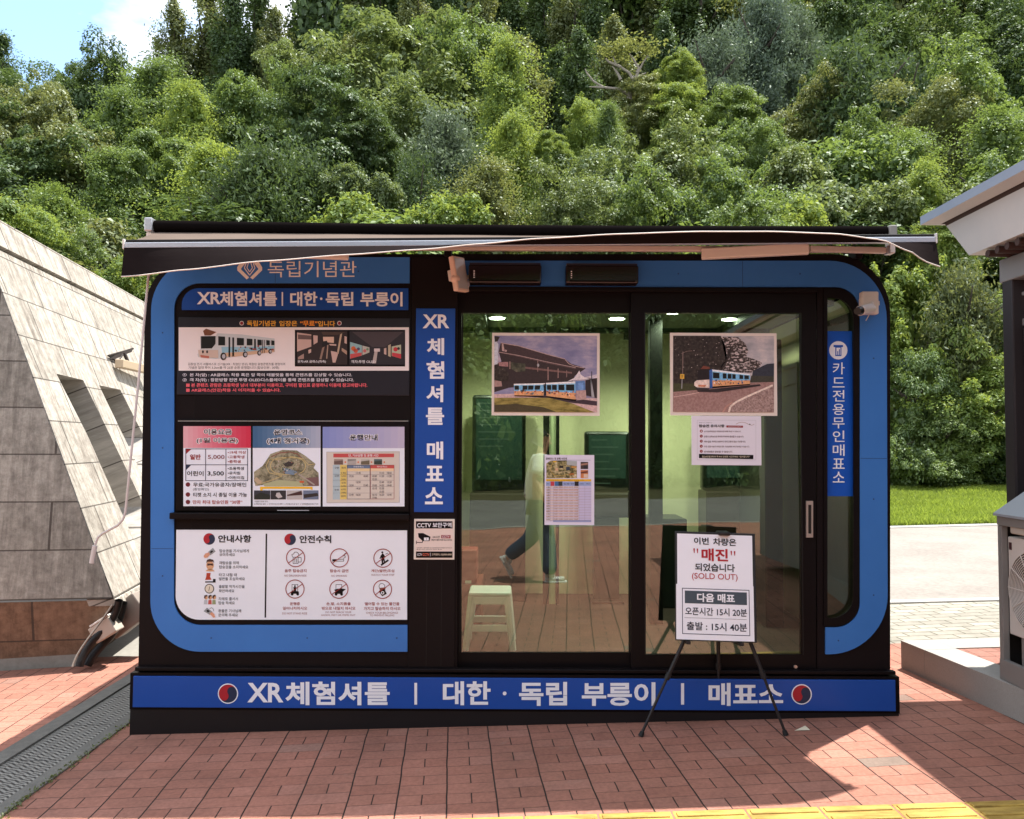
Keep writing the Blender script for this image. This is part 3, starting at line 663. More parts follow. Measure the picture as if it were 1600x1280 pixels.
# ---- fares, route and timetable board
o = sign_root('fare_board', 276.5, 656.5, 639, 799, -.016, .010, BLK2, 'black framed board with fares, route map and timetable posters', 'sign')
sg = Sign(y=-.0162)
sg.rect(278, 657.4, 638, 658.6, flat((190, 190, 190), .3, .5, .6), 1); sg.rect(433, 797, 483, 798.2, LGREY, 1)
PN = flat((234, 240, 252), .4); WH = flat((246, 246, 250), .5)
sg.rect(286.5, 666, 392, 791, PN, 1); sg.grad(286.5, 666, 392, 700, (226, 178, 186), (206, 44, 76), 14, 2)
def otext(b, x0, y0, x1, y1, m=INK, bold=.02):
    sg.text(b, x0, y0, x1, y1, WH, 3, .085, .018); sg.text(b, x0, y0, x1, y1, m, 4, .018)
otext('이용요금', 319, 670.5, 362, 679.5); otext('(1일 이용권)', 307.5, 684.3, 372, 693.3)
LN = flat((40, 38, 66), .5)
for y in (701.6, 726.4, 751.2): sg.rect(290, y - .5, 387.5, y + .5, LN, 2)
for x in (290.5, 321.4, 353.2, 387): sg.rect(x - .5, 702.1, x + .5, 750.7, LN, 3)
sg.poly([(291, 702), (291, 709.5), (299, 702)], DKRED, 2); sg.poly([(291, 727), (291, 734.5), (298.5, 727)], NAVY, 2)
sg.text('일반', 297, 710, 313.8, 718.2, DKRED, 3, .03); sg.text('5,000', 325, 711, 351, 718.2, flat((130, 50, 56), .5), 3, .01)
sg.text('어린이', 292.6, 736, 318.2, 744, INK, 3, .02); sg.text('3,500', 324.4, 736.5, 350, 744.2, INK, 3, .02)
for i, (b, x1) in enumerate((('•19세 이상', 384.8), ('•고등학생', 382), ('•중학생', 376.2))): sg.text(b, 356, 704.5 + i * 7.2, x1, 709.3 + i * 7.2, DKRED, 3, .015)
for i, (b, x1) in enumerate((('•초등학생', 381.3), ('•유치원', 375.5), ('•어린이집', 381.5))): sg.text(b, 356, 729.6 + i * 7.2, x1, 734.6 + i * 7.2, INK, 3, .015)
for y in (757.2, 772.8, 784.5): sg.disc(293.8, y, 3.5, flat((110, 34, 48), .4), 2)
sg.text('무료:국가유공자/장애인', 302, 754.2, 385, 760.8, INK, 3, .015); sg.text('(증빙확인)', 301.7, 762.5, 326.5, 767.2, INK, 3, 0); sg.text('티켓 소지 시 종일 이용 가능', 302, 769.8, 386, 776.6, INK, 3, .015); sg.text('만차 최대 탑승인원 “30명”', 301.5, 781.6, 378.8, 787.6, flat((170, 60, 56), .5), 3, .015)
# route poster
sg.rect(395, 666, 501, 791.5, PN, 1); sg.grad(395, 666, 501, 700, (58, 98, 140), (176, 182, 204), 14, 2)
otext('운영코스', 428.3, 671, 472, 680); otext('(4개 정거장)', 417.3, 684.3, 483.5, 694.5)
V = lambda a, b: (390 + a * .15625, 650 + b * .15625)
def map_mat():
    g = G('printed_route_map'); n = g.noise(g.co(), 34, 6, .75); 
    g.base(g.ramp(n, (.3, (.05, .045, .035)), (.43, (.16, .15, .09)), (.5, (.24, .235, .15)), (.57, (.42, .37, .26)), (.64, (.2, .23, .12)), (.72, (.5, .46, .4)))); return g.set(.5)
MAPM = map_mat()
def vp(pts, m, l): sg.poly([V(*q) for q in pts][::-1], m, l)
vp([(45, 560), (130, 500), (210, 380), (330, 340), (470, 345), (560, 400), (660, 480), (640, 520), (690, 570), (695, 700), (500, 703), (150, 690), (60, 700), (45, 650)], MAPM, 2)
vp([(130, 680), (300, 640), (520, 660), (540, 703), (150, 703)], flat((176, 178, 140), .6), 3)
ROUTE = flat((206, 186, 130), .5); BROWN = flat((140, 80, 70), .5)
pts = [V(385 + 175 * math.cos(t), 500 + 92 * math.sin(t) + 8 * math.sin(3 * t)) for t in np.linspace(0, 2 * math.pi, 40)]; sg.path(pts, 1.1, ROUTE, 4)
sg.path([V(*q) for q in ((70, 690), (200, 650), (330, 600), (200, 570), (165, 500), (200, 430), (300, 440), (420, 405), (540, 430), (590, 490), (655, 480))], .9, ROUTE, 4)
sg.path([V(*q) for q in ((215, 410), (300, 370), (400, 360), (480, 380), (520, 420))], 1.2, BROWN, 4); sg.path([V(*q) for q in ((395, 525), (520, 600), (650, 690))], 2.2, flat((170, 160, 150), .5), 4)
vp([(340, 480), (400, 450), (450, 470), (420, 500), (360, 510)], flat((60, 54, 54), .5), 5); vp([(330, 520), (400, 530), (480, 560), (440, 590), (360, 580)], flat((120, 140, 160), .5), 5); vp([(500, 650), (545, 650), (545, 668), (505, 668)], flat((206, 90, 50), .5), 5); vp([(560, 620), (690, 610), (690, 700), (600, 700)], flat((120, 90, 90), .5), 3)
vp([(45, 640), (70, 610), (130, 660), (90, 690)], flat((190, 170, 140), .5), 4)
random.seed(5)
for i in range(60):
    t = random.uniform(0, 6.28); r = random.random() ** .5
    sg.disc(*V(385 + 150 * r * math.cos(t), 500 + 80 * r * math.sin(t)), random.uniform(.4, 1.1), flat(random.choice([(190, 180, 160), (70, 76, 60), (150, 110, 90), (90, 110, 70), (210, 200, 190)]), .5), 6, 7)
vp([(105, 708), (630, 708), (630, 738), (612, 738), (612, 728), (130, 728), (130, 745), (108, 745)], YEL, 3)
for i, (a, b) in enumerate(((45, 208), (212, 365), (372, 530), (537, 690))):
    vp([(a, 745), (b, 745), (b, 835), (a, 835)], flat(((54, 56, 66), (46, 46, 50), (190, 186, 186), (110, 124, 150))[i], .5), 3)
    if i == 0: vp([(50, 800), (110, 765), (205, 790), (205, 835), (50, 835)], flat((36, 42, 36), .5), 4)
    if i == 1: vp([(270, 770), (300, 765), (330, 810), (290, 825), (262, 800)], flat((196, 190, 190), .5), 4)
    if i == 2: vp([(375, 790), (520, 748), (528, 790), (380, 800)], flat((70, 44, 44), .5), 4)
    if i == 3: vp([(540, 785), (680, 770), (690, 800), (545, 822)], flat((52, 46, 46), .5), 4)
sg.text('※출발 운행 장소', 397.5, 782.5, 419, 784.8, INK, 3, 0) if False else sg.text('기념관 운행 코스', 397.5, 782.5, 419, 784.9, INK, 3, 0)
sg.text('①겨레의탑 광장 → ②겨레의집 앞 광장 → ③단풍나무길 입구 → ④통일염원의동산 하차', 397, 786.4, 497.5, 788.8, INK, 3, 0)
# timetable poster
sg.rect(504.3, 667, 632, 791.5, PN, 1); sg.grad(504.3, 667, 632, 700.3, (132, 146, 206), (196, 188, 212), 12, 2)
otext('운행안내', 546.7, 679, 590, 688.2)
PAPER = flat((214, 206, 196), .35)
sg.poly([V(768, 360), V(775, 872), V(1500, 862), V(1502, 352)], PAPER, 2); sg.frame(*V(770, 358), *V(1500, 868), .7, LGREY, 3)
vp([(838, 377), (1445, 377), (1445, 413), (838, 415)], flat((196, 80, 80), .5), 3); sg.text('단, 기상상황 및 운행 시간', *V(990, 382), *V(1290, 410), LETTER, 4, .01)
for i, (a, b) in enumerate(((845, 935), (980, 1065), (1115, 1200), (1245, 1325))):
    vp([(a, 432), (b, 432), (b, 486), (a, 486)], flat(((160, 140, 130), (140, 136, 130), (196, 190, 180), (86, 106, 110))[i], .5), 3); vp([(a, 455), (b, 445), (b, 486), (a, 486)], flat(((110, 90, 84), (176, 170, 166), (110, 100, 80), (56, 66, 60))[i], .5), 4)
    sg.disc(*V((958, 1087, 1220, 1347)[i], 462), 1.3, ORANGE, 4, 8)
vp([(833, 490), (905, 490), (905, 836), (833, 836)], flat((176, 196, 204), .5), 3); vp([(905, 490), (972, 490), (972, 834), (905, 834)], flat((222, 198, 112), .5), 3)
vp([(978, 493), (1203, 493), (1203, 525), (978, 525)], flat((104, 122, 150), .5), 3); vp([(1210, 493), (1445, 493), (1445, 525), (1210, 525)], flat((198, 86, 82), .5), 3); vp([(978, 525), (1203, 525), (1203, 552), (978, 552)], flat((232, 206, 160), .5), 3); vp([(1210, 525), (1445, 525), (1445, 552), (1210, 552)], flat((236, 206, 170), .5), 3)
sg.frame(*V(975, 491), *V(1206, 832), .5, LN, 4); sg.frame(*V(1208, 491), *V(1447, 832), .5, DKRED, 4)
for y in (585, 642, 705, 770): sg.rect(*V(836, y), *V(1445, y + 2.4), flat((150, 140, 140), .5), 3)
GT = flat((96, 90, 96), .5)
for (x0, y, b) in ((1065, 560, '11:0'), (995, 592, '10:30'), (1140, 592, '10:40'), (1065, 652, '12:20'), (995, 684, '13:30'), (1140, 684, '13:40'), (1065, 715, '14:20'), (995, 778, '15:40'), (1065, 778, '16:20'), (1300, 560, '11:10'), (1375, 560, '10:20'), (1228, 592, '10:50'), (1300, 592, '11:20'), (1375, 592, '11:50'), (1228, 624, '12:20'), (1300, 652, '12:40'), (1375, 652, '13:20'), (1228, 684, '13:50'), (1300, 684, '14:20'), (1375, 684, '14:40'), (1228, 715, '15:10'), (1300, 715, '15:20'), (1300, 747, '15:50'), (1228, 778, '16:10'), (1300, 778, '16:20'), (1375, 778, '16:40'), (1228, 808, '17:00'), (850, 510, '구분'), (850, 590, '오전'), (850, 730, '오후'), (920, 510, '회차')):
    sg.text(b, *V(x0, y), *V(x0 + 45, y + 20), GT, 4, .01)
for k in range(8): sg.text('%d회' % (k + 1), *V(918, 560 + k * 33), *V(960, 580 + k * 33), GT, 4, 0)
sg.text('순환운행(1)', *V(1040, 499), *V(1140, 519), LETTER, 4, 0); sg.text('회차운행(2)', *V(1275, 499), *V(1375, 519), LETTER, 4, 0)
sg.done(o)

# ---- notice board
nb = [(636, 829), (636, 968.5), (312, 968.5)] + arc(274.5 + 37, 968.5 - 37, 37, 90, 180, 9) + [(275.5, 828)]
mb = MB(); plateY([nb], -.0125, -.0057, flat((236, 242, 252), .4), mb); o = tag(mb.build('notice_board'), 'white rider notice board with prohibition pictograms below the ledge', 'sign')
sg = Sign(y=-.0127); sg.taeguk(327, 842.3, 9, RED, NAVY, 1); sg.taeguk(453.4, 842.9, 9, RED, NAVY, 1)
sg.text('안내사항', 341, 836, 392.7, 847.8, INK, 2, .03); sg.text('안전수칙', 468, 836.5, 517.6, 848.8, INK, 2, .03)
sg.line(416.3, 834, 414.6, 965, 2.3, BLACK, 1)
rows = (('탑승권을 기사님에게', 389, '보여주세요', 367.3, 858.3, 864.3), ('재탑승을 위해', 373.3, '탑승권을 소지하세요', 388, 877, 883.5), ('타고 내릴 때', 370, '발판을 조심하세요', 382.7, 895.8, 902), ('출발할 막차시간을', 382.3, '확인하세요', 366.2, 914, 920.8), ('차례로 줄서서', 371.8, '탑승 하세요', 367, 933.2, 939.6), ('환불은 기사님께', 376.8, '문의해 주세요', 371.8, 952, 958.5))
for i, (a, xa, b, xb, ya, yb) in enumerate(rows):
    x0 = 343 - i * .35; sg.text(a, x0, ya, xa, ya + 5, INK, 2, .004); sg.text(b, x0, yb, xb, yb + 5, INK, 2, .004)
W5 = lambda a, b: (300 + a * .11722, 825 + b * .11722)
def wp(pts, m, l): sg.poly([W5(*q) for q in pts][::-1], m, l)
CARD = flat((150, 156, 160), .5); BRN = flat((70, 42, 36), .5); TAN = flat((216, 168, 130), .5)
for pt, m, l in (([(215, 320), (280, 265), (315, 315), (245, 365)], CARD, 1), ([(240, 320), (270, 298), (282, 315), (252, 338)], BLACK, 2), ([(155, 375), (180, 340), (230, 325), (240, 360), (205, 395), (170, 400)], SKIN, 3)): wp(pt, m, l)
sg.disc(*W5(241, 500), 6, TAN, 1, 18, 7); wp([(190, 470), (200, 425), (240, 412), (285, 425), (298, 470), (280, 450), (210, 450)], BRN, 2); wp([(180, 575), (210, 550), (275, 550), (305, 578), (240, 580)], TAN, 1); wp([(205, 475), (280, 475), (280, 505), (245, 495), (205, 505)], BRN, 2)
wp([(195, 600), (250, 600), (240, 650), (262, 690), (175, 695), (190, 650)], flat((180, 62, 40), .5), 1); wp([(175, 712), (280, 712), (280, 680), (315, 680), (315, 728), (175, 728)], BLACK, 1)
sg.disc(*W5(232, 810), 7.5, flat((70, 64, 62), .5), 1); sg.disc(*W5(232, 810), 6.2, flat((226, 218, 200), .5), 2); sg.line(*W5(232, 815), *W5(238, 780), .7, INK, 3); sg.line(*W5(232, 815), *W5(222, 838), .7, INK, 3)
for x, c in ((185, (190, 196, 204)), (242, (196, 90, 84)), (296, (150, 160, 120))):
    wp([(x - 28, 1018), (x - 22, 960), (x + 18, 960), (x + 22, 1018)], flat(c, .5), 1); sg.disc(*W5(x + 2, 925), 2.8, TAN, 2, 14, 3.4); wp([(x - 24, 930), (x - 18, 898), (x + 14, 890), (x + 26, 908), (x, 915), (x - 8, 945)], BRN, 3)
for pt, m, l in (([(155, 1110), (200, 1062), (275, 1120), (240, 1160)], CARD, 1), ([(190, 1105), (212, 1088), (240, 1110), (215, 1128)], BLACK, 2), ([(235, 1140), (270, 1120), (300, 1150), (312, 1190), (285, 1195)], SKIN, 3)): wp(pt, m, l)
sg.path([W5(*q) for q in ((235, 1075), (262, 1062), (285, 1080), (290, 1110))], .8, GREY, 2)
RC = flat((150, 44, 44), .5)
cs = ((462, 871.3), (530.4, 871.8), (598.4, 872.2), (461, 920.4), (529.6, 920.6), (597.7, 920.8))
for cx, cy in cs: sg.ring(cx, cy, 13.6, 14.9, RC, 3); sg.line(cx - 11.2, cy + 8.4, cx + 11.8, cy - 8, 1.1, RC, 4)
cx, cy = cs[0]; sg.frame(cx - 4.4, cy - 1, cx + 4.2, cy + 9.5, .8, INK, 1); sg.path([(cx + 4.2, cy), (cx + 8.6, cy), (cx + 8.6, cy + 7), (cx + 4.2, cy + 7)], .8, INK, 1)
for k in (-1.2, 1.4): sg.rect(cx + k - .4, cy + 2, cx + k + .4, cy + 8, INK, 1)
sg.path([(cx - 5, cy - 1), (cx - 6, cy - 5), (cx - 3, cy - 5.5), (cx - 2, cy - 8.5), (cx + 2, cy - 8.5), (cx + 4.5, cy - 6), (cx + 5, cy - 2)], .8, INK, 1)
cx, cy = cs[1]; sg.frame(cx - 6, cy + 2, cx + 7, cy + 5.5, .7, INK, 1); sg.rect(cx - 11, cy + 2, cx - 5, cy + 5.5, BLACK, 2); sg.path([(cx + 6, cy + 1), (cx + 9.5, cy - 1), (cx + 8, cy - 4), (cx + 5, cy - 3), (cx + 10, cy - 8)], .8, INK, 1)
cx, cy = cs[2]; sg.disc(cx - 1, cy - 9, 1.6, BLACK, 1, 12); sg.poly([(cx - 1, cy - 7.4), (cx - 3.5, cy - 4), (cx - 5.4, cy + 1), (cx - 3.6, cy + 1), (cx - 2.6, cy - 1.5), (cx - 2.4, cy + 4), (cx - 1.6, cy + 9), (cx + .2, cy + 9), (cx + .6, cy + 3), (cx + 1.8, cy + 8), (cx + 3.6, cy + 7), (cx + 1.6, cy - 2.4), (cx + 3, cy - .6), (cx + 4, cy - 1.6), (cx + 1.6, cy - 6)], BLACK, 1); sg.line(cx - 3, cy + 11, cx + 8.5, cy + 3, 2.6, BLACK, 2); sg.line(cx + 4, cy - 6, cx + 7.6, cy - 8, .9, INK, 1)
for q in (3, 4):
    cx, cy = cs[q]; sg.frame(cx - 5, cy - 7.5, cx + 4.6, cy + 4, .7, INK, 1); sg.rect(cx - 6.5, cy + 4, cx + 6, cy + 7.5, BLACK, 1); sg.disc(cx - 4.4, cy + 8, 2.2, BLACK, 2, 14); sg.disc(cx + 4.2, cy + 8, 2.2, BLACK, 2, 14)
    if q == 3: sg.disc(cx - .2, cy - 4.5, 1.4, BLACK, 1, 10); sg.poly([(cx - 2.5, cy - 3), (cx - 1.8, cy + 3.6), (cx + 1.6, cy + 3.6), (cx + 2.2, cy - 3)], BLACK, 2)
    else: sg.poly([(cx - 7.5, cy + 1), (cx - 3, cy - .5), (cx + 4, cy - 1), (cx + 11, cy), (cx + 6, cy + 4), (cx - 5, cy + 4)], BLACK, 2)
cx, cy = cs[5]; sg.ring(cx - 1, cy - 4.5, 4, 5, GREY, 1, 16); sg.poly([(cx - 6, cy + 3), (cx + 3, cy - 1), (cx + 6.5, cy + 7), (cx - .5, cy + 11)], BLACK, 2); sg.ring(cx + .2, cy + 5.5, 1.5, 2.6, WH, 3, 16); sg.poly([(cx - 5, cy - 2), (cx + 5, cy - 3), (cx + 4, cy + 1), (cx - 4, cy + 3)], flat((150, 96, 80), .5), 1)
RT = flat((156, 50, 46), .5); RG = flat((150, 96, 100), .5)
for b, x0, y0, x1, y1 in (('음주 탑승금지', 444.8, 889.4, 479, 894.3), ('탑승시 금연', 515.8, 889.6, 544.4, 894.4), ('계단(발판)조심', 580, 889.6, 616, 895), ('운행중', 453, 941, 468.8, 945.8), ('일어나지마시오', 442, 948, 480, 953), ('손,발, 소지품을', 510, 941, 548, 946), ('밖으로 내밀지 마시오', 502.8, 948, 555.4, 953.2), ('떨어질 수 있는 물건을', 570, 941, 624, 946), ('가지고 탑승하지 마시오', 568.3, 948.2, 625.8, 953.6)): sg.text(b, x0, y0, x1, y1, RT, 2, .012)
for b, x0, y0, x1, y1 in (('NO DRUNKEN RIDE', 444.5, 898, 479, 901), ('NO SMOKING', 518, 898.4, 542, 901.2), ('WATCH YOUR STEP', 580, 896.9, 616, 899.8), ('DO NOT STAND RIDE', 441.2, 957, 480, 960), ('DO NOT REACH YOUR', 508.7, 955.2, 549, 958), ('HANDS, FEET OR ITEMS OUT', 502, 959.8, 555.4, 962.8), ('CHECK YOUR BELONGINGS', 572, 956, 622, 959), ('TO PREVENT FALLING', 578, 960, 616, 962.9)): sg.text(b, x0, y0, x1, y1, RG, 2, 0)
sg.done(o)
# ------------------------------------------------------------------ paper stuck on the door glass
PRINT[:] = [85.0, .5]
def paper(name, px0, px1, py0, py1, y, mat, label, group=None):
    a, b, c, d = rectY(px0, py0, px1, py1, y); mb = MB(); mb.box(a, b, y, y + .0016, c, d, mat)
    return tag(mb.build(name), label, 'poster', group)
PRINT[:] = [3.0, 0.0]; PB = flat((242, 230, 220), .4); PRINT[:] = [85.0, .5]
YL, YR = .0575, .0185        # just in front of the left / right pane
def printed(name, sc, *stops, stretch=(1, 1, 1), detail=8):
    g = G(name); g.base(g.ramp(g.noise(g.map(g.co(), stretch), sc, detail, .65), *[(p, tuple(min(1.0, q * 1.3) for q in c)) for p, c in stops])); return g.set(.4, spec=.35)
SKY1 = printed('printed_cloudy_sky', 5.5, (.36, (.17, .17, .30)), (.5, (.25, .24, .37)), (.6, (.38, .33, .42)), (.72, (.55, .47, .5)), stretch=(1, 1, 2.4))
SKY2 = printed('printed_grey_sky', 6, (.35, (.28, .28, .31)), (.5, (.42, .39, .41)), (.65, (.62, .54, .52)), stretch=(1, 1, 2))
GRASSP = printed('printed_lawn', 30, (.35, (.10, .085, .022)), (.5, (.24, .19, .05)), (.65, (.36, .29, .09)), stretch=(.5, 1, 1.6))
TREEP = printed('printed_dark_tree', 60, (.4, (.018, .012, .010)), (.58, (.045, .033, .028)), (.68, (.08, .065, .055)), (.74, (.32, .28, .27)))
TREES2 = printed('printed_tree_against_sky', 46, (.40, (.03, .02, .018)), (.52, (.06, .045, .04)), (.55, (.45, .38, .37)), (.7, (.62, .52, .5)), stretch=(1, 1, 1.8))
ROADP = printed('printed_road', 90, (.4, (.25, .14, .125)), (.6, (.34, .21, .19))); ROADQ = printed('printed_gravel', 120, (.35, (.16, .10, .09)), (.5, (.30, .2, .18)), (.65, (.44, .32, .29)))
def bus_side(sg, P, quad, l, wins, seed):     # quad: four corners TL TR BR BL, windows as fractions
    bl = lambda u, v: tuple((1 - v) * ((1 - u) * quad[0][k] + u * quad[1][k]) + v * ((1 - u) * quad[3][k] + u * quad[2][k]) for k in (0, 1))
    def q(u0, v0, u1, v1, m, ll): sg.poly([P(*bl(u0, v0)), P(*bl(u0, v1)), P(*bl(u1, v1)), P(*bl(u1, v0))], m, ll)
    q(0, 0, 1, .10, flat((222, 220, 222), .5), l); q(0, .10, 1, .62, flat((112, 168, 206), .5), l); q(0, .62, 1, 1, flat((206, 150, 106), .5), l)
    q(0, .10, 1, .16, flat((150, 190, 214), .5), l + 1)
    for u0, u1 in wins: q(u0, .16, u1, .5, DKW, l + 1)
    random.seed(seed)
    for i in range(34):
        u, v = random.random() * .96 + .02, random.uniform(.55, .88); x, y = P(*bl(u, v))
        sg.disc(x, y, random.uniform(.5, 1.5), flat(random.choice([(60, 44, 50), (150, 60, 60), (200, 160, 120), (50, 70, 110), (190, 110, 60), (220, 214, 210), (90, 120, 140), (130, 80, 60)]), .5), l + 2, 8)
    q(0, .97, 1, 1.06, BLACK, l + 1)
# poster 1: shuttle in front of the great tiled-roof hall
o = paper('photo_poster', 768.5, 937, 520.5, 649.5, YL, PB, 'photo poster of a tiled roof hall on the left door')
sg = Sign(y=YL - .0002); P = lambda a, b: (760 + a * .11716, 510 + b * .11716)
def pp(pts, m, l): sg.poly([P(*q) for q in pts][::-1], m, l)
pp([(105, 125), (1475, 128), (1470, 1148), (103, 1142)], SKY1, 1)
DR = flat((62, 46, 48), .5); DR2 = flat((86, 66, 66), .5); RIM = flat((176, 150, 146), .5); TMB = flat((112, 84, 80), .5)
pp([(105, 160), (160, 240), (150, 510), (105, 510)], flat((186, 190, 200), .5), 2); pp([(110, 130), (180, 140), (150, 200), (112, 210)], TREEP, 3)
pp([(190, 225), (430, 265), (830, 385), (1050, 440), (1130, 500), (1330, 560), (1200, 580), (160, 350)], DR, 3)
pp([(165, 345), (700, 455), (1200, 560), (1320, 565), (1180, 660), (1150, 740), (300, 820), (105, 880), (105, 520), (200, 470)], flat((50, 38, 38), .5), 2)
sg.path([P(*q) for q in ((195, 222), (430, 262), (830, 380), (1045, 436))], 1.2, RIM, 4); sg.path([P(*q) for q in ((200, 350), (420, 395), (830, 490), (1190, 560))], 2.2, DR2, 4); sg.path([P(*q) for q in ((165, 345), (420, 388), (830, 480), (1190, 552))], .8, RIM, 5)
sg.path([P(*q) for q in ((1050, 445), (1100, 500), (1170, 530), (1300, 556))], 1.0, RIM, 4)
pp([(205, 240), (225, 232), (245, 335), (210, 330)], RIM, 5); pp([(250, 310), (275, 320), (265, 345), (248, 338)], RIM, 5)
pp([(520, 540), (830, 575), (1140, 610), (1140, 632), (830, 600), (520, 565)], TMB, 4)
for x, y0, y1, w_ in ((305, 470, 570, 16), (680, 460, 605, 9), (815, 545, 720, 14), (950, 565, 690, 12), (1065, 590, 680, 10)): pp([(x, y0), (x + w_, y0), (x + w_, y1), (x, y1)], flat((140, 112, 106), .5), 5)
pp([(160, 480), (290, 475), (290, 540), (170, 530)], flat((150, 110, 110), .5), 4); sg.disc(*P(690, 520), 1.7, LGREY, 6, 12, 2.6)
pp([(105, 520), (220, 540), (300, 620), (290, 720), (200, 740), (105, 720)], TREEP, 5); pp([(320, 480), (520, 500), (520, 600), (400, 610), (320, 560)], printed('printed_pine', 40, (.4, (.03, .03, .02)), (.6, (.09, .09, .06)), (.7, (.16, .14, .11))), 5)
pp([(105, 720), (200, 735), (210, 800), (105, 810)], flat((150, 120, 116), .5), 6)
pp([(1080, 735), (1170, 690), (1240, 590), (1255, 640), (1310, 680), (1390, 690), (1370, 706), (1200, 715)], flat((206, 196, 200), .5), 5); pp([(1310, 680), (1475, 640), (1475, 690), (1370, 700)], flat((196, 186, 196), .5), 5)
for x0, x1 in ((1395, 1420), (1415, 1440)): pp([(1385, 700), (1398, 700), (x1, 950), (x0 + 8, 950)], LGREY, 6)
pp([(1400, 600), (1408, 600), (1408, 700), (1398, 700)], INK, 6)
pp([(1320, 720), (1475, 690), (1475, 960), (1320, 920)], flat((44, 34, 36), .5), 4)
pp([(105, 905), (380, 900), (820, 940), (1475, 960), (1475, 1148), (700, 1000), (105, 960)], flat((190, 160, 158), .5), 4); pp([(400, 930), (830, 925), (1475, 1000), (1475, 1060), (1050, 1010), (700, 950)], flat((58, 44, 52), .5), 5)
pp([(105, 955), (500, 950), (840, 955), (1150, 1030), (1440, 1148), (103, 1142)], GRASSP, 6); pp([(105, 1050), (400, 1035), (760, 1080), (930, 1142), (103, 1142)], flat((66, 58, 36), .6), 7)
bus_side(sg, P, ((365, 768), (785, 760), (760, 930), (375, 925)), 6, ((.02, .16), (.28, .44), (.46, .63), (.68, .85)), 3)
bus_side(sg, P, ((795, 755), (1185, 735), (1190, 985), (800, 935)), 6, ((.03, .17), (.20, .36), (.42, .62), (.68, .96)), 4)
pp([(1185, 735), (1310, 728), (1330, 975), (1200, 990)], flat((84, 118, 168), .5), 7); pp([(1195, 860), (1325, 850), (1332, 975), (1200, 988)], flat((170, 140, 136), .5), 8); pp([(760, 775), (795, 765), (795, 920), (770, 925)], INK, 7)
pp([(1220, 755), (1290, 750), (1295, 850), (1225, 856)], flat((104, 140, 190), .5), 8)
sg.done(o)
# poster 2: shuttle on the road
o = paper('photo_poster', 1047, 1214, 520.5, 649.5, YR, PB, 'photo poster of a blue shuttle on a bend on the right door')
sg = Sign(y=YR - .0002); P = lambda a, b: (1040 + a * .11328, 510 + b * .11328)
pp([(103, 130), (1495, 135), (1492, 1188), (100, 1180)], SKY2, 1)
pp([(103, 130), (760, 132), (830, 300), (850, 480), (760, 640), (440, 800), (103, 830)], TREEP, 2); pp([(760, 140), (1000, 150), (1100, 240), (1140, 340), (1110, 420), (1210, 450), (1330, 500), (1300, 560), (1180, 640), (800, 640), (760, 560), (830, 460)], TREES2, 2)
sg.path([P(*q) for q in ((740, 640), (840, 480), (900, 300))], 3, flat((40, 30, 28), .5), 3)
pp([(1200, 620), (1330, 550), (1400, 520), (1495, 512), (1492, 770), (1180, 770)], flat((46, 48, 58), .5), 3); pp([(1180, 680), (1492, 690), (1492, 770), (1160, 775)], flat((58, 56, 46), .5), 4)
pp([(103, 790), (440, 790), (430, 880), (103, 915)], flat((60, 60, 36), .6), 3)
pp([(103, 905), (430, 880), (1160, 780), (1492, 765), (1492, 1188), (100, 1180)], ROADP, 4); pp([(880, 1188), (960, 1070), (1150, 960), (1492, 800), (1492, 1188)], ROADQ, 5)
sg.path([P(*q) for q in ((870, 1185), (890, 1110), (960, 1050), (1100, 980), (1300, 890), (1475, 815))], 3.0, flat((214, 196, 184), .5), 6); sg.path([P(*q) for q in ((790, 1183), (830, 1110), (920, 1050))], 2.6, flat((170, 130, 118), .5), 6); sg.path([P(*q) for q in ((110, 975), (300, 945), (460, 915))], 1.2, flat((190, 160, 150), .5), 6)
pp([(430, 890), (620, 870), (1300, 800), (1310, 822), (720, 912), (450, 905)], flat((44, 34, 36), .5), 6)
bus_side(sg, P, ((640, 595), (1160, 660), (1160, 800), (640, 840)), 7, ((.02, .19), (.28, .38), (.41, .51), (.53, .62), (.72, .82), (.85, .97)), 8)
pp([(600, 610), (640, 592), (645, 850), (600, 862)], flat((52, 88, 150), .5), 8)
pp([(440, 610), (600, 590), (600, 740), (440, 740)], flat((34, 26, 28), .4), 7); pp([(480, 590), (520, 545), (600, 562), (610, 590)], flat((110, 60, 46), .5), 7)
pp([(395, 770), (430, 745), (605, 735), (605, 850), (420, 840), (390, 815)], flat((214, 194, 184), .5), 8); pp([(440, 810), (560, 810), (540, 836), (455, 834)], flat((190, 120, 90), .5), 9); pp([(405, 850), (600, 855), (590, 880), (430, 885)], flat((50, 40, 42), .5), 8)
pp([(198, 660), (255, 660), (255, 725), (198, 725)], flat((206, 160, 60), .5), 5); sg.text('X', *P(215, 675), *P(238, 710), INK, 7); pp([(222, 725), (230, 725), (226, 860), (216, 860)], LGREY, 5); pp([(232, 350), (242, 350), (238, 660), (230, 660)], flat((130, 110, 104), .5), 5); sg.path([P(*q) for q in ((215, 380), (290, 345), (365, 338))], .7, flat((130, 110, 104), .5), 5)
random.seed(2)
for i in range(26): sg.disc(*P(random.uniform(110, 760), random.uniform(150, 620)), random.uniform(.3, .9), flat((190, 176, 172), .5), 4, 6, random.uniform(.3, .6))
sg.done(o)
PRINT[:] = [3.0, 0.0]
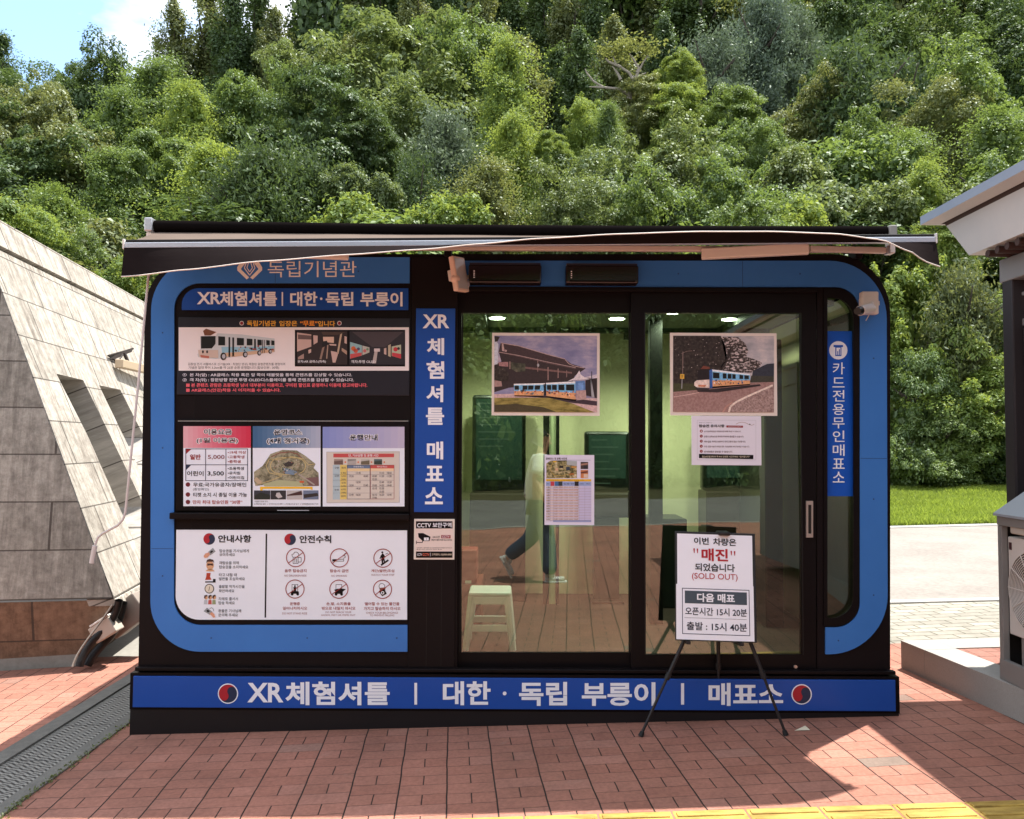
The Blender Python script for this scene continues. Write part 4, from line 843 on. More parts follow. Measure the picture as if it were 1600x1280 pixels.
# notice sheet under poster 2
o = paper('notice_sheet', 1080.5, 1189.5, 650, 727, YR, flat((236, 232, 244), .45), 'white notice sheet with red bullets below the road poster')
sg = Sign(y=YR - .0002); P = lambda a, b: (1075 + a * .075, 645 + b * .075)
sg.frame(*P(190, 155), *P(1415, 985), .3, LGREY, 1)
sg.text('출발시간 운행안내', *P(230, 200), *P(495, 214), INK, 2, 0); sg.text('탑승전 유의사항', *P(230, 245), *P(758, 306), INK, 2, .03); pp([(800, 265), (1145, 270), (1145, 312), (800, 308)], DKRED, 1); sg.text('꼭 확인하여 주시기 바랍니다', *P(830, 278), *P(1110, 300), LETTER, 2, 0)
sg.path([P(*q) for q in ((1000, 240), (1060, 208), (1130, 198), (1200, 212), (1270, 245), (1330, 262), (1380, 242))], .5, flat((150, 110, 90), .5), 1); sg.disc(*P(1285, 243), 1, INK, 2, 10)
for i, (b, x1) in enumerate((('승차권(예매권)은 현장에서만 발권 하실 수 있습니다.', 1105), ('운행시 선착순으로 좌석에 착석하여 탑승할 수 있습니다.', 1160), ('예약 없음. 회차당 30명까지 최대 인원이 탑승 가능합니다.', 1200), ('우천, 강풍 이용이 어려운 경우 기상상황에 따라 취소될 수 있습니다.', 1280), ('반려동물은 탑승할 수 없습니다.', 930))):
    y = 365 + i * 105; sg.disc(*P(276, y + 18), 2.3, DKRED, 1, 16); sg.text(str(i + 1), *P(266, y + 6), *P(286, y + 32), LETTER, 3, 0); sg.text(b, *P(335, y + 8), *P(x1, y + 46), flat((90, 46, 54), .5), 2, .012)
pp([(228, 858), (1362, 880), (1360, 968), (226, 945)], BLACK, 1); sg.text('탑승에 협조하여 주셔서 안전한 시간되세요 “감사합니다”', *P(295, 895), *P(1290, 935), flat((226, 214, 190), .5), 2, .01)
sg.done(o)
# timetable sheet
o = paper('timetable_sheet', 851, 928.5, 711, 820.5, YL, flat((230, 226, 246), .45), 'white sheet with an aerial map above a pink timetable')
sg = Sign(y=YL - .0002); P = lambda a, b: (845 + a * .10158, 700 + b * .10158)
sg.text('운영코스 및 운행 시간표', *P(80, 148), *P(405, 182), INK, 2, .02); sg.rect(*P(410, 186), *P(765, 190), GREY, 1)
MAP2 = printed('printed_aerial_map', 46, (.33, (.03, .03, .015)), (.45, (.10, .09, .035)), (.53, (.26, .22, .10)), (.6, (.42, .36, .2)), (.7, (.6, .52, .4)))
pp([(85, 240), (150, 195), (400, 190), (400, 230), (555, 250), (555, 465), (85, 468)], MAP2, 1); pp([(400, 195), (555, 205), (555, 280), (400, 260)], flat((176, 182, 184), .5), 2)
for q, c in (((285, 275, 345, 310), (34, 30, 34)), ((390, 290, 445, 345), (50, 64, 84)), ((440, 390, 510, 420), (190, 120, 60)), ((470, 280, 545, 310), (206, 150, 80)), ((190, 200, 240, 222), (226, 190, 60)), ((225, 310, 265, 350), (214, 176, 140))): pp([(q[0], q[1]), (q[2], q[1]), (q[2], q[3]), (q[0], q[3])], flat(c, .5), 2)
sg.path([P(*q) for q in ((150, 350), (260, 380), (400, 360), (520, 440))], .8, flat((206, 190, 150), .5), 2); sg.path([P(*q) for q in ((180, 240), (140, 330), (200, 420), (330, 430), (430, 400))], .6, flat((206, 176, 90), .5), 2)
for (y0, y1), cs_ in (((215, 325), ((70, 56, 56), (170, 130, 110), (40, 44, 52))), ((340, 465), ((206, 130, 80), (110, 60, 50), (226, 200, 180)))):
    pp([(612, y0), (728, y0), (728, y1), (612, y1)], flat(cs_[0], .5), 1); pp([(615, y0 + 30), (725, y0 + 14), (725, y0 + 40), (615, y0 + 56)], flat(cs_[1], .5), 2); pp([(660, y0 + 60), (725, y0 + 64), (725, y1 - 4), (660, y1 - 8)], flat(cs_[2], .5), 2)
pp([(80, 478), (775, 482), (775, 515), (80, 512)], YEL, 1); sg.text('운행시간 09:30 ~ 17:00 (순환버스 탑승장 기준)', *P(95, 488), *P(660, 504), INK, 2, 0)
pp([(80, 518), (775, 520), (775, 585), (80, 585)], flat((160, 176, 220), .5), 1)
for a, b, c in ((150, 208, (196, 66, 80)), (218, 272, (66, 110, 160)), (272, 332, (50, 60, 70)), (520, 582, (34, 30, 40))): pp([(a, 516), (b, 516), (b, 585), (a, 585)], flat(c, .5), 2)
for b, a, e in (('회차', 90, 130), ('도보', 350, 440), ('탑승', 460, 510), ('소요시간', 596, 660), ('비고', 700, 750)): sg.text(b, *P(a, 540), *P(e, 562), INK, 3, 0)
pp([(585, 590), (775, 590), (775, 1140), (675, 1140), (675, 1110), (585, 1110)], flat((206, 200, 232), .5), 1)
for i in range(13):
    y = 592 + i * 41; pp([(80, y), (580, y), (580, y + 24), (80, y + 24)], flat((232, 206, 200) if i % 2 else (226, 212, 210), .5), 1)
    sg.rect(*P(80, y + 34), *P(775, y + 37), flat((170, 140, 150), .5), 2)
    sg.text('%d회' % (i + 1), *P(88, y + 4), *P(135, y + 26), GT, 3, .01)
    sg.text('%02d:%02d  %02d:%02d  %02d:%02d  %02d:%02d  %02d:%02d' % (9 + i // 2, 30 * (i % 2), 9 + i // 2, 30 * (i % 2) + 5, 9 + i // 2, 30 * (i % 2) + 10, 9 + i // 2, 30 * (i % 2) + 15, 9 + i // 2, 30 * (i % 2) + 20), *P(200, y + 3), *P(570, y + 22), flat((150, 90, 90), .5), 3, 0)
for x in (150, 190, 585, 675): sg.rect(*P(x, 590), *P(x + 3, 1130), flat((150, 140, 170), .5), 2)
pp([(190, 1112), (775, 1112), (775, 1140), (190, 1140)], flat((160, 170, 214), .5), 2); sg.done(o)

PRINT[:] = [3.0, 0.0]
# ------------------------------------------------------------------ awning over the front
A = thing('retractable_awning', (0, 0, kzt), 'black retractable awning with silver front rail and flapping valance', 'awning')
FAB = flat((40, 33, 33), .8, .15); FABT = flat((34, 28, 28), .85, .1)
def fabric(name, rgb):
    g = G(name); c = C(*rgb); g.base(g.mix(g.noise(g.co(), 4, 6, .6), tuple(q * .8 for q in c[:3]) + (1,), tuple(q * 1.25 for q in c[:3]) + (1,))); g.bump(g.noise(g.map(g.co(), (1, 4, 4)), 3, 3), .25, .02)
    return g.set(1.0, spec=.0)
FB = fabric('black_awning_fabric', (34, 29, 29)); FB3 = fabric('sunlit_awning_fabric', (104, 92, 84)); FB2 = fabric('awning_cover_fabric', (20, 17, 17))  # canopy cloth: sunlight on the black fabric put into a paler colour
pl_, pr_ = onY(243, 354, .06), onY(1384, 363, .06)
mb = MB(); mb.tube([pl_ + (pr_ - pl_) * (i / 20) + Vector((0, 0, -.010 * math.sin(math.pi * i / 20))) for i in range(21)], .034, FB2, 18); mb.build('fabric_roll', A)
for p, s_ in ((pl_, -1), (pr_, 1)):
    mb = MB(); x0, x1 = sorted((p.x + s_ * .002, p.x + s_ * .045)); mb.rbox(x0, x1, .015, .11, p.z - .036, p.z + (.04 if s_ < 0 else .03), ALU if s_ < 0 else flat((150, 146, 142), .5), .006); mb.rbox(x0 + .006, x1 - .006, .03, .09, p.z - .125, p.z - .0405, CREAM, .004)
    mb.build('end_bracket', A)
PR = .34; ra, rb = onY(196, 384.5, -PR), onY(1460, 375.5, -PR)
def rail(t): return ra + (rb - ra) * t
# fabric sheet between roll and rail
mb = MB(); n = 40; vs = []
for j in range(6):
    for i in range(n + 1):
        t = i / n; a = pl_ + (pr_ - pl_) * t + Vector((0, -.012, -.036)); b = rail(t) + Vector((0, .014, .026)); f = j / 5
        vs.append(a.lerp(b, f) + Vector((0, 0, -.008 * math.sin(math.pi * f) * (1 + .5 * math.sin(t * 40)))))
mb.add(vs, [[j * (n + 1) + i, j * (n + 1) + i + 1, (j + 1) * (n + 1) + i + 1, (j + 1) * (n + 1) + i] for j in range(5) for i in range(n)], FB3, True); mb.build('canopy_fabric', A)
ang = math.atan2(rb.z - ra.z, rb.x - ra.x); RL = (rb - ra).length
MR = Matrix.Translation(ra) @ Matrix.Rotation(-ang, 4, 'Y')
SIL = flat((196, 200, 210), .3, .5, .35)
mb = MB(); mb.rbox(0, RL, -.012, .016, -.014, .016, SIL, .004, MR); mb.rbox(.002, RL - .002, -.004, .016, .0162, .032, flat((18, 14, 15), .6), .003, MR); r_ = mb.build('front_rail', A)
for x0, x1 in ((-.010, -.0004), (RL + .0004, RL + .010)):
    mb = MB(); mb.rbox(x0, x1, -.014, .02, -.018, .034, flat((225, 220, 215), .4), .003, MR); mb.build('rail_end_cap', r_)
# valance: hangs at both ends, blown out towards the viewer in the middle
keys = [(0, -82), (.08, -60), (.18, -41), (.28, -30), (.37, -21), (.44, -12), (.51, -3), (.6, 4), (.70, 8), (.78, 7), (.86, 2), (.915, -9), (.95, -30), (.98, -58), (1, -76)]
def phi(t):
    for (a, b), (c, d) in zip(keys[:-1], keys[1:]):
        if t <= c: f = (t - a) / (c - a); f = f * f * (3 - 2 * f) * .5 + f * .5; return b + (d - b) * f
    return keys[-1][1]
mb = MB(); n = 90; m = 6; vs = []; H = .155; base = []
for j in range(m + 1):
    for i in range(n + 1):
        t = i / n; f = j / m; a = rad(phi(t)); b = rail(t) + Vector((0, -.0135, -.012))
        if t > .93: hh = H * (1 - .1 * (t - .93) / .07)
        else: hh = H
        sag = math.sin(math.pi * f) * .012
        rip = .0015 * math.sin(t * 37) * f
        vs.append(b + Vector((0, -math.cos(a) * hh * f - math.sin(-a) * sag * 0 + rip, math.sin(a) * hh * f + sag * .6)))
mb.add(vs, [[j * (n + 1) + i, j * (n + 1) + i + 1, (j + 1) * (n + 1) + i + 1, (j + 1) * (n + 1) + i] for j in range(m) for i in range(n)], FB, True); va = mb.build('valance', A)
mb = MB(); mb.tube([vs[m * (n + 1) + i] for i in range(n + 1)], .0032, flat((226, 216, 206), .6), 6); mb.build('trim_cord', va)
# torsion bar and folding arms under the rail
q0, q1 = onY(640, 387, -.06), onY(1384, 391, -.06); mb = MB(); BAR = flat((222, 208, 198), .45)
z_ = q0.z; mb.rbox(-2.0, q1.x, -.085, -.05, z_ - .016, z_ + .012, BAR, .004); mb.build('torsion_bar', A)
mb = MB(); a_, b_ = onY(1096, 397, -.10), onY(1264, 388.5, -.22); ARM = flat((240, 228, 216), .45)
d_ = (b_ - a_); MM = Matrix.Translation(a_) @ d_.to_track_quat('X', 'Z').to_matrix().to_4x4()
mb.rbox(0, d_.length, -.02, .02, -.030, .028, ARM, .006, MM); mb.build('folding_arm', A)
mb = MB(); c_ = onY(1383, 391, -.15); d_ = c_ - b_; MM = Matrix.Translation(b_) @ d_.to_track_quat('X', 'Z').to_matrix().to_4x4()
mb.rbox(.004, d_.length, -.016, .016, -.018, .014, BAR, .005, MM); mb.rbox(d_.length + .001, d_.length + .02, -.02, .02, -.024, .022, ALU, .005, MM); mb.build('folding_arm', A)
mb = MB(); a_, b_ = onY(545, 400, -.10), onY(330, 391, -.22); d_ = b_ - a_; MM = Matrix.Translation(a_) @ d_.to_track_quat('X', 'Z').to_matrix().to_4x4(); mb.rbox(0, d_.length, -.02, .02, -.022, .018, ARM, .006, MM); mb.build('folding_arm', A)
for px in (300, 700, 1150, 1340):
    mb = MB(); x = onY(px, 390, -.03).x; mb.rbox(x - .02, x + .02, -.0495, .05, kzt - .03, z_ + .02, BLK2, .004); mb.build('mounting_bracket', A)
CW = flat((206, 200, 198), .4)
cy = -.30; pts = [onY(q[0], q[1], cy) for q in ((236, 384), (232, 430), (216, 600), (196, 800), (192, 812), (184, 821), (160, 834), (153, 840), (149, 850), (143, 880))]
mb = MB(); mb.tube(pts, .0062, CW, 8); mb.tube([pts[-2] + (pts[-1] - pts[-2]) * .1, pts[-1]], .0125, CW, 10); mb.build('crank_rod', A)

# ------------------------------------------------------------------ devices on the upper trim
ACB = flat((30, 18, 22), .22, .6)
def curtain(x0, x1, y0, y1, label):
    a, b, c, d = rectY(x0, y0, x1, y1, -.10); t = thing('air_curtain', ((a + b) / 2, -.05, c), label, 'air curtain', 'black air curtains above the sliding doors')
    mb = MB(); mb.rbox(a, b, -.10, -.0115, c, d, ACB, .008); bo = mb.build('casing', t)
    mb = MB(); mb.rbox(a + .004, b - .004, -.085, -.03, d + .0005, d + .014, flat((60, 54, 66), .35), .004); mb.build('intake_grille', t)
    mb = MB(); mb.rbox(a + .02, b - .02, -.104, -.1005, c + .006, c + .014, BLK2, .001); mb.build('outlet_slot', t)
    mb = MB(); p = onY(x0 + 9, (y0 + y1) / 2 + 1, -.1005)
    for k, zz in enumerate((.018, .006, -.004, -.016)): mb.box(p.x - .004, p.x + .003, -.1012, -.1003, p.z + zz - .003, p.z + zz + .003, LETTER)
    mb.build('indicator_marks', t); return t
curtain(732, 846, 413.5, 442, 'glossy black air curtain beside the tilted floodlight'); curtain(884, 998, 414.5, 442.5, 'glossy black air curtain farther from the tilted floodlight')
# tilted beige floodlight
p = onY(717, 428, -.10); t = thing('floodlight', p, 'tilted beige floodlight at the top of the black pillar', 'lamp')
M_ = Matrix.Translation(p) @ Matrix.Rotation(rad(-9), 4, 'Y') @ Matrix.Rotation(rad(58), 4, 'Z')
BG = flat((240, 206, 184), .45)
mb = MB(); mb.rbox(-.055, .055, -.016, .016, -.098, .092, BG, .006, M_); mb.build('lamp_head', t)
mb = MB(); mb.box(-.045, .045, -.018, -.0165, -.085, .08, flat((206, 200, 196), .25), M_); mb.build('lens', t)
mb = MB(); mb.rbox(-.02, .02, .0165, .06, -.03, .03, CREAM, .004, M_); mb.tube([M_ @ Vector((0, .06, 0)), Vector((p.x + .045, -.0118, p.z))], .012, CREAM, 8); mb.build('bracket', t)
q = onY(711.5, 436, -.13); mb = MB()
bm = bmesh.new(); bmesh.ops.create_uvsphere(bm, u_segments=16, v_segments=10, radius=.026); bm.verts.index_update()
mb.add([v.co + q for v in bm.verts], [[v.index for v in f.verts] for f in bm.faces], BG, True); bm.free(); mb.build('motion_sensor', t)
mb = MB(); mb.tube([onY(a, b, -.06) for a, b in ((720, 455), (726, 456.5), (731, 453), (733, 446), (732, 438))], .0022, CREAM, 6); mb.build('cable', t)
# camera on the right trim
a, b, c, d = rectY(1344, 456.5, 1370.5, 492, -.03); t = thing('security_camera', ((a + b) / 2, -.02, c), 'white bullet security camera with junction box on the blue trim', 'camera')
mb = MB(); mb.rbox(a, b, -.055, -.0112, c, d, CREAM, .008); mb.rbox(a - .004, a + .006, -.045, -.02, c + .03, c + .09, CREAM, .003); mb.rbox(b + .0005, b + .008, -.045, -.02, c + .05, c + .075, CREAM, .002); mb.build('junction_box', t)
p0, p1 = onY(1361, 482, -.09), onY(1344, 485.5, -.17); dd = (p1 - p0).normalized()
mb = MB(); mb.tube([p0 - dd * .01, p0, p0 + dd * .012, p1], [.018, .026, .028, .027], flat((226, 212, 204), .4), 20); mb.build('camera_body', t)
mb = MB(); mb.tube([p1 + dd * .0005, p1 + dd * .03], [.024, .02], flat((14, 13, 14), .3), 20); mb.build('lens_hood', t)
mb = MB(); mb.tube([p0, onY(1362, 474, -.055)], .012, CREAM, 10); mb.tube([onY(1358, 492, -.05), onY(1353, 501, -.05)], .0025, CREAM, 6); mb.build('mount_joint', t)

# ------------------------------------------------------------------ inside the kiosk
def machine(px0, px1, py0, py1, yb, label, slim=False, stem=None, full=None):
    x0 = (px0 - 800) / F * (yb + 4.4); x1 = (px1 - 800) / F * (yb + 4.4); z1 = onY(px0, py0, yb).z; z0 = onY(px0, py1, yb).z
    t = thing('ticket_machine', ((x0 + x1) / 2, yb + .1, .298), label, 'ticket machine', 'ticket machines inside the kiosk')
    DK = flat((20, 24, 22), .28); mb = MB(); mb.rbox(x0, x1, yb, yb + .10, z0, z1, DK, .02); bo = mb.build('screen_housing', t)
    mb = MB(); mb.box(x0 + .03, x1 - .03, yb - .003, yb - .0006, z0 + .10, z1 - .03, flat((44, 62, 58), .12)); 
    for k in range(7): mb.box(x0 + .05, x0 + .05 + (x1 - x0 - .1) * (.5 + .5 * ((k * 37) % 10) / 10), yb - .0036, yb - .0031, z1 - .07 - k * .055, z1 - .06 - k * .055, flat((66, 80, 76), .3))
    mb.build('screen', bo)
    mb = MB(); RB = flat((40, 28, 26), .4)
    if full: mb.rbox((full[0] - 800) / F * (yb + 4.4), (full[1] - 800) / F * (yb + 4.4), yb - .02, yb + .25, .2985, z0 - .002, RB, .01)
    if stem:
        mb.rbox((stem[0] - 800) / F * (yb + 4.4), (stem[1] - 800) / F * (yb + 4.4), yb + .01, yb + .09, .32, z0 - .20, RB, .006)
        mb.rbox(x0, x1 + .02, yb - .02, yb + .12, z0 - .198, z0 - .002, RB, .02); mb.rbox(x0 + .05, x1 - .05, yb - .06, yb + .16, .2985, .318, RB, .006)
    mb.build('pedestal', t); return t
machine(738, 822, 617, 770, 1.75, 'dark ticket machine with wide base seen left of the timetable', full=(735, 822))
machine(914, 984, 674, 768, 1.70, 'slim dark ticket machine on a pedestal right of the timetable', stem=(928, 968))
machine(1098, 1187, 640, 767, 1.70, 'dark ticket machine behind the right door and easel', full=(1102, 1184))
x = (862 - 800) / F * 6.1; mb = MB(); mb.rbox(x - .065, x - .02, 1.62, 1.68, .2985, IZT - .002, flat((16, 16, 15), .4), .004); mb.rbox(x + .03, x + .055, 1.62, 1.68, .2985, IZT - .002, flat((16, 16, 15), .4), .004); mb.box(x - .0195, x + .0295, 1.64, 1.66, .2987, IZT - .003, IV2)
tag(mb.build('partition_post'), 'black double post between the two ticket machines inside', 'post')
x = (1022 - 800) / F * 5.4; mb = MB(); mb.rbox(x - .03, x + .055, .98, 1.06, .2985, IZT - .052, flat((16, 17, 16), .4), .004); tag(mb.build('partition_post'), 'black post behind the right edge of the left door', 'post')
x = (1235 - 800) / F * 5.3; mb = MB(); mb.rbox(x - .17, x - .05, .9, 1.5, .2985, 2.2, flat((20, 21, 19), .35), .01); tag(mb.build('tall_dark_box'), 'tall dark cabinet behind the right sliding door', 'cabinet')
x = (1040 - 800) / F * 6.2; mb = MB(); mb.rbox(x - .17, x + .1, 1.5, 1.9, .2985, .95, flat((18, 24, 20), .4), .01); tag(mb.build('low_cabinet'), 'low dark cabinet behind the easel inside the kiosk', 'cabinet')
mb = MB(); mb.rbox(kx1 - .17, kx1 - .10, .10, .75, .2985, 2.25, flat((46, 36, 31), .4), .006); tag(mb.build('tall_dark_box'), 'dark panel added behind the narrow side window to darken it', 'cabinet')  # made-up dark panel, added so that the side window looks dark
# white plastic stool
sx, sy, sz = (768 - 800) / F * 4.82, .42, .298
st = thing('plastic_stool', (sx, sy, sz), 'white plastic stool behind the left door glass', 'stool'); PW = flat((240, 240, 246), .4)
zt = onY(768, 926, sy - .12).z; hw = .125
mb = MB(); mb.rbox(sx - hw, sx + hw, sy - hw, sy + hw, zt - .025, zt, PW, .012); mb.build('seat', st)
for i in (-1, 1):
    for j in (-1, 1):
        mb = MB(); mb.tube([(sx + i * (hw - .022), sy + j * (hw - .022), zt - .026), (sx + i * (hw + .012), sy + j * (hw + .012), sz + .001)], [.024, .019], PW, 8); mb.build('leg', st)
zm = zt - (zt - sz) * .62
for j in (-1, 1):
    mb = MB(); mb.rbox(sx - hw - .004, sx + hw + .004, sy + j * (hw - .004) - .006, sy + j * (hw - .004) + .006, zm - .02, zm + .02, PW, .004); mb.build('stretcher', st)
    mb = MB(); mb.rbox(sx + j * (hw - .004) - .006, sx + j * (hw - .004) + .006, sy - hw + .012, sy + hw - .012, zm - .019, zm + .019, PW, .004); mb.build('stretcher', st)
    mb = MB(); mb.rbox(sx - hw + .004, sx + hw - .004, sy + j * (hw - .008) - .005, sy + j * (hw - .008) + .005, zt - .07, zt - .0255, PW, .004); mb.build('apron', st)
a, b, c, d = rectY(714, 860, 745, 912, .8); t = thing('red_storage_box', ((a + b) / 2, .9, c), 'dull red storage box at the left end of the left door', 'box')
mb = MB(); mb.rbox(a, b, .8, 1.0, c, d, flat((150, 62, 60), .5), .006); mb.build('box_body', t); mb = MB(); mb.box(b - .075, b - .035, .797, .7994, c + .001, c + .02, LETTER); mb.build('tag', t)
mb = MB(); mb.rbox(a - .05, b + .03, .76, 1.2, .2985, c - .001, flat((110, 50, 44), .5), .006); tag(mb.build('wooden_bench'), 'reddish bench carrying the red storage box', 'bench')
p = onY(728, 1002, .4); mb = MB(); mb.tube([(p.x, .4, .299), (p.x + .01, .4, p.z + .03)], [.02, .014], flat((206, 150, 60), .5), 10); tag(mb.build('floor_brush_handle'), 'short orange wooden stick beside the white stool', 'stick')

# ------------------------------------------------------------------ folding easel and its placard
yb, yt = -.235, -.165
bl, br, tl_, tr_ = onY(1057, 999, yb), onY(1179.5, 1003, yb), onY(1062.5, 833.5, yt), onY(1182, 838, yt)
X = (br - bl).normalized(); wB = ((br - bl).length + (tr_ - tl_).length) / 2; Zv = ((tl_ + tr_) / 2 - (bl + br) / 2); hB = Zv.length; Zv = (Zv - X * Zv.dot(X)).normalized(); Nv = Zv.cross(X)
MBd = Matrix(((X.x, Nv.x, Zv.x, bl.x), (X.y, Nv.y, Zv.y, bl.y), (X.z, Nv.z, Zv.z, bl.z), (0, 0, 0, 1)))
ea = thing('display_easel', (1.03, -.2, gz(1.03)), 'black folding tripod easel in front of the right door', 'easel')
EB = flat((34, 31, 32), .45); apex = onY(1124, 893, -.11)
fl, fr, fb = onG(1001, 1151), onG(1228, 1149), onG(1123, 1124)
for f_, top in ((fl, apex + Vector((-.02, 0, 0))), (fr, apex + Vector((.02, 0, 0))), (fb, apex + Vector((0, .03, 0)))):
    f_ = f_ + Vector((0, 0, .004)); mid = f_.lerp(top, .34)
    mb = MB(); mb.tube([mid, top], .0105, EB, 10); lg = mb.build('leg', ea)
    mb = MB(); mb.tube([f_ + (top - f_) * .02, mid + (top - mid) * .02], .0075, EB, 10); mb.build('lower_tube', lg)
    mb = MB(); mb.tube([mid - (top - mid) * .01, mid + (top - mid) * .05], .0155, flat((24, 22, 23), .5), 10); mb.build('leg_clamp', lg)
    mb = MB(); mb.tube([f_ - Vector((0, 0, .003)), f_ + (top - f_) * .025], [.015, .011], flat((22, 20, 20), .6), 10); mb.build('rubber_foot', lg)
mb = MB(); at_ = onY(1128, 832, -.125); mb.tube([apex + Vector((0, 0, -.03)), at_], .009, EB, 10); mb.rbox(at_.x - .03, at_.x + .03, at_.y - .06, at_.y + .02, at_.z - .012, at_.z + .008, EB, .006); mb.build('mast', ea)
mb = MB(); mb.box(.05, .07, -.014, .16, -.022, -.0065, EB, MBd); mb.box(wB - .08, wB - .06, -.014, .16, -.022, -.0065, EB, MBd); mb.rbox(.03, wB - .03, .028, .04, .0, .022, EB, .003, MBd); mb.build('ledge_bracket', ea)
pc = thing('sold_out_placard', (bl + br) / 2, 'white sold out placard with a black frame on the easel', 'placard')
mb = MB(); mb.rbox(-.004, wB + .014, .006, .018, -.006, hB + .012, flat((40, 42, 44), .5), .003, MBd); mb.build('backing_board', pc)
px0, px1, py0, py1 = 1057.0, 1181.0, 833.5, 1002.0
def MP(M, w_, h_, q):       # mapping of local 0..1 coordinates on the board
    return lambda a, b, h: M @ Vector((a * w_, .0058 - h, (1 - b) * h_))
WP = flat((244, 245, 254), .42)
sg = Sign(fn=MP(MBd, wB, hB, None)); sg.h = .0006
u = lambda a, b: ((a - 90) / (888 - 90), (b - 88) / (1180 - 88))
def U(a, b):   # straighten the photo's slight tilt
    return ((a - 100 + (b - 88) * .018 * 1.0) / 795.0, (b - 86 - (a - 100) * .035) / 1075.0)
def up_(pts, m, l): sg.poly([U(*q) for q in pts][::-1], m, l)
sg.poly([(.015, .0), (.015, .497), (.995, .485), (.995, .0)], WP, 1); sg.poly([(0, .482), (0, 1), (1, 1), (1, .482)], WP, 2)
def ut(b, x0, y0, x1, y1, m, l=4, bold=.01):
    (a0, b0), (a1, b1) = U(x0, y0), U(x1, y1); sg.text(b, a0, b0, a1, b1, m, l, bold)
ut('이번', 285, 126, 437, 205, INK, bold=.022); ut('차량은', 483, 136, 722, 220, INK, bold=.022)
ut('매진', 360, 240, 632, 380, RED, bold=.03); 
for xx in (284, 318, 668, 702):
    up_([(xx - 8, 242 + (xx - 284) * .07), (xx + 8, 242 + (xx - 284) * .07), (xx + 4, 288 + (xx - 284) * .07), (xx - 3, 288 + (xx - 284) * .07)], RED, 4)
ut('되었습니다', 290, 392, 698, 488, INK, bold=.02); ut('(SOLD OUT)', 255, 492, 724, 586, RED, bold=.004)
SLATE = flat((70, 82, 92), .5)
def uframe(x0, y0, x1, y1, t, m, l):
    (a0, b0), (a1, b1) = U(x0, y0), U(x1, y1); tw, th = t / 795, t / 1075
    sg.rect(a0, b0, a1, b0 + th, m, l); sg.rect(a0, b1 - th, a1, b1, m, l); sg.rect(a0, b0 + th, a0 + tw, b1 - th, m, l); sg.rect(a1 - tw, b0 + th, a1, b1 - th, m, l)
uframe(150, 645, 833, 1132, 7, NAVY, 3)
(a0, b0), (a1, b1) = U(178, 672), U(812, 822); sg.rect(a0, b0, a1, b1, SLATE, 3)
ut('다음 매표', 302, 698, 688, 800, LETTER, 5, .03); ut('오픈시간 15시 20분', 178, 838, 808, 940, flat((36, 42, 60), .5), 4, .016); ut('출발 : 15시 40분', 190, 985, 803, 1090, flat((36, 42, 60), .5), 4, .016)
(a0, b0), (a1, b1) = U(168, 940), U(803, 972); sg.rect(a0, (b0 + b1) / 2 - .0015, a1, (b0 + b1) / 2 + .0015, GREY, 4)
sg.done(pc)

# folded paper scrap on the paving near the easel
q = onG(1254, 1140); t1 = [onG(1241, 1143), onG(1258, 1135), onG(1266, 1142)]
mb = MB(); z_ = .004; a, b, c = [Vector((v.x, v.y, gz(v.x) + z_)) for v in t1]; ap = (a + b + c) / 3 + Vector((.01, -.005, .016)); PS = flat((214, 204, 180), .7)
mb.add([a, b, c, ap], [[0, 1, 3], [1, 2, 3], [2, 0, 3]], PS); tag(mb.build('paper_scrap'), 'small folded cream paper scrap on the paving by the easel foot', 'litter')
# ------------------------------------------------------------------ stone building on the left
def stone_mat(name, c1, c2, stain, du, dv, streak=1.0, brown=False):
    g = G(name); uv = g.n('UVMap').outputs[0]; x, y, _ = g.sep(uv)
    fine = g.noise(uv, 42, 5, .8); med = g.noise(uv, 11, 6, .75)
    c = g.mix(fine, c1 + (1,), c2 + (1,))
    c = g.mix(1.0, c, g.ramp(med, (.34, (.60, .59, .57)), (.66, (1.14, 1.13, 1.11))), 'MULTIPLY')
    st = g.noise(g.map(uv, (9.0, .8, 1)), 1.9, 9, .78); st2 = g.noise(g.map(uv, (4, 2.2, 1)), 1.6, 7, .75)
    m = g.math('MULTIPLY', g.ramp(st, (.43, (0, 0, 0)), (.60, (.85, .85, .85))), g.ramp(st2, (.34, (.25, .25, .25)), (.62, (1, 1, 1))))
    c = g.mix(g.math('MULTIPLY', m, streak), c, stain + (1,))
    # slab to slab variation and open joints
    row = g.math('FLOOR', g.math('DIVIDE', y, dv)); off = g.math('MULTIPLY', g.math('FRACT', g.math('MULTIPLY', row, .5)), du)
    fx = g.math('FRACT', g.math('DIVIDE', g.math('ADD', x, off), du)); fy = g.math('FRACT', g.math('DIVIDE', y, dv))
    wn = g.n('TexWhiteNoise', noise_dimensions='2D'); g.put(wn.inputs[0], g.comb(g.math('FLOOR', g.math('DIVIDE', g.math('ADD', x, off), du)), row))
    c = g.mix(1.0, c, g.ramp(wn.outputs[0], (0, (.85, .85, .84)), (1, (1.08, 1.08, 1.08))), 'MULTIPLY')
    j = g.math('MAXIMUM', g.math('LESS_THAN', g.math('MULTIPLY', fx, du), .016), g.math('LESS_THAN', g.math('MULTIPLY', fy, dv), .010))
    g.base(g.mix(g.math('MULTIPLY', j, .8), c, (.05, .042, .036, 1)))
    g.bump(g.math('SUBTRACT', fine, g.math('MULTIPLY', j, 2.0)), .4, .006); return g.set(.85, spec=.2)
SL = stone_mat('granite_slope', (.40, .37, .325), (.63, .58, .515), (.14, .108, .085), .62, .34, .95)
SF = stone_mat('granite_front', (.27, .266, .236), (.54, .53, .475), (.065, .058, .05), .92, .34, .7)
SB = stone_mat('stained_granite_base', (.20, .13, .085), (.30, .20, .14), (.08, .05, .035), 1.1, .30, .5)
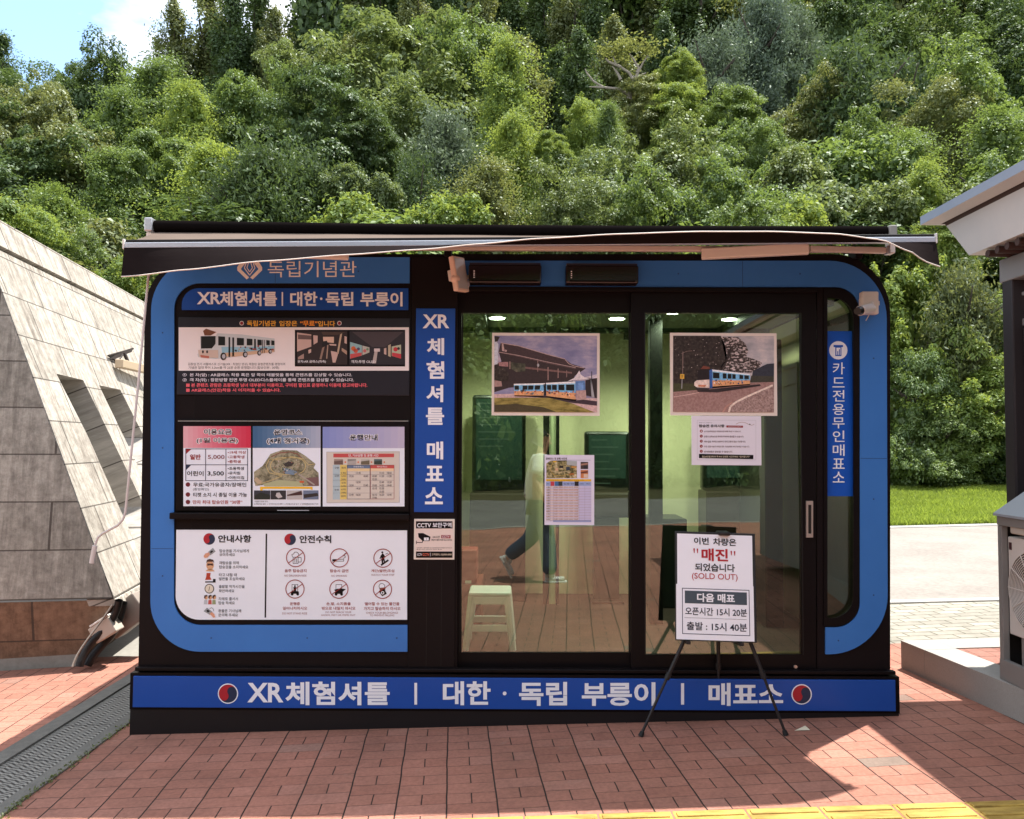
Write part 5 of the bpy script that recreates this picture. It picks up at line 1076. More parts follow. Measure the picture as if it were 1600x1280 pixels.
SSL = stone_mat('granite_slot', (.42, .39, .355), (.66, .62, .57), (.2, .18, .16), .5, .34, .4)
Bp = atD(178, 935, 5.75); gdir = Vector((-.15, 1, 0)).normalized(); rdir = Vector((1, .15, 0)).normalized()
tiltF = rad(6); fup = (Vector((0, 0, 1)) * math.cos(tiltF) + gdir * math.sin(tiltF)).normalized(); fn = rdir.cross(fup).normalized()
Ap = onPlane(0, 445, Bp, fn); e = (Ap - Bp).normalized()
ln_ = gdir.cross(e).normalized(); ln_ = ln_ if ln_.x > 0 else -ln_
tdir = (e - gdir * e.dot(gdir)).normalized()                # in-plane direction up the slope
def loc2(px, py): p = onPlane(px, py, Bp, ln_) - Bp; return (p.dot(gdir), p.dot(tdir))
T1 = (loc2(2, 352)[1] + loc2(218, 466)[1]) / 2 - .31
LB = thing('stone_building', (Bp.x - 2, Bp.y + 2, gz(-4)), 'streaked granite building with a sloping side left of the kiosk', 'building')
def uvbuild(mb, name, parent, fu, fv, o):
    ob = mb.build(name, parent); me = ob.data; uvl = me.uv_layers.new(name='UVMap'); org = ORIG[ob.parent.name] if ob.parent else ORIG[ob.name]
    for lp in me.loops:
        p = me.vertices[lp.vertex_index].co + ORIG[parent.name] - o; uvl.data[lp.index].uv = (p.dot(fu), p.dot(fv))
    return ob
slots = [[(88, 584), (130, 594), (172, 680), (226, 792), (232, 868), (216, 858), (190, 801), (136.6, 680)], [(154.6, 602), (188, 609), (226, 684), (236, 770), (202, 700)]]
ev = e.dot(tdir); eg = e.dot(gdir)
Ltop = T1 / ev
SD = 1.0
outer2 = [(0, 0), (9, 0), (9 + eg * Ltop, T1), (eg * Ltop, T1)]
holes = [[loc2(*q) for q in s_] for s_ in slots]
TH = .02
def plane_plate(loops, name, mat, th, off, flatx=False):
    me = plate(loops, th); nn = ln_
    ax_ = rdir if flatx else nn
    M = Matrix(((gdir.x, tdir.x, ax_.x, 0), (gdir.y, tdir.y, ax_.y, 0), (gdir.z, tdir.z, ax_.z, 0), (0, 0, 0, 1)))
    if (gdir.cross(tdir)).dot(nn) < 0: pass
    M.translation = Bp + ax_ * off
    mb = MB(); mb.mesh(me, mat, M); bpy.data.meshes.remove(me)
    if flatx:
        k_ = mb.m(SSL)
        for i_, f_ in enumerate(mb.f):
            a0, a1, a2 = (Vector(mb.v[q]) for q in f_[:3]); n_ = (a1 - a0).cross(a2 - a0).normalized()
            if abs(n_.dot(ln_)) < .9: mb.mi[i_] = k_
    return uvbuild(mb, name, LB, gdir, tdir, Bp)
plane_plate([outer2] + holes, 'slope_cladding', SL, SD, -SD / 2, True)
plane_plate([[(0.05, 0.05), (8.9, 0.05), (8.9 + eg * Ltop, T1 - .05), (eg * Ltop + .05, T1 - .05)]], 'slot_backing', SF, .05, -SD - .03, True)
# parapet band above a shadow groove
plane_plate([[(eg * Ltop - .0, T1 + .03), (9 + eg * Ltop, T1 + .03), (9 + eg * Ltop, T1 + .30), (eg * Ltop, T1 + .30)]], 'parapet_band', SL, .34, -.15)
plane_plate([[(eg * Ltop + .02, T1 - .02), (9 + eg * Ltop, T1 - .02), (9 + eg * Ltop, T1 + .1), (eg * Ltop + .02, T1 + .1)]], 'parapet_groove', flat((60, 52, 48), .8), .2, -.18)
# front face, hidden back and base
A2 = Bp + e * (Ltop + .35); Lf = 7.0
mb = MB(); q = [p + fn * .012 for p in (Bp - rdir * .004, A2 - rdir * .004, A2 - rdir * Lf, Bp - rdir * Lf)]
mb.poly(q, SF); bk = [p + fn * -.3 for p in q]; mb.poly(bk[::-1], SF); uvbuild(mb, 'front_wall', LB, rdir, fup, Bp)
mb = MB(); lo = onG(118, 1040); base_in = Vector((lo.x, lo.y, gz(lo.x) - .05))
h0 = Bp - rdir * Lf; b0 = base_in - rdir * (Lf - .3); up_lo = Vector((0, 0, .0))
B2 = Bp - Vector((0, 0, .012)); 
p1, p2, p3, p4 = B2, B2 - rdir * Lf, Vector((b0.x, b0.y, gz(b0.x) - .05)), base_in
p5 = B2 + gdir * 9; p6 = base_in + gdir * 8.6
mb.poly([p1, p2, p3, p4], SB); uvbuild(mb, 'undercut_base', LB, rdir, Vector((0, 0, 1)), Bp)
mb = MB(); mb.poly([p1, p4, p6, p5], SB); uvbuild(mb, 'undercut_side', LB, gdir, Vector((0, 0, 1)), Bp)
mb = MB(); a_, b_, c_, d_ = Bp + ln_ * .004, Bp + gdir * 9 + ln_ * .004, Bp + gdir * 9 - ln_ * .3, Bp - ln_ * .3
for off in (0,):
    vs = [Bp - tdir * .012 + ln_ * .012, Bp + gdir * 9 - tdir * .012 + ln_ * .012]; vs += [v - tdir * .05 for v in vs[::-1]]; vs2 = [v - rdir * .2 for v in vs]
    mb.add(vs + vs2, [[0, 1, 2, 3], [7, 6, 5, 4], [0, 4, 5, 1], [3, 2, 6, 7], [0, 3, 7, 4], [1, 5, 6, 2]], SL)
uvbuild(mb, 'bottom_trim', LB, gdir, tdir, Bp)
mb = MB(); pts = [base_in + Vector((.03, -.02, -.02)), base_in - rdir * Lf + Vector((0, -.02, -.02))]
mb.add([pts[0], pts[1], pts[1] + Vector((0, 0, .17)), pts[0] + Vector((0, 0, .17)), pts[0] + gdir * .3, pts[1] + gdir * .3, pts[1] + gdir * .3 + Vector((0, 0, .17)), pts[0] + gdir * .3 + Vector((0, 0, .17))], [[0, 1, 2, 3], [3, 2, 6, 7], [0, 3, 7, 4], [1, 5, 6, 2]], CONC); mb.build('plinth', LB)
# things under the overhang: boxes and black hoses
def pt(px, py, d): return atD(px, py, d)
t = thing('cable_box', pt(167, 1000, 5.7), 'grey cable box hanging under the corner of the stone building', 'box')
p = pt(166, 982, 5.75); Mb = Matrix.Translation(p) @ Matrix.Rotation(rad(-33), 4, 'Y')
mb = MB(); mb.rbox(-.085, .085, -.06, .06, -.06, .06, flat((190, 178, 164), .5), .008, Mb); mb.build('box_body', t); mb = MB(); mb.rbox(-.06, .09, -.064, .064, .0605, .075, flat((222, 216, 208), .45), .004, Mb); mb.build('box_lid', t)
p = pt(203, 958, 6.0); Mb = Matrix.Translation(p) @ Matrix.Rotation(rad(-38), 4, 'Y'); mb = MB(); mb.rbox(-.16, .14, -.08, .08, -.10, .10, flat((150, 138, 128), .55), .01, Mb); tag(mb.build('cable_box'), 'larger brownish box behind the grey cable box by the kiosk edge', 'box')
HB = flat((26, 24, 24), .5)
def hose(pts, r, label, col=HB):
    P_ = [pt(*q) for q in pts]; cu = bpy.data.curves.new('h', 'CURVE'); sp = cu.splines.new('NURBS'); sp.points.add(len(P_) - 1); sp.use_endpoint_u = True; cu.dimensions = '3D'
    for a, b in zip(sp.points, P_): a.co = (*b, 1)
    cu.bevel_depth = r; cu.bevel_resolution = 3; cu.resolution_u = 10; me = curve_mesh(cu); mb = MB(); mb.mesh(me, col); bpy.data.meshes.remove(me)
    for i in range(len(mb.sm)): mb.sm[i] = True
    return tag(mb.build('cable_hose'), label, 'hose', 'hoses under the stone building')
hose([(186, 938, 5.72), (182, 962, 5.74), (160, 990, 5.72), (132, 1010, 5.66), (124, 1042, 5.62)], .026, 'thick black hose curving down from the grey box to the pavement')
hose([(192, 942, 5.80), (186, 975, 5.84), (170, 1000, 5.82), (146, 1020, 5.74), (136, 1040, 5.7)], .030, 'second black hose lying behind the thick one')
hose([(176, 945, 5.70), (150, 985, 5.66), (120, 1015, 5.60), (113, 1042, 5.56)], .007, 'thin grey conduit in front of the black hoses', flat((150, 142, 132), .5))
# camera on the slope
def sp(px, py, off): return onPlane(px, py, Bp + ln_ * off, ln_)
t = thing('security_camera', sp(196, 575, .1), 'beige security camera on a dark bracket at the granite slope', 'camera')
mb = MB(); DKM = flat((44, 34, 30), .5)
mb.tube([sp(169, 556, .02), sp(208, 545, .10)], .010, DKM, 6); mb.add([sp(169, 557, .015), sp(208, 543, .11), sp(206, 550, .11), sp(176, 563, .015)], [[0, 1, 2, 3]], DKM); mb.tube([sp(176, 561, .02), sp(184, 567, .05), sp(192, 554, .08)], .008, DKM, 6); mb.tube([sp(194, 552, .09), sp(201, 568, .09)], .018, DKM, 8); mb.build('bracket', t)
p0, p1 = sp(186, 567, .07), sp(232, 578, .11); d_ = p1 - p0; Mb = Matrix.Translation(p0) @ d_.to_track_quat('X', 'Z').to_matrix().to_4x4()
mb = MB(); mb.rbox(0, d_.length, -.04, .04, -.045, .035, flat((200, 178, 150), .5), .006, Mb); mb.build('camera_housing', t)

# ------------------------------------------------------------------ right platform, building, air conditioner
def gslab(name, corners, z0, z1, mat): pass
kx = 2.47
n0, n1 = onG(1408, 1044), onG(1600, 1131); kd = (n1 - n0); kd.z = 0
def kpt(s_, o): d = kd.normalized(); nrm = Vector((-d.y, d.x, 0)); nrm = nrm if nrm.x > 0 else -nrm; q = n0 + d * s_ + nrm * o; return Vector((q.x, q.y, 0))
KT = gz(2.5) + .178
mb = MB()
def prism(mb, pts, z0, z1, mat):
    n = len(pts); mb.add([(p.x, p.y, z0) for p in pts] + [(p.x, p.y, z1) for p in pts], [[n + i for i in range(n)], list(range(n))[::-1]] + [[i, (i + 1) % n, n + (i + 1) % n, n + i] for i in range(n)], mat)
segs = [0, .24, 1.1, 2.1, 3.1, 4.1, 5.1]
for a, b in zip(segs[:-1], segs[1:]): prism(mb, [kpt(a + .0015, 0), kpt(b - .0015, 0), kpt(b - .0015, .22), kpt(a + .0015, .22)], -.05, KT + .001 * (a > .5), GRAN)
prism(mb, [kpt(0, .221), kpt(.22, .221), kpt(.22, 5), kpt(0, 5)], -.05, KT, GRAN)
o = mb.build('granite_kerb'); o['kind'] = 'structure'
mb = MB(); prism(mb, [kpt(.2215, .2215), kpt(5.1, .2215), kpt(5.1, 5), kpt(.2215, 5)], -.05, KT - .006, BRICK2); o = mb.build('raised_pavement'); o['kind'] = 'structure'
RBd = thing('booth_building', (4.3, -1.5, KT), 'grey booth with deep white eaves at the right edge', 'building')
GRYW = bmat('grey_painted_wall', (138, 136, 134), .5); DGR = bmat('dark_grey_column', (56, 52, 54), .45); EAV = bmat('pale_eave_boards', (206, 204, 200), .55); ROOFM = bmat('grey_roof_edge', (150, 160, 176), .35)
cx_, cy_ = 3.01, .44
wz = 2.58
mb = MB(); mb.box(cx_ + .05, 6.5, -5.5, cy_ - .03, KT - .006, wz, GRYW)
mb.build('wall', RBd)
z1 = onY(1590, 510, cy_ - .2).z
for (a, b) in ((z1 + .02, z1 + .06), (z1 + .2, z1 + .22)):
    mb = MB(); mb.box(cx_ + .028, cx_ + .0495, -5.4, cy_ - .04, a, b, GRYW); mb.build('wall_panel_rail', RBd)
mb = MB(); mb.box(cx_ + .035, cx_ + .0495, -1.6, cy_ - .10, 1.1, z1, flat((24, 22, 26), .2)); wdw = mb.build('window', RBd); mb = MB(); mb.box(cx_ + .022, cx_ + .0345, cy_ - .16, cy_ - .115, 1.1, z1, DGR); mb.build('window_frame', wdw)
mb = MB(); mb.rbox(cx_ - .03, cx_ + .06, cy_ - .1, cy_ + .0, KT - .004, wz - .001, DGR, .01); mb.build('corner_column', RBd)
mb = MB(); mb.rbox(cx_ - .035, 6.5, -5.5, cy_ + .015, wz - .09, onY(1514, 399, .52).z - .047, GRYW, .008); mb.build('wall_beam', RBd)
c1 = onY(1438, 352, .80); c2 = onY(1474, 352, .68); c3 = onY(1514, 399, .52)
ex, ey, ez = c1.x, .80, c1.z; sx2, sy2, sz2 = c2.x, .68, c2.z; ix, iy, iz = c3.x, .52, c3.z
def ringf(mb, P0, P1, mat):       # band between two L-shaped eave lines: along y at x, then along x at y
    (xa, ya, za), (xb, yb, zb) = P0, P1
    vs = [(xa, -5.8, za), (xa, ya, za), (7.0, ya, za), (xb, -5.8, zb), (xb, yb, zb), (7.0, yb, zb)]
    mb.add(vs, [[0, 1, 4, 3], [1, 2, 5, 4]], mat)
mb = MB(); ringf(mb, (ex, ey, ez + .055), (ex, ey, ez), ROOFM); ringf(mb, (ex, ey, ez + .055), (5.0, -1.5, ez + 1.0), ROOFM); mb.build('roof', RBd)
mb = MB(); ringf(mb, (ex, ey, ez), (sx2 - .01, sy2 + .01, sz2 + .01), EAV); ringf(mb, (sx2 + .012, sy2 - .012, sz2 - .008), (ix, iy, iz), EAV); ringf(mb, (ix, iy, iz), (cx_ + .3, cy_ - .2, iz + .004), EAV); mb.build('eave_soffit', RBd)
mb = MB(); ringf(mb, (sx2 - .01, sy2 + .01, sz2 + .01), (sx2 - .004, sy2 + .004, sz2 + .03), flat((60, 44, 40), .6)); ringf(mb, (sx2 - .004, sy2 + .004, sz2 + .03), (sx2 + .012, sy2 - .012, sz2 - .008), flat((70, 50, 46), .6)); mb.build('soffit_groove', RBd)
for k in range(14):
    yy = .36 - .094 * k; mb = MB(); xx = cx_ + .02; zz = iz - .027
    mb.tube([(xx + .3, yy, zz), (2.85, yy, zz)], .022, flat((70, 48, 42), .6), 12); mb.build('rafter_end', RBd)
# air conditioner cage and unit
AC = thing('air_conditioner_cage', (2.78, -.5, KT), 'grey metal cage with sloping cover in front of the booth', 'cage')
STL = bmat('weathered_grey_steel', (132, 128, 124), .5); ax0 = onY(1557, 930, 0.0).x + .012; ax1 = cx_ + .03 ; ztop = onY(1557, 806, 0).z
for yy in (0.0, -.95):
    mb = MB(); mb.rbox(ax0, ax0 + .035, yy - .035, yy, KT, ztop - .05, STL, .003); mb.build('post', AC)
for z0, z1 in ((KT + .0, KT + .11), (ztop - .0495, ztop)):
    mb = MB(); mb.rbox(ax0 - .002, ax0 + .03, -.99, .002, z0 + .0005, z1, STL, .003); mb.build('rail', AC)
mb = MB(); zr = onY(1600, 738, -.02).z
mb.add([(ax0 - .015, .012, ztop + .001), (ax0 - .015, -1.0, ztop + .001), (ax1, -1.0, ztop + .27), (ax1, .012, ztop + .27), (ax0 - .015, .012, ztop + .014), (ax0 - .015, -1.0, ztop + .014), (ax1, -1.0, ztop + .284), (ax1, .012, ztop + .284)], [[0, 1, 2, 3], [7, 6, 5, 4], [0, 4, 5, 1], [3, 2, 6, 7], [0, 3, 7, 4], [1, 5, 6, 2]], flat((150, 156, 164), .4)); mb.build('sloping_cover', AC)
mb = MB(); mb.box(ax1 - .012, ax1 - .004, -.94, -.01, KT, ztop + .2, flat((20, 19, 18), .7)); mb.box(ax0 + .036, ax1 - .0125, -.012, -.004, KT, ztop - .05, flat((34, 31, 29), .6)); mb.build('back_plate', AC)
un = thing('air_conditioner', (2.8, -.5, KT), 'pale outdoor air conditioner unit with round fan grille in the cage', 'air conditioner')
AW = flat((216, 208, 200), .5); fx_ = ax0 + .032; f0, f1 = -.038, -.86; fz0 = onY(1568, 990, f0).z; fz1 = onY(1567, 838, f0).z
mb = MB(); mb.rbox(fx_, ax1 - .014, f1, f0, fz0, fz1, AW, .006); mb.build('unit_casing', un)
mb = MB(); cyf = -.262; czf = (fz0 + fz1) / 2 - .01; rr = .215
for k in range(15):
    r_ = .05 + (rr - .05) * k / 14; mb.tube([(fx_ - .006, cyf + r_ * math.cos(a), czf + r_ * math.sin(a)) for a in np.linspace(0, 2 * math.pi, 33)], .0026, AW, 4, False)
for k in range(12):
    a = math.pi * 2 * k / 12; mb.tube([(fx_ - .008, cyf + .05 * math.cos(a), czf + .05 * math.sin(a)), (fx_ - .008, cyf + rr * math.cos(a), czf + rr * math.sin(a))], .003, AW, 4)
mb.tube([(fx_ - .012, cyf, czf), (fx_ - .002, cyf, czf)], .05, AW, 24); mb.build('fan_grille', un)
mb = MB(); mb.tube([(fx_ - .0025, cyf, czf), (fx_ - .0006, cyf, czf)], rr, flat((52, 46, 46), .6), 36); mb.build('fan_opening', un)
mb = MB(); mb.box(fx_ - .0015, fx_ - .0004, f0 - .035, f0 - .012, fz1 - .07, fz1 - .03, flat((70, 40, 44), .5)); mb.build('rating_plate', un)
mb = MB(); mb.rbox(fx_ - .02, ax1 - .02, f1 + .05, f0 - .05, fz1 + .02, fz1 + .13, flat((196, 188, 176), .6), .01); tag(mb.build('duct_box'), 'pale duct box lying on top of the air conditioner', 'box')
for yy in (-.15, -.75):
    mb = MB(); mb.rbox(fx_ + .01, ax1 - .02, yy - .03, yy + .03, KT, fz0 - .001, STL, .004); mb.build('foot', un)
# ------------------------------------------------------------------ trees and other vegetation
def leaf_mat(name, c1, c2, c3, trans=.42, tcol=(.20, .30, .03), gloss=.05):
    g = G(name); nt = g.nt; nt.nodes.remove(g.b)
    r = g.n('NewGeometry').outputs['Random Per Island']; oi = g.n('ObjectInfo').outputs['Random']
    c = g.ramp(r, (0, c1), (.5, c2), (1, c3))
    c = g.mix(1.0, c, g.ramp(g.noise(g.co(), .55, 4, .6), (.3, (.72, .74, .78)), (.7, (1.18, 1.15, 1.0))), 'MULTIPLY')
    c = g.mix(1.0, c, g.ramp(oi, (0, (.80, .86, .9)), (.5, (1, 1, 1)), (1, (1.16, 1.1, .92))), 'MULTIPLY')
    d = g.n('BsdfDiffuse'); g.put(d.inputs[0], c)
    t = g.n('BsdfTranslucent'); g.put(t.inputs[0], g.mix(.55, c, tcol + (1,)))
    gl = g.n('BsdfGlossy'); gl.inputs['Roughness'].default_value = .5; gl.inputs[0].default_value = (.9, .95, .9, 1)
    m = g.n('MixShader'); m.inputs[0].default_value = trans; nt.links.new(d.outputs[0], m.inputs[1]); nt.links.new(t.outputs[0], m.inputs[2])
    m2 = g.n('MixShader'); m2.inputs[0].default_value = gloss; nt.links.new(m.outputs[0], m2.inputs[1]); nt.links.new(gl.outputs[0], m2.inputs[2])
    nt.links.new(m2.outputs[0], g.out.inputs[0]); return g.m
LM = {
 'mid':    leaf_mat('leaves_mid_green', (0.066, 0.119, 0.029), (0.107, 0.172, 0.044), (0.165, 0.229, 0.069), .36, (0.362, 0.475, 0.087), .04),
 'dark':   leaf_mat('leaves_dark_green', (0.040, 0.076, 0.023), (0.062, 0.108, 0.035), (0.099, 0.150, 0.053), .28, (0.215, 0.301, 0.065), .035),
 'bright': leaf_mat('leaves_yellow_green', (0.115, 0.187, 0.041), (0.165, 0.246, 0.053), (0.239, 0.308, 0.080), .42, (0.463, 0.539, 0.087), .025),
 'pale':   leaf_mat('leaves_pale_glossy', (0.085, 0.132, 0.040), (0.125, 0.174, 0.055), (0.188, 0.222, 0.086), .34, (0.338, 0.408, 0.094), .04),
 'blue':   leaf_mat('needles_blue_green', (0.086, 0.127, 0.085), (0.124, 0.172, 0.110), (0.174, 0.222, 0.142), .26, (0.231, 0.317, 0.145), .04),
 'olive':  leaf_mat('leaves_olive', (0.083, 0.114, 0.037), (0.129, 0.162, 0.055), (0.185, 0.209, 0.078), .34, (0.396, 0.412, 0.101), .04)}
def bark_mat(name, c1, c2):
    g = G(name); g.base(g.mix(g.noise(g.map(g.co(), (6, 6, 1)), 3, 6, .7), c1 + (1,), c2 + (1,))); g.bump(g.noise(g.map(g.co(), (8, 8, 1)), 4, 5), .5, .03); return g.set(.9, spec=.2)
BARK = bark_mat('dark_bark', (.03, .024, .02), (.09, .075, .06)); BARK2 = bark_mat('pale_bark', (.18, .15, .12), (.38, .34, .29))
RNG = np.random.default_rng(7)
def leaf_quads(pos, nrm, size, elong=1.5):
    n = len(pos); t = RNG.normal(size=(n, 3)); t -= nrm * (t * nrm).sum(1, keepdims=True); t /= np.linalg.norm(t, axis=1, keepdims=True) + 1e-9
    b = np.cross(nrm, t); s = size[:, None]
    v = np.empty((n, 4, 3)); v[:, 0] = pos - t * s * elong * .5; v[:, 1] = pos + b * s * .42 + nrm * s * .10; v[:, 2] = pos + t * s * elong * .5; v[:, 3] = pos - b * s * .42 + nrm * s * .10
    return v.reshape(-1, 3)
def quads_mesh(name, v, mat):
    n = len(v) // 4; me = bpy.data.meshes.new(name); me.vertices.add(n * 4); me.vertices.foreach_set('co', v.astype('f').ravel())
    me.loops.add(n * 4); me.loops.foreach_set('vertex_index', np.arange(n * 4, dtype='i')); me.polygons.add(n)
    me.polygons.foreach_set('loop_start', np.arange(0, n * 4, 4, dtype='i')); me.update(calc_edges=True); me.materials.append(mat); return me
def unit(v): return v / (np.linalg.norm(v, axis=-1, keepdims=True) + 1e-9)
def crown(kind, nl):
    """unit crowns: radius about 1 in x and y, z from 0 (crown bottom) to 1 (tip), leaf sizes relative to the radius"""
    P_, N_, S_ = [], [], []
    def clump(c, r, n, flat_=.75, upb=.7, ls=.04, shell=.86, cap=.93):
        d = unit(RNG.normal(size=(n, 3))); m = RNG.random(n) < cap; d[m, 2] = np.abs(d[m, 2])
        rr = (shell + (1 - shell) * RNG.random((n, 1))) * r * (1 + .16 * RNG.normal(size=(n, 1)))
        p = np.array(c) + d * rr * np.array([1, 1, flat_]); P_.append(p)
        N_.append(unit(d * .7 + np.array([0, 0, upb]) + RNG.normal(size=(n, 3)) * .38)); S_.append(ls * (.55 + .9 * RNG.random(n)))
    if kind == 'round':
        nl_ = 7; lob = [np.array([RNG.normal() * .12, RNG.normal() * .12, .72, .36])]
        for i in range(nl_):
            a = 6.283 * i / nl_ * 1.62 + RNG.uniform(-.4, .4); q = RNG.uniform(.38, .68); lob.append(np.array([q * math.cos(a), q * math.sin(a), RNG.uniform(.16, .66), RNG.uniform(.34, .52)]))
        per = nl // (len(lob) * 11)
        for lo in lob:
            for c in range(11):
                d = unit(RNG.normal(size=3)); d[2] = abs(d[2]) * 1.1 - .25; q = lo[3] * RNG.uniform(.75, 1.08); clump([lo[0] + d[0] * q, lo[1] + d[1] * q, lo[2] + d[2] * q * .62], lo[3] * RNG.uniform(.30, .52), per, .5, .9, .032)
        for c in range(14):
            d = unit(RNG.normal(size=3)); d[2] = abs(d[2]); clump([d[0] * 1.0, d[1] * 1.0, .42 + d[2] * .56], RNG.uniform(.06, .12), 90, .6, .8, .034)
    if kind == 'dome':
        k = 70
        for i in range(k):
            a = RNG.uniform(0, 6.28); h = RNG.random() ** .75; r = .95 * math.sqrt(max(0, 1 - (h * .96) ** 2)) * RNG.uniform(.62, 1.05); clump((r * math.cos(a), r * math.sin(a), .06 + h * .86), RNG.uniform(.12, .27), nl // k, .36, 1.1, .030)
    if kind == 'feather':
        nf = 17
        for i in range(nf):
            h = (i + RNG.random()) / nf; a = i * 2.4 + RNG.uniform(-.5, .5); R_ = (1.08 - .78 * h ** 1.4) * RNG.uniform(.55, 1.0); out = np.array([math.cos(a), math.sin(a), 0])
            n = nl // nf; t = RNG.random((n, 1)) ** .7; lat = RNG.normal(size=(n, 3)) * np.array([.13, .13, .018]) * (.5 + t)
            p = out * t * R_ + lat + np.array([0, 0, .06 + .90 * h]) ; p[:, 2] += (.10 * t[:, 0] - .16 * t[:, 0] ** 2) + .03 * np.sin(9 * t[:, 0] + a)
            P_.append(p); N_.append(unit(np.array([0, 0, 1.0]) + out * .25 + RNG.normal(size=(n, 3)) * .36)); S_.append(.024 * (.6 + .8 * RNG.random(n)))
    if kind == 'column':
        k = 110; ph = RNG.random() * 6
        for i in range(k):
            h = RNG.random(); a = RNG.uniform(0, 6.28); r = (.10 + .95 * (1 - h) ** .75 * min(1, .45 + h * 3)) * RNG.uniform(.3, 1.0) * (1 + .22 * math.sin(h * 20 + ph)); clump((r * math.cos(a), r * math.sin(a), h * .96 + .02), RNG.uniform(.12, .28), nl // k, .30, .5, .034, .5, .6)
    if kind == 'pine':
        k = 80; lv = RNG.random() * 6
        for i in range(k):
            h = RNG.random() ** .8; a = RNG.uniform(0, 6.28); r = (1.05 - .75 * h ** 1.4) * RNG.uniform(.3, 1.0) * (1 + .25 * math.sin(h * 14 + a + lv)); n = nl // k; sp = RNG.uniform(.09, .17)
            d = RNG.normal(size=(n, 3)) * np.array([sp, sp, .045]); c = (r * math.cos(a), r * math.sin(a), .06 + h * .90 - .03 * r); d[:, 2] += np.hypot(d[:, 0], d[:, 1]) * .25
            P_.append(np.array(c) + d); N_.append(unit(RNG.normal(size=(n, 3)) + np.array([0, 0, .3]))); S_.append(.034 * (.6 + .8 * RNG.random(n)))
    if kind == 'bigleaf':
        k = 52
        for i in range(k):
            c = unit(RNG.normal(size=3)); c[2] = abs(c[2]) * .95 - .35; q = RNG.uniform(.55, 1.02); clump((c[0] * q, c[1] * q, .42 + c[2] * q * .52), RNG.uniform(.14, .3), nl // k, .65, .7, .058, .5, .7)
    # dense shaded heart of the crown, so that the gaps between the clumps go dark
    n = 4200; d = unit(RNG.normal(size=(n, 3))) * RNG.random((n, 1)) ** .4
    if kind in ('round', 'bigleaf', 'dome'): P_.append(d * np.array([.66, .66, .33]) + np.array([0, 0, .38 if kind != 'dome' else .34]))
    else:
        h = RNG.random(n); rr = {'feather': .62 * (1.05 - .70 * h ** 1.5), 'pine': .5 * (1.05 - .75 * h ** 1.4), 'column': .55 * (1 - .45 * h) * np.sin(np.pi * np.clip(h * .86 + .12, 0, 1))}[kind]
        P_.append(np.stack([d[:, 0] * rr, d[:, 1] * rr, .04 + h * .86], 1))
    N_.append(unit(RNG.normal(size=(n, 3)) + np.array([0, 0, .6]))); S_.append((.062 if kind not in ('column', 'pine') else .07) * (.6 + .8 * RNG.random(n)))
    return np.concatenate(P_), np.concatenate(N_), np.concatenate(S_)
CROWN_H = {'round': 1.7, 'dome': 1.35, 'feather': 2.0, 'column': 4.2, 'pine': 2.6, 'bigleaf': 1.6}       # crown height / radius at build
CM = {}
LEAVES = {'round': 24000, 'dome': 28000, 'feather': 24000, 'column': 22000, 'pine': 24000, 'bigleaf': 10000}
LSC = {'round': 1.0, 'dome': 1.0, 'feather': 1.05, 'column': 1.2, 'pine': .85, 'bigleaf': 1.0}
for kd_ in CROWN_H:
    for s_ in range(3 if kd_ in ('round', 'dome') else 2):
        p, n, s = crown(kd_, LEAVES[kd_]); a_ = np.arctan2(p[:, 1], p[:, 0]); q_ = RNG.random(5) * 6.28
        dfm = 1 + .20 * np.sin(3 * a_ + q_[0] + 3.5 * p[:, 2]) * np.cos(2.3 * p[:, 2] * 3 + q_[1]) + .13 * np.sin(5 * a_ + q_[2]) * np.sin(7 * p[:, 2] + q_[3])
        p = np.stack([p[:, 0] * dfm, p[:, 1] * dfm, p[:, 2] * (1 + .10 * np.sin(2 * a_ + q_[4]) * np.hypot(p[:, 0], p[:, 1]))], 1)
        p = p * np.array([1, 1, CROWN_H[kd_]])
        nn = unit(n)
        CM[kd_, s_] = quads_mesh('crown_' + kd_, leaf_quads(p, nn, s * LSC[kd_], 2.6 if kd_ == 'pine' else 1.5), LM['mid'])
def trunk_mesh(kind, mat, seed):
    random.seed(seed); mb = MB(); h = CROWN_H[kind]
    # unit trunk: 0..1 below the crown, crown from 1 to 1 + h, in crown radii
    n = 7; top = 1 + h * (.92 if kind in ('column', 'pine') else .55)
    pts = [Vector((random.uniform(-.03, .03) * i, random.uniform(-.03, .03) * i, -.3 + (top + .3) * i / n)) for i in range(n + 1)]; mb.tube(pts, [.095 * (1 - .82 * i / n) for i in range(n + 1)], mat, 8)
    for k in range(11 if kind != 'column' else 8):
        t = random.uniform(.45, .95); b = pts[0].lerp(pts[-1], t) if False else pts[min(n, int(t * n))]; a = random.uniform(0, 6.28); L_ = random.uniform(.45, .85) * (1 if kind not in ('column',) else .5)
        e_ = b + Vector((math.cos(a) * L_, math.sin(a) * L_, random.uniform(.15, .55) * h * .4)); m_ = b.lerp(e_, .5) + Vector((0, 0, -.05))
        mb.tube([b, m_, e_], [.042, .028, .010], mat, 6)
    me = bpy.data.meshes.new('trunk_' + kind); me.from_pydata(mb.v, [], mb.f); me.materials.append(mat); me.polygons.foreach_set('use_smooth', mb.sm); me.update(); return me
TMs = {k: trunk_mesh(k, BARK, i) for i, k in enumerate(CROWN_H)}
HALF = {'round': .95, 'dome': 1.05, 'feather': 1.0, 'column': .9, 'pine': .9, 'bigleaf': 1.0}
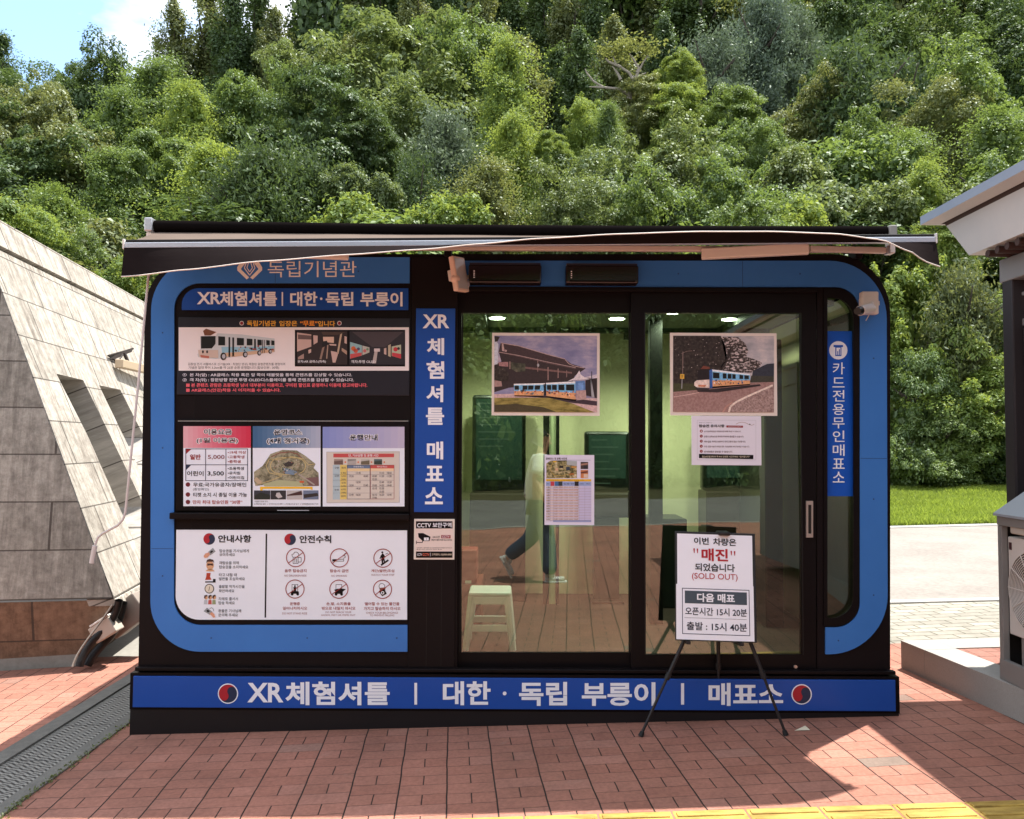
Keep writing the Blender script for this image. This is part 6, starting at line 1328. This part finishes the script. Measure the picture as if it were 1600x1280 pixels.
LAND = [(-999, 130, 'at the left edge'), (130, 250, 'above the stone roof end'), (250, 400, 'above the awning left end'), (400, 560, 'above the museum name'), (560, 680, 'above the fare boards'), (680, 800, 'above the floodlight'), (800, 920, 'above the tiled roof poster'), (920, 1040, 'above the door middle'), (1040, 1170, 'above the road poster'), (1170, 1290, 'above the door handle'), (1290, 1400, 'above the kiosk right corner'), (1400, 1500, 'above the booth eave tip'), (1500, 2600, 'at the right edge')]
KW = {'round': 'rounded broadleaf tree', 'dome': 'dome-crowned tree', 'feather': 'feathery locust tree', 'column': 'tall narrow tree', 'pine': 'soft needled pine', 'bigleaf': 'large-leaved shrubby tree'}
CW_ = {'mid': 'mid green', 'dark': 'dark green', 'bright': 'yellow-green', 'pale': 'pale glossy', 'blue': 'blue-green', 'olive': 'olive green'}
NM = {'round': 'broadleaf_tree', 'dome': 'dome_tree', 'feather': 'locust_tree', 'column': 'tall_narrow_tree', 'pine': 'pine_tree', 'bigleaf': 'large_leaf_tree'}
used_lab = {}
def tree(px, py, wpx, d, kind, tint, var=0, label=None, group='trees on the wooded hillside', pos=None, zfun=None, bottom=None, rowname=None):
    """crown centred at photo column px with its tip at py and width wpx, standing d metres away"""
    if pos is None:
        top = atD(px, py, d); x, y, zt = top.x, top.y, top.z; r = wpx / 2 * d / F
    else: x, y, zt, r = pos
    r *= {'feather': 1.3, 'pine': 1.45, 'round': 1.22, 'bigleaf': 1.15, 'column': 1.45}.get(kind, 1.0)
    zg = (zfun or hill)(x, y); ch = CROWN_H[kind]
    tot = zt - zg
    if tot < 1.2: return None
    # crown takes most of the height; trunk fills the rest
    chh = min(r * ch * 1.25, tot * .93); chh = max(chh, min(tot * .62, r * ch * 1.6))
    if bottom: chh = tot * bottom
    th = tot - chh
    if label is None:
        row = rowname or ('lowest row' if d < 25 else 'mid slope' if d < 44 else 'upper slope')
        pl = [n for a, b, n in LAND if a <= px < b][0]
        label = '%s %s, %s, %s' % (CW_[tint], KW[kind], row, pl)
        if False: pass
        if label in used_lab:
            used_lab[label] += 1; label = ('smaller ', 'farther ', 'hindmost ', 'screened ')[min(3, used_lab[label] - 2)] + label
        else: used_lab[label] = 1
    t = bpy.data.objects.new(NM[kind], None); COL.objects.link(t); t.location = (x, y, zg); t.rotation_euler = (0, 0, RNG.uniform(0, 6.28)); t.empty_display_size = .3
    ORIG[t.name] = Vector((x, y, zg)); tag(t, label, 'tree', group)
    nv = 3 if kind in ('round', 'dome') else 2
    c = bpy.data.objects.new('crown', CM[kind, var % nv]); COL.objects.link(c); c.parent = t; c.location = (0, 0, th); c.scale = (r, r * RNG.uniform(.9, 1.1), chh / ch)
    c.material_slots[0].link = 'OBJECT'; c.material_slots[0].material = LM[tint]
    k = bpy.data.objects.new('trunk', TMs[kind]); COL.objects.link(k); k.parent = t
    k.scale = (r * .8, r * .8, 1.0); k.location = (0, 0, 0); k.scale.z = (tot) / (1 + ch) ; 
    return t
# listed from the photo: column, tip row, width, distance, kind, tint
TL = [
 # right of the kiosk, nearest row (their foliage reaches the grass)
 (1425, 395, 170, 19.5, 'round', 'bright', 1.1), (1500, 440, 120, 18.6, 'pine', 'olive', 1.1), (1590, 440, 180, 18.8, 'round', 'mid', 1.1), (1440, 545, 130, 18.0, 'dome', 'mid', 1.1), (1530, 560, 150, 17.9, 'round', 'bright', 1.1), (1375, 470, 130, 20.2, 'round', 'bright', 1.1), (1470, 640, 90, 17.4, 'round', 'mid', 1.1), (1405, 655, 80, 17.4, 'bigleaf', 'mid', 1.1), (1560, 660, 100, 17.5, 'round', 'dark', 1.1),
 # left, nearest row
 (30, 318, 190, 20, 'dome', 'bright', 0), (165, 405, 130, 19.5, 'round', 'bright', 0), (205, 385, 90, 20, 'bigleaf', 'bright', 0), (110, 360, 110, 21, 'round', 'mid', 0), (-70, 330, 190, 21, 'round', 'mid', 0),
 (180, 308, 170, 25, 'bigleaf', 'olive', 0), (90, 290, 150, 26, 'feather', 'mid', 0),
 # first row above the kiosk roof
 (330, 215, 170, 26, 'feather', 'bright', 0), (250, 205, 150, 31, 'dome', 'mid', 0), (510, 108, 215, 27, 'dome', 'dark', 0), (575, 165, 130, 26.4, 'dome', 'dark', 0), (430, 200, 140, 28, 'dome', 'dark', 0), (400, 255, 150, 23, 'pine', 'dark', 0),
 (560, 275, 120, 21.5, 'bigleaf', 'bright', 0), (700, 270, 120, 21, 'bigleaf', 'bright', 0), (540, 235, 70, 23, 'bigleaf', 'pale', 0), (600, 258, 70, 23, 'bigleaf', 'pale', 0), (480, 250, 130, 24, 'pine', 'dark', 0),
 (700, 195, 110, 27, 'pine', 'blue', 0), (650, 250, 90, 24, 'pine', 'dark', 0), (790, 58, 130, 29, 'feather', 'bright', 0), (800, 172, 120, 25, 'feather', 'bright', 0), (760, 250, 150, 21.5, 'feather', 'olive', 0), (860, 205, 70, 25, 'dome', 'bright', 0),
 (915, 150, 80, 33, 'round', 'bright', 0), (950, 155, 70, 30, 'feather', 'mid', 0), (890, 265, 120, 22, 'round', 'pale', 0), (990, 270, 150, 22, 'round', 'mid', 0), (1040, 180, 170, 26, 'round', 'pale', 0), (930, 225, 150, 25, 'round', 'pale', 0), (1110, 190, 110, 28, 'round', 'mid', 0), (1140, 240, 150, 23, 'round', 'mid', 0),
 (1060, 130, 120, 34, 'dome', 'bright', 0), (1010, 120, 110, 35, 'dome', 'olive', 0), (1060, 80, 80, 40, 'dome', 'bright', 0), (1150, 135, 120, 33, 'dome', 'mid', 0), (1180, 300, 110, 19.8, 'round', 'mid', 0),
 (1240, 205, 110, 27, 'bigleaf', 'pale', 0), (1300, 180, 170, 28, 'bigleaf', 'mid', 0), (1290, 240, 150, 23, 'bigleaf', 'pale', 0), (1370, 255, 120, 22.5, 'bigleaf', 'pale', 0), (1240, 280, 120, 21, 'bigleaf', 'bright', 0), (1200, 180, 90, 30, 'round', 'mid', 0), (1350, 172, 110, 30, 'round', 'mid', 0),
 (1420, 205, 130, 27, 'feather', 'mid', 0), (1510, 80, 170, 33, 'round', 'mid', 0), (1560, 165, 160, 27, 'feather', 'mid', 0), (1460, 120, 130, 32, 'round', 'olive', 0), (1440, 250, 110, 22, 'feather', 'bright', 0), (1500, 265, 110, 21.5, 'bigleaf', 'pale', 0), (1480, 325, 120, 20, 'dome', 'bright', 0), (1620, 230, 150, 24, 'round', 'mid', 0),
 # second row
 (620, 10, 250, 42, 'round', 'pale', 0), (720, 22, 130, 43, 'round', 'mid', 0), (560, 60, 130, 44, 'round', 'olive', 0), (640, 130, 170, 37, 'round', 'pale', 0), (470, 70, 120, 46, 'round', 'pale', 0),
 (165, 72, 130, 42, 'round', 'dark', 0), (110, 88, 110, 44, 'round', 'dark', 0), (60, 128, 130, 38, 'round', 'olive', 0), (20, 150, 130, 36, 'round', 'olive', 0), (240, 90, 150, 38, 'feather', 'mid', 0), (190, 140, 130, 36, 'feather', 'mid', 0), (130, 190, 150, 33, 'round', 'olive', 0), (300, 130, 130, 36, 'feather', 'bright', 0), (395, 110, 120, 38, 'round', 'mid', 0), (50, 205, 170, 31, 'round', 'dark', 0), (170, 225, 130, 29, 'feather', 'mid', 0), (-60, 170, 170, 36, 'round', 'dark', 0),
 (2, 55, 75, 58, 'column', 'dark', 0), (275, 2, 85, 62, 'column', 'olive', 0), (330, -40, 105, 64, 'column', 'olive', 0), (365, -20, 90, 60, 'column', 'dark', 0), (405, -25, 100, 64, 'column', 'dark', 0), (428, 15, 70, 60, 'column', 'olive', 0), (475, -22, 95, 66, 'column', 'dark', 0), (525, -40, 110, 66, 'column', 'dark', 0), (570, -50, 110, 64, 'column', 'olive', 0),
 (1190, 5, 100, 44, 'pine', 'blue', 0), (1110, 60, 100, 42, 'pine', 'blue', 0), (1240, 30, 80, 46, 'pine', 'blue', 0), (1380, 20, 200, 42, 'round', 'dark', 0), (1330, 90, 150, 38, 'pine', 'dark', 0), (1430, 30, 130, 46, 'round', 'pale', 0), (1290, -10, 120, 52, 'round', 'dark', 0), (1560, -5, 150, 44, 'round', 'dark', 0), (1620, 60, 150, 40, 'round', 'dark', 0), (1270, 120, 110, 38, 'round', 'olive', 0), (1400, 110, 130, 38, 'pine', 'dark', 0),
]
for i, (px, py) in enumerate(((760, -40), (800, -60), (845, -30), (890, -50), (935, -40), (985, -60), (1030, -40), (1080, -70), (700, -50), (650, -40), (600, -60), (1140, -60), (1200, -60), (1340, -70), (1480, -60), (1420, -90), (1560, -90))):
    TL.append((px, py, 95 if px < 1050 else 150, 56 + (i * 7) % 9, 'column' if px < 1100 else 'round', 'dark' if i % 3 else 'olive', 0))
for i, (px, py) in enumerate(((820, 60), (870, 80), (760, 90), (910, 50), (960, 30), (1040, 30), (720, 110), (680, 150), (850, 130), (900, 110))):
    TL.append((px, py, 95, 45 + (i * 5) % 7, 'column', 'dark' if i % 4 else 'olive', 0))
for i, (px, py, wp_, d, kd_, ti, bot) in enumerate(TL): tree(px, py, wp_, d, kd_, ti, i, bottom=bot or None)
for (px, py, wp_, d) in ((95, 130, 150, 50), (215, 115, 160, 50), (300, 135, 150, 52), (160, 175, 160, 46), (255, 190, 150, 42), (30, 175, 150, 48), (370, 150, 150, 50)): tree(px, py, wp_, d, 'round', 'dark', px)
for k in range(17): tree(540 + k * 68, -90 - (k * 37 % 60), 230, 66 + (k * 5) % 7, ('round', 'round', 'dome')[k % 3], ('dark', 'mid', 'olive')[k % 3], k)
# fill behind gaps: trees of which only bits show
random.seed(11); nfill = 0
for d in (24, 29, 34, 40, 47, 54, 62):
    for k in range(13):
        px = -120 + 1850 * (k + random.uniform(.1, .9)) / 13; x = (px - 800) / F * d; y = d - 4.4
        h = random.uniform(6.0, 8.5) * (1 if d > 30 else .75); zt = hill(x, y) + h
        if px < 560:       # keep the skyline at the left
            lim = 1.5 + (692 - (150 if px < 240 else 60)) / F * d; zt = min(zt, lim)
        tree(px, 0, 0, d, random.choice(['round', 'round', 'dome', 'feather']), random.choice(['dark', 'mid', 'mid', 'olive']), k, pos=(x, y, zt, random.uniform(2.6, 3.4)), rowname='half hidden at ' + ('mid slope' if d < 44 else 'the top')); nfill += 1
# pale bare-limbed tree in the middle of the slope
p = atD(985, 150, 35.5); zg = hill(p.x, p.y); bt = thing('bare_limbed_tree', (p.x, p.y, zg), 'pale bare-limbed tree with a thin flat crown at mid slope', 'tree', 'trees on the wooded hillside')
Q = lambda a, b, dd=35.5: atD(800 + a * .26558, b * .26558, dd)
mb = MB(); mb.tube([Vector((p.x + .3, p.y, zg)), Q(690, 560), Q(715, 475)], [.16, .12, .09], BARK2, 8)
for L_ in ([(715, 475), (690, 430), (640, 395), (610, 375), (595, 335)], [(715, 475), (740, 430), (770, 370), (800, 325)], [(690, 560), (630, 525), (540, 515), (480, 480), (440, 430), (430, 405)], [(540, 515), (455, 512)], [(640, 395), (570, 365), (550, 345)], [(735, 430), (745, 400), (715, 350), (690, 315)], [(640, 470), (620, 430), (590, 390)], [(725, 460), (790, 428)]):
    mb.tube([Q(*q) for q in L_], [.075 * (1 - .7 * i / max(1, len(L_) - 1)) for i in range(len(L_))], BARK2, 6)
mb.build('trunk', bt)
ps = []
for (a, b, n, sx, sz) in ((720, 285, 420, 1.0, .22), (590, 300, 260, .6, .2), (800, 300, 160, .4, .15), (660, 270, 200, .6, .15)):
    c = Q(a, b); ps.append(np.array(c) + RNG.normal(size=(n, 3)) * np.array([sx, sx, sz]) * .6)
ps = np.concatenate(ps); me = quads_mesh('crown', leaf_quads(ps, unit(RNG.normal(size=ps.shape) * .4 + np.array([0, 0, 1])), .10 * (.6 + .8 * RNG.random(len(ps)))), LM['olive']); link('crown', me, bt)
# undergrowth on the slope and weeds along the foot of the wood
def scatter(name, n, fpos, size, mat, kind='stuff', label=None, cat=None, up=.6):
    P_ = fpos(n); nn = unit(RNG.normal(size=P_.shape) + np.array([0, 0, up])); me = quads_mesh(name, leaf_quads(P_, nn, size * (.5 + RNG.random(len(P_)))), mat); o = link(name, me, None, (0, 0, 0)); tag(o, label, cat, kind=kind); return o
def under(n):
    y = 13.2 + 62 * RNG.random(n) ** 1.7; x = (RNG.random(n) - .5) * 1.75 * (y + 4.4 + 3); c = .5 * np.sin(x * 1.3) + .5 * np.sin(y * 1.1 + x * .4)
    return np.stack([x, y, np.array([hill(a, b) for a, b in zip(x, y)]) + RNG.random(n) * (1.0 + .7 * c)], 1)
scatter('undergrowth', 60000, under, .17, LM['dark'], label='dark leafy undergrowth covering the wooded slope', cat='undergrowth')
def farwood(n):
    y = 34 + 36 * RNG.random(n); px = RNG.uniform(-150, 1750, n); x = (px - 800) / F * (y + 4.4); hh = np.where(px > 520, 9.0, 4.5) * (.55 + .45 * np.sin(x * .9 + 2 * np.sin(y * .7)) * np.sin(y * .8 + 1))
    return np.stack([x, y, np.array([hill(a, b) for a, b in zip(x, y)]) + RNG.random(n) ** .7 * hh], 1)
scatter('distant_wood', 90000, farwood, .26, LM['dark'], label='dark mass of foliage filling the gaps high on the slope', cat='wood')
def under2(n):
    x = RNG.uniform(-16, 16, n); y = 13.0 + np.abs(RNG.normal(size=n)) * .9; c = np.abs(np.sin(x * .9) * np.sin(x * 2.3 + 1))
    return np.stack([x, y, np.array([hill(a, b) for a, b in zip(x, y)]) + RNG.random(n) ** 1.5 * (.35 + 1.1 * c)], 1)
scatter('weeds', 16000, under2, .09, LM['mid'], label='tangle of weeds at the foot of the wood', cat='weeds')
# grass bank: blades
def blades(name, n, x0, x1, y0, y1, hgt, mat, label):
    x = RNG.uniform(x0, x1, n); y = RNG.uniform(y0, y1, n); z = np.array([hill(a, b) for a, b in zip(x, y)])
    tuft = .55 + .45 * np.sin(x * 3.1 + 2 * np.sin(y * 2.3)) * np.sin(y * 2.7 + x)
    h = hgt * (.4 + .8 * RNG.random(n)) * (.55 + .6 * tuft); a = RNG.uniform(0, 6.28, n); w_ = .006 + .007 * RNG.random(n); l = RNG.normal(size=(n, 2)) * .45 * h[:, None]
    v = np.empty((n, 4, 3)); dx, dy = np.cos(a) * w_, np.sin(a) * w_
    v[:, 0] = np.stack([x - dx, y - dy, z - .01], 1); v[:, 1] = np.stack([x + dx, y + dy, z - .01], 1)
    v[:, 2] = np.stack([x + dx * .3 + l[:, 0], y + dy * .3 + l[:, 1], z + h], 1); v[:, 3] = np.stack([x - dx * .3 + l[:, 0], y - dy * .3 + l[:, 1], z + h], 1)
    o = link(name, quads_mesh(name, v.reshape(-1, 3), mat), None, (0, 0, 0)); tag(o, label, 'grass', kind='stuff'); return o
GM = leaf_mat('grass_blades', (.17, .25, .03), (.23, .31, .045), (.30, .37, .07), .45, (.44, .54, .08), .02)
blades('grass', 120000, 4.4, 12.5, 8.85, 13.6, .10, GM, 'sunlit bright green grass bank beyond the road')
blades('grass', 16000, -14, 4.4, 8.85, 13.4, .18, GM, 'grass strip behind the kiosk and stone building')
g = G('moss'); 
def dr(n):
    y = RNG.uniform(-1.6, .9, n); x = -2.13 + RNG.normal(size=n) * .014; return np.stack([x, y, np.array([gz(a) for a in x]) + .006 + .008 * RNG.random(n)], 1)
scatter('moss', 700, dr, .009, LM['olive'], label='moss and tiny weeds along the drain kerb', cat='moss')
# unseen trees behind the viewer, made tall and dense to block sky from the glass
flatz = lambda x, y: gz(x)
for i in range(22):
    x = -44 + i * 4.2 + random.uniform(-.8, .8); y = -29 - (i * 5 % 7); tree(0, 0, 0, 0, ('round', 'dome', 'round', 'bigleaf')[i % 4], ('dark', 'mid', 'dark')[i % 3], i, pos=(x, y, 13.5 + (i * 3 % 5), 4.4), zfun=flatz, bottom=1.2, label='leafy tree across the road, made tall to keep sky out of the door glass', group='trees across the road made tall to block reflected sky')
# ------------------------------------------------------------------ person walking past, mirrored in the door glass
def skin_body(name, nodes, edges, mat, parent, sub=2, root=0):
    me = bpy.data.meshes.new(name); me.from_pydata([n[0] for n in nodes], edges, []); me.update()
    ob = bpy.data.objects.new('tmpb', me); COL.objects.link(ob)
    md = ob.modifiers.new('s', 'SKIN'); md.use_smooth_shade = True; ss = ob.modifiers.new('u', 'SUBSURF'); ss.levels = sub; ss.render_levels = sub
    for i, n in enumerate(nodes):
        r = n[1]; me.skin_vertices[0].data[i].radius = r if isinstance(r, tuple) else (r, r); me.skin_vertices[0].data[i].use_root = (i == root)
    m2 = bpy.data.meshes.new_from_object(ob.evaluated_get(bpy.context.evaluated_depsgraph_get())); bpy.data.objects.remove(ob)
    m2.materials.clear(); m2.materials.append(mat)
    for p in m2.polygons: p.use_smooth = True
    m2.name = name; return link(name, m2, parent)
X0, Y0 = .30, -4.64; Z0 = gz(X0)
pr = thing('person', (X0, Y0, Z0), 'person in white shirt and blue jeans walking past, mirrored in the left door', 'person')
SK = flat((228, 178, 148), .5); JEAN = flat((84, 100, 124), .8); SHIRT = flat((228, 228, 224), .8); HAIR = flat((30, 24, 22), .5); SHOE = flat((226, 224, 220), .5)
B_ = lambda x, y, z: (X0 + x, Y0 + y, Z0 + z)
nodes = [(B_(0, 0, .95), (.14, .11)), (B_(.01, 0, 1.12), (.13, .10)), (B_(.02, 0, 1.30), (.15, .11)), (B_(.03, 0, 1.42), (.09, .08)), (B_(.05, 0, 1.48), (.05, .05)), (B_(.07, 0, 1.56), (.07, .07)), (B_(.075, 0, 1.64), (.085, .085)), (B_(.07, 0, 1.70), (.07, .07)), (B_(.135, 0, 1.585), (.028, .025)), (B_(.165, 0, 1.575), (.012, .012)),
 (B_(.02, .18, 1.39), .055), (B_(-.04, .22, 1.14), .042), (B_(.10, .22, .92), .034), (B_(.13, .21, .85), .03),
 (B_(.02, -.18, 1.39), .055), (B_(.08, -.22, 1.14), .042), (B_(.18, -.21, .93), .034), (B_(.22, -.2, .86), .03),
 (B_(.02, .09, .90), .09), (B_(.10, .09, .50), .062), (B_(.14, .09, .10), .042), (B_(.02, -.09, .90), .09), (B_(-.06, -.09, .50), .062), (B_(-.36, -.09, .24), .042), (B_(.155, .09, .05), .035), (B_(-.39, -.09, .20), .035)]
edges = [(0, 1), (1, 2), (2, 3), (3, 4), (4, 5), (5, 6), (6, 7), (5, 8), (8, 9), (2, 10), (10, 11), (11, 12), (12, 13), (2, 14), (14, 15), (15, 16), (16, 17), (0, 18), (18, 19), (19, 20), (0, 21), (21, 22), (22, 23), (20, 24), (23, 25)]
skin_body('body', nodes, edges, SK, pr)
for s_, hx, hz, hy in ((1, .13, .85, .21), (-1, .22, .86, -.2)):      # hands: palm and five fingers
    nn = [(B_(hx, hy, hz), .026), (B_(hx + .02, hy, hz - .06), .030)]; ee = [(0, 1)]
    for k, (dx, L_) in enumerate(((-.024, .062), (-.008, .074), (.009, .070), (.025, .056))):
        i = len(nn); nn += [(B_(hx + .022 + dx, hy, hz - .085), .010), (B_(hx + .03 + dx, hy - .004 * s_, hz - .085 - L_ * .5), .009), (B_(hx + .026 + dx, hy - .016 * s_, hz - .085 - L_), .007)]; ee += [(1, i), (i, i + 1), (i + 1, i + 2)]
    i = len(nn); nn += [(B_(hx + .045, hy - .01 * s_, hz - .05), .011), (B_(hx + .062, hy - .018 * s_, hz - .085), .009)]; ee += [(0, i), (i, i + 1)]
    skin_body('hand', nn, ee, SK, pr, 1)
skin_body('shirt', [(B_(0, 0, .90), (.175, .145)), (B_(.0, 0, 1.02), (.17, .14)), (B_(.01, 0, 1.18), (.165, .135)), (B_(.02, 0, 1.33), (.17, .135)), (B_(.03, 0, 1.44), (.085, .085)), (B_(.02, .17, 1.40), .085), (B_(-.02, .225, 1.20), .078), (B_(.02, -.17, 1.40), .085), (B_(.05, -.225, 1.20), .078)], [(0, 1), (1, 2), (2, 3), (3, 4), (3, 5), (5, 6), (3, 7), (7, 8)], SHIRT, pr)
skin_body('trousers', [(B_(0, 0, .95), (.15, .13)), (B_(.02, .09, .86), .115), (B_(.10, .09, .5), .098), (B_(.13, .09, .09), .100), (B_(.02, -.09, .86), .115), (B_(-.06, -.09, .5), .098), (B_(-.36, -.09, .26), .095)], [(0, 1), (1, 2), (2, 3), (0, 4), (4, 5), (5, 6)], JEAN, pr)
skin_body('hair', [(B_(.02, 0, 1.63), (.075, .088)), (B_(.045, 0, 1.69), (.085, .090)), (B_(.085, 0, 1.735), (.055, .062)), (B_(-.005, 0, 1.58), (.045, .066))], [(0, 1), (1, 2), (0, 3)], HAIR, pr)
for hx, hy, hz, tilt in ((.14, .09, .0, 0), (-.40, -.09, .20, -62)):
    Ms = Matrix.Translation(B_(hx, hy, hz)) @ Matrix.Rotation(rad(-tilt), 4, 'Y'); mb = MB()
    mb.rbox(-.075, .20, -.047, .047, .003, .03, SHOE, .012, Ms); mb.rbox(-.07, .17, -.042, .042, .028, .075, SHOE, .022, Ms); mb.rbox(-.07, .05, -.04, .04, .07, .11, SHOE, .018, Ms); mb.build('shoe', pr)
mb = MB()
for s_ in (-1, 1):
    mb.rbox(X0 + .147, X0 + .157, Y0 + s_ * .034 - .014, Y0 + s_ * .034 + .014, Z0 + 1.632, Z0 + 1.646, flat((30, 26, 26), .3), .003)
mb.rbox(X0 + .150, X0 + .162, Y0 - .024, Y0 + .024, Z0 + 1.562, Z0 + 1.570, flat((150, 80, 74), .5), .003); mb.build('eyes_and_mouth', pr)
bpy.data.objects.remove(TXO); bpy.data.curves.remove(TXC)
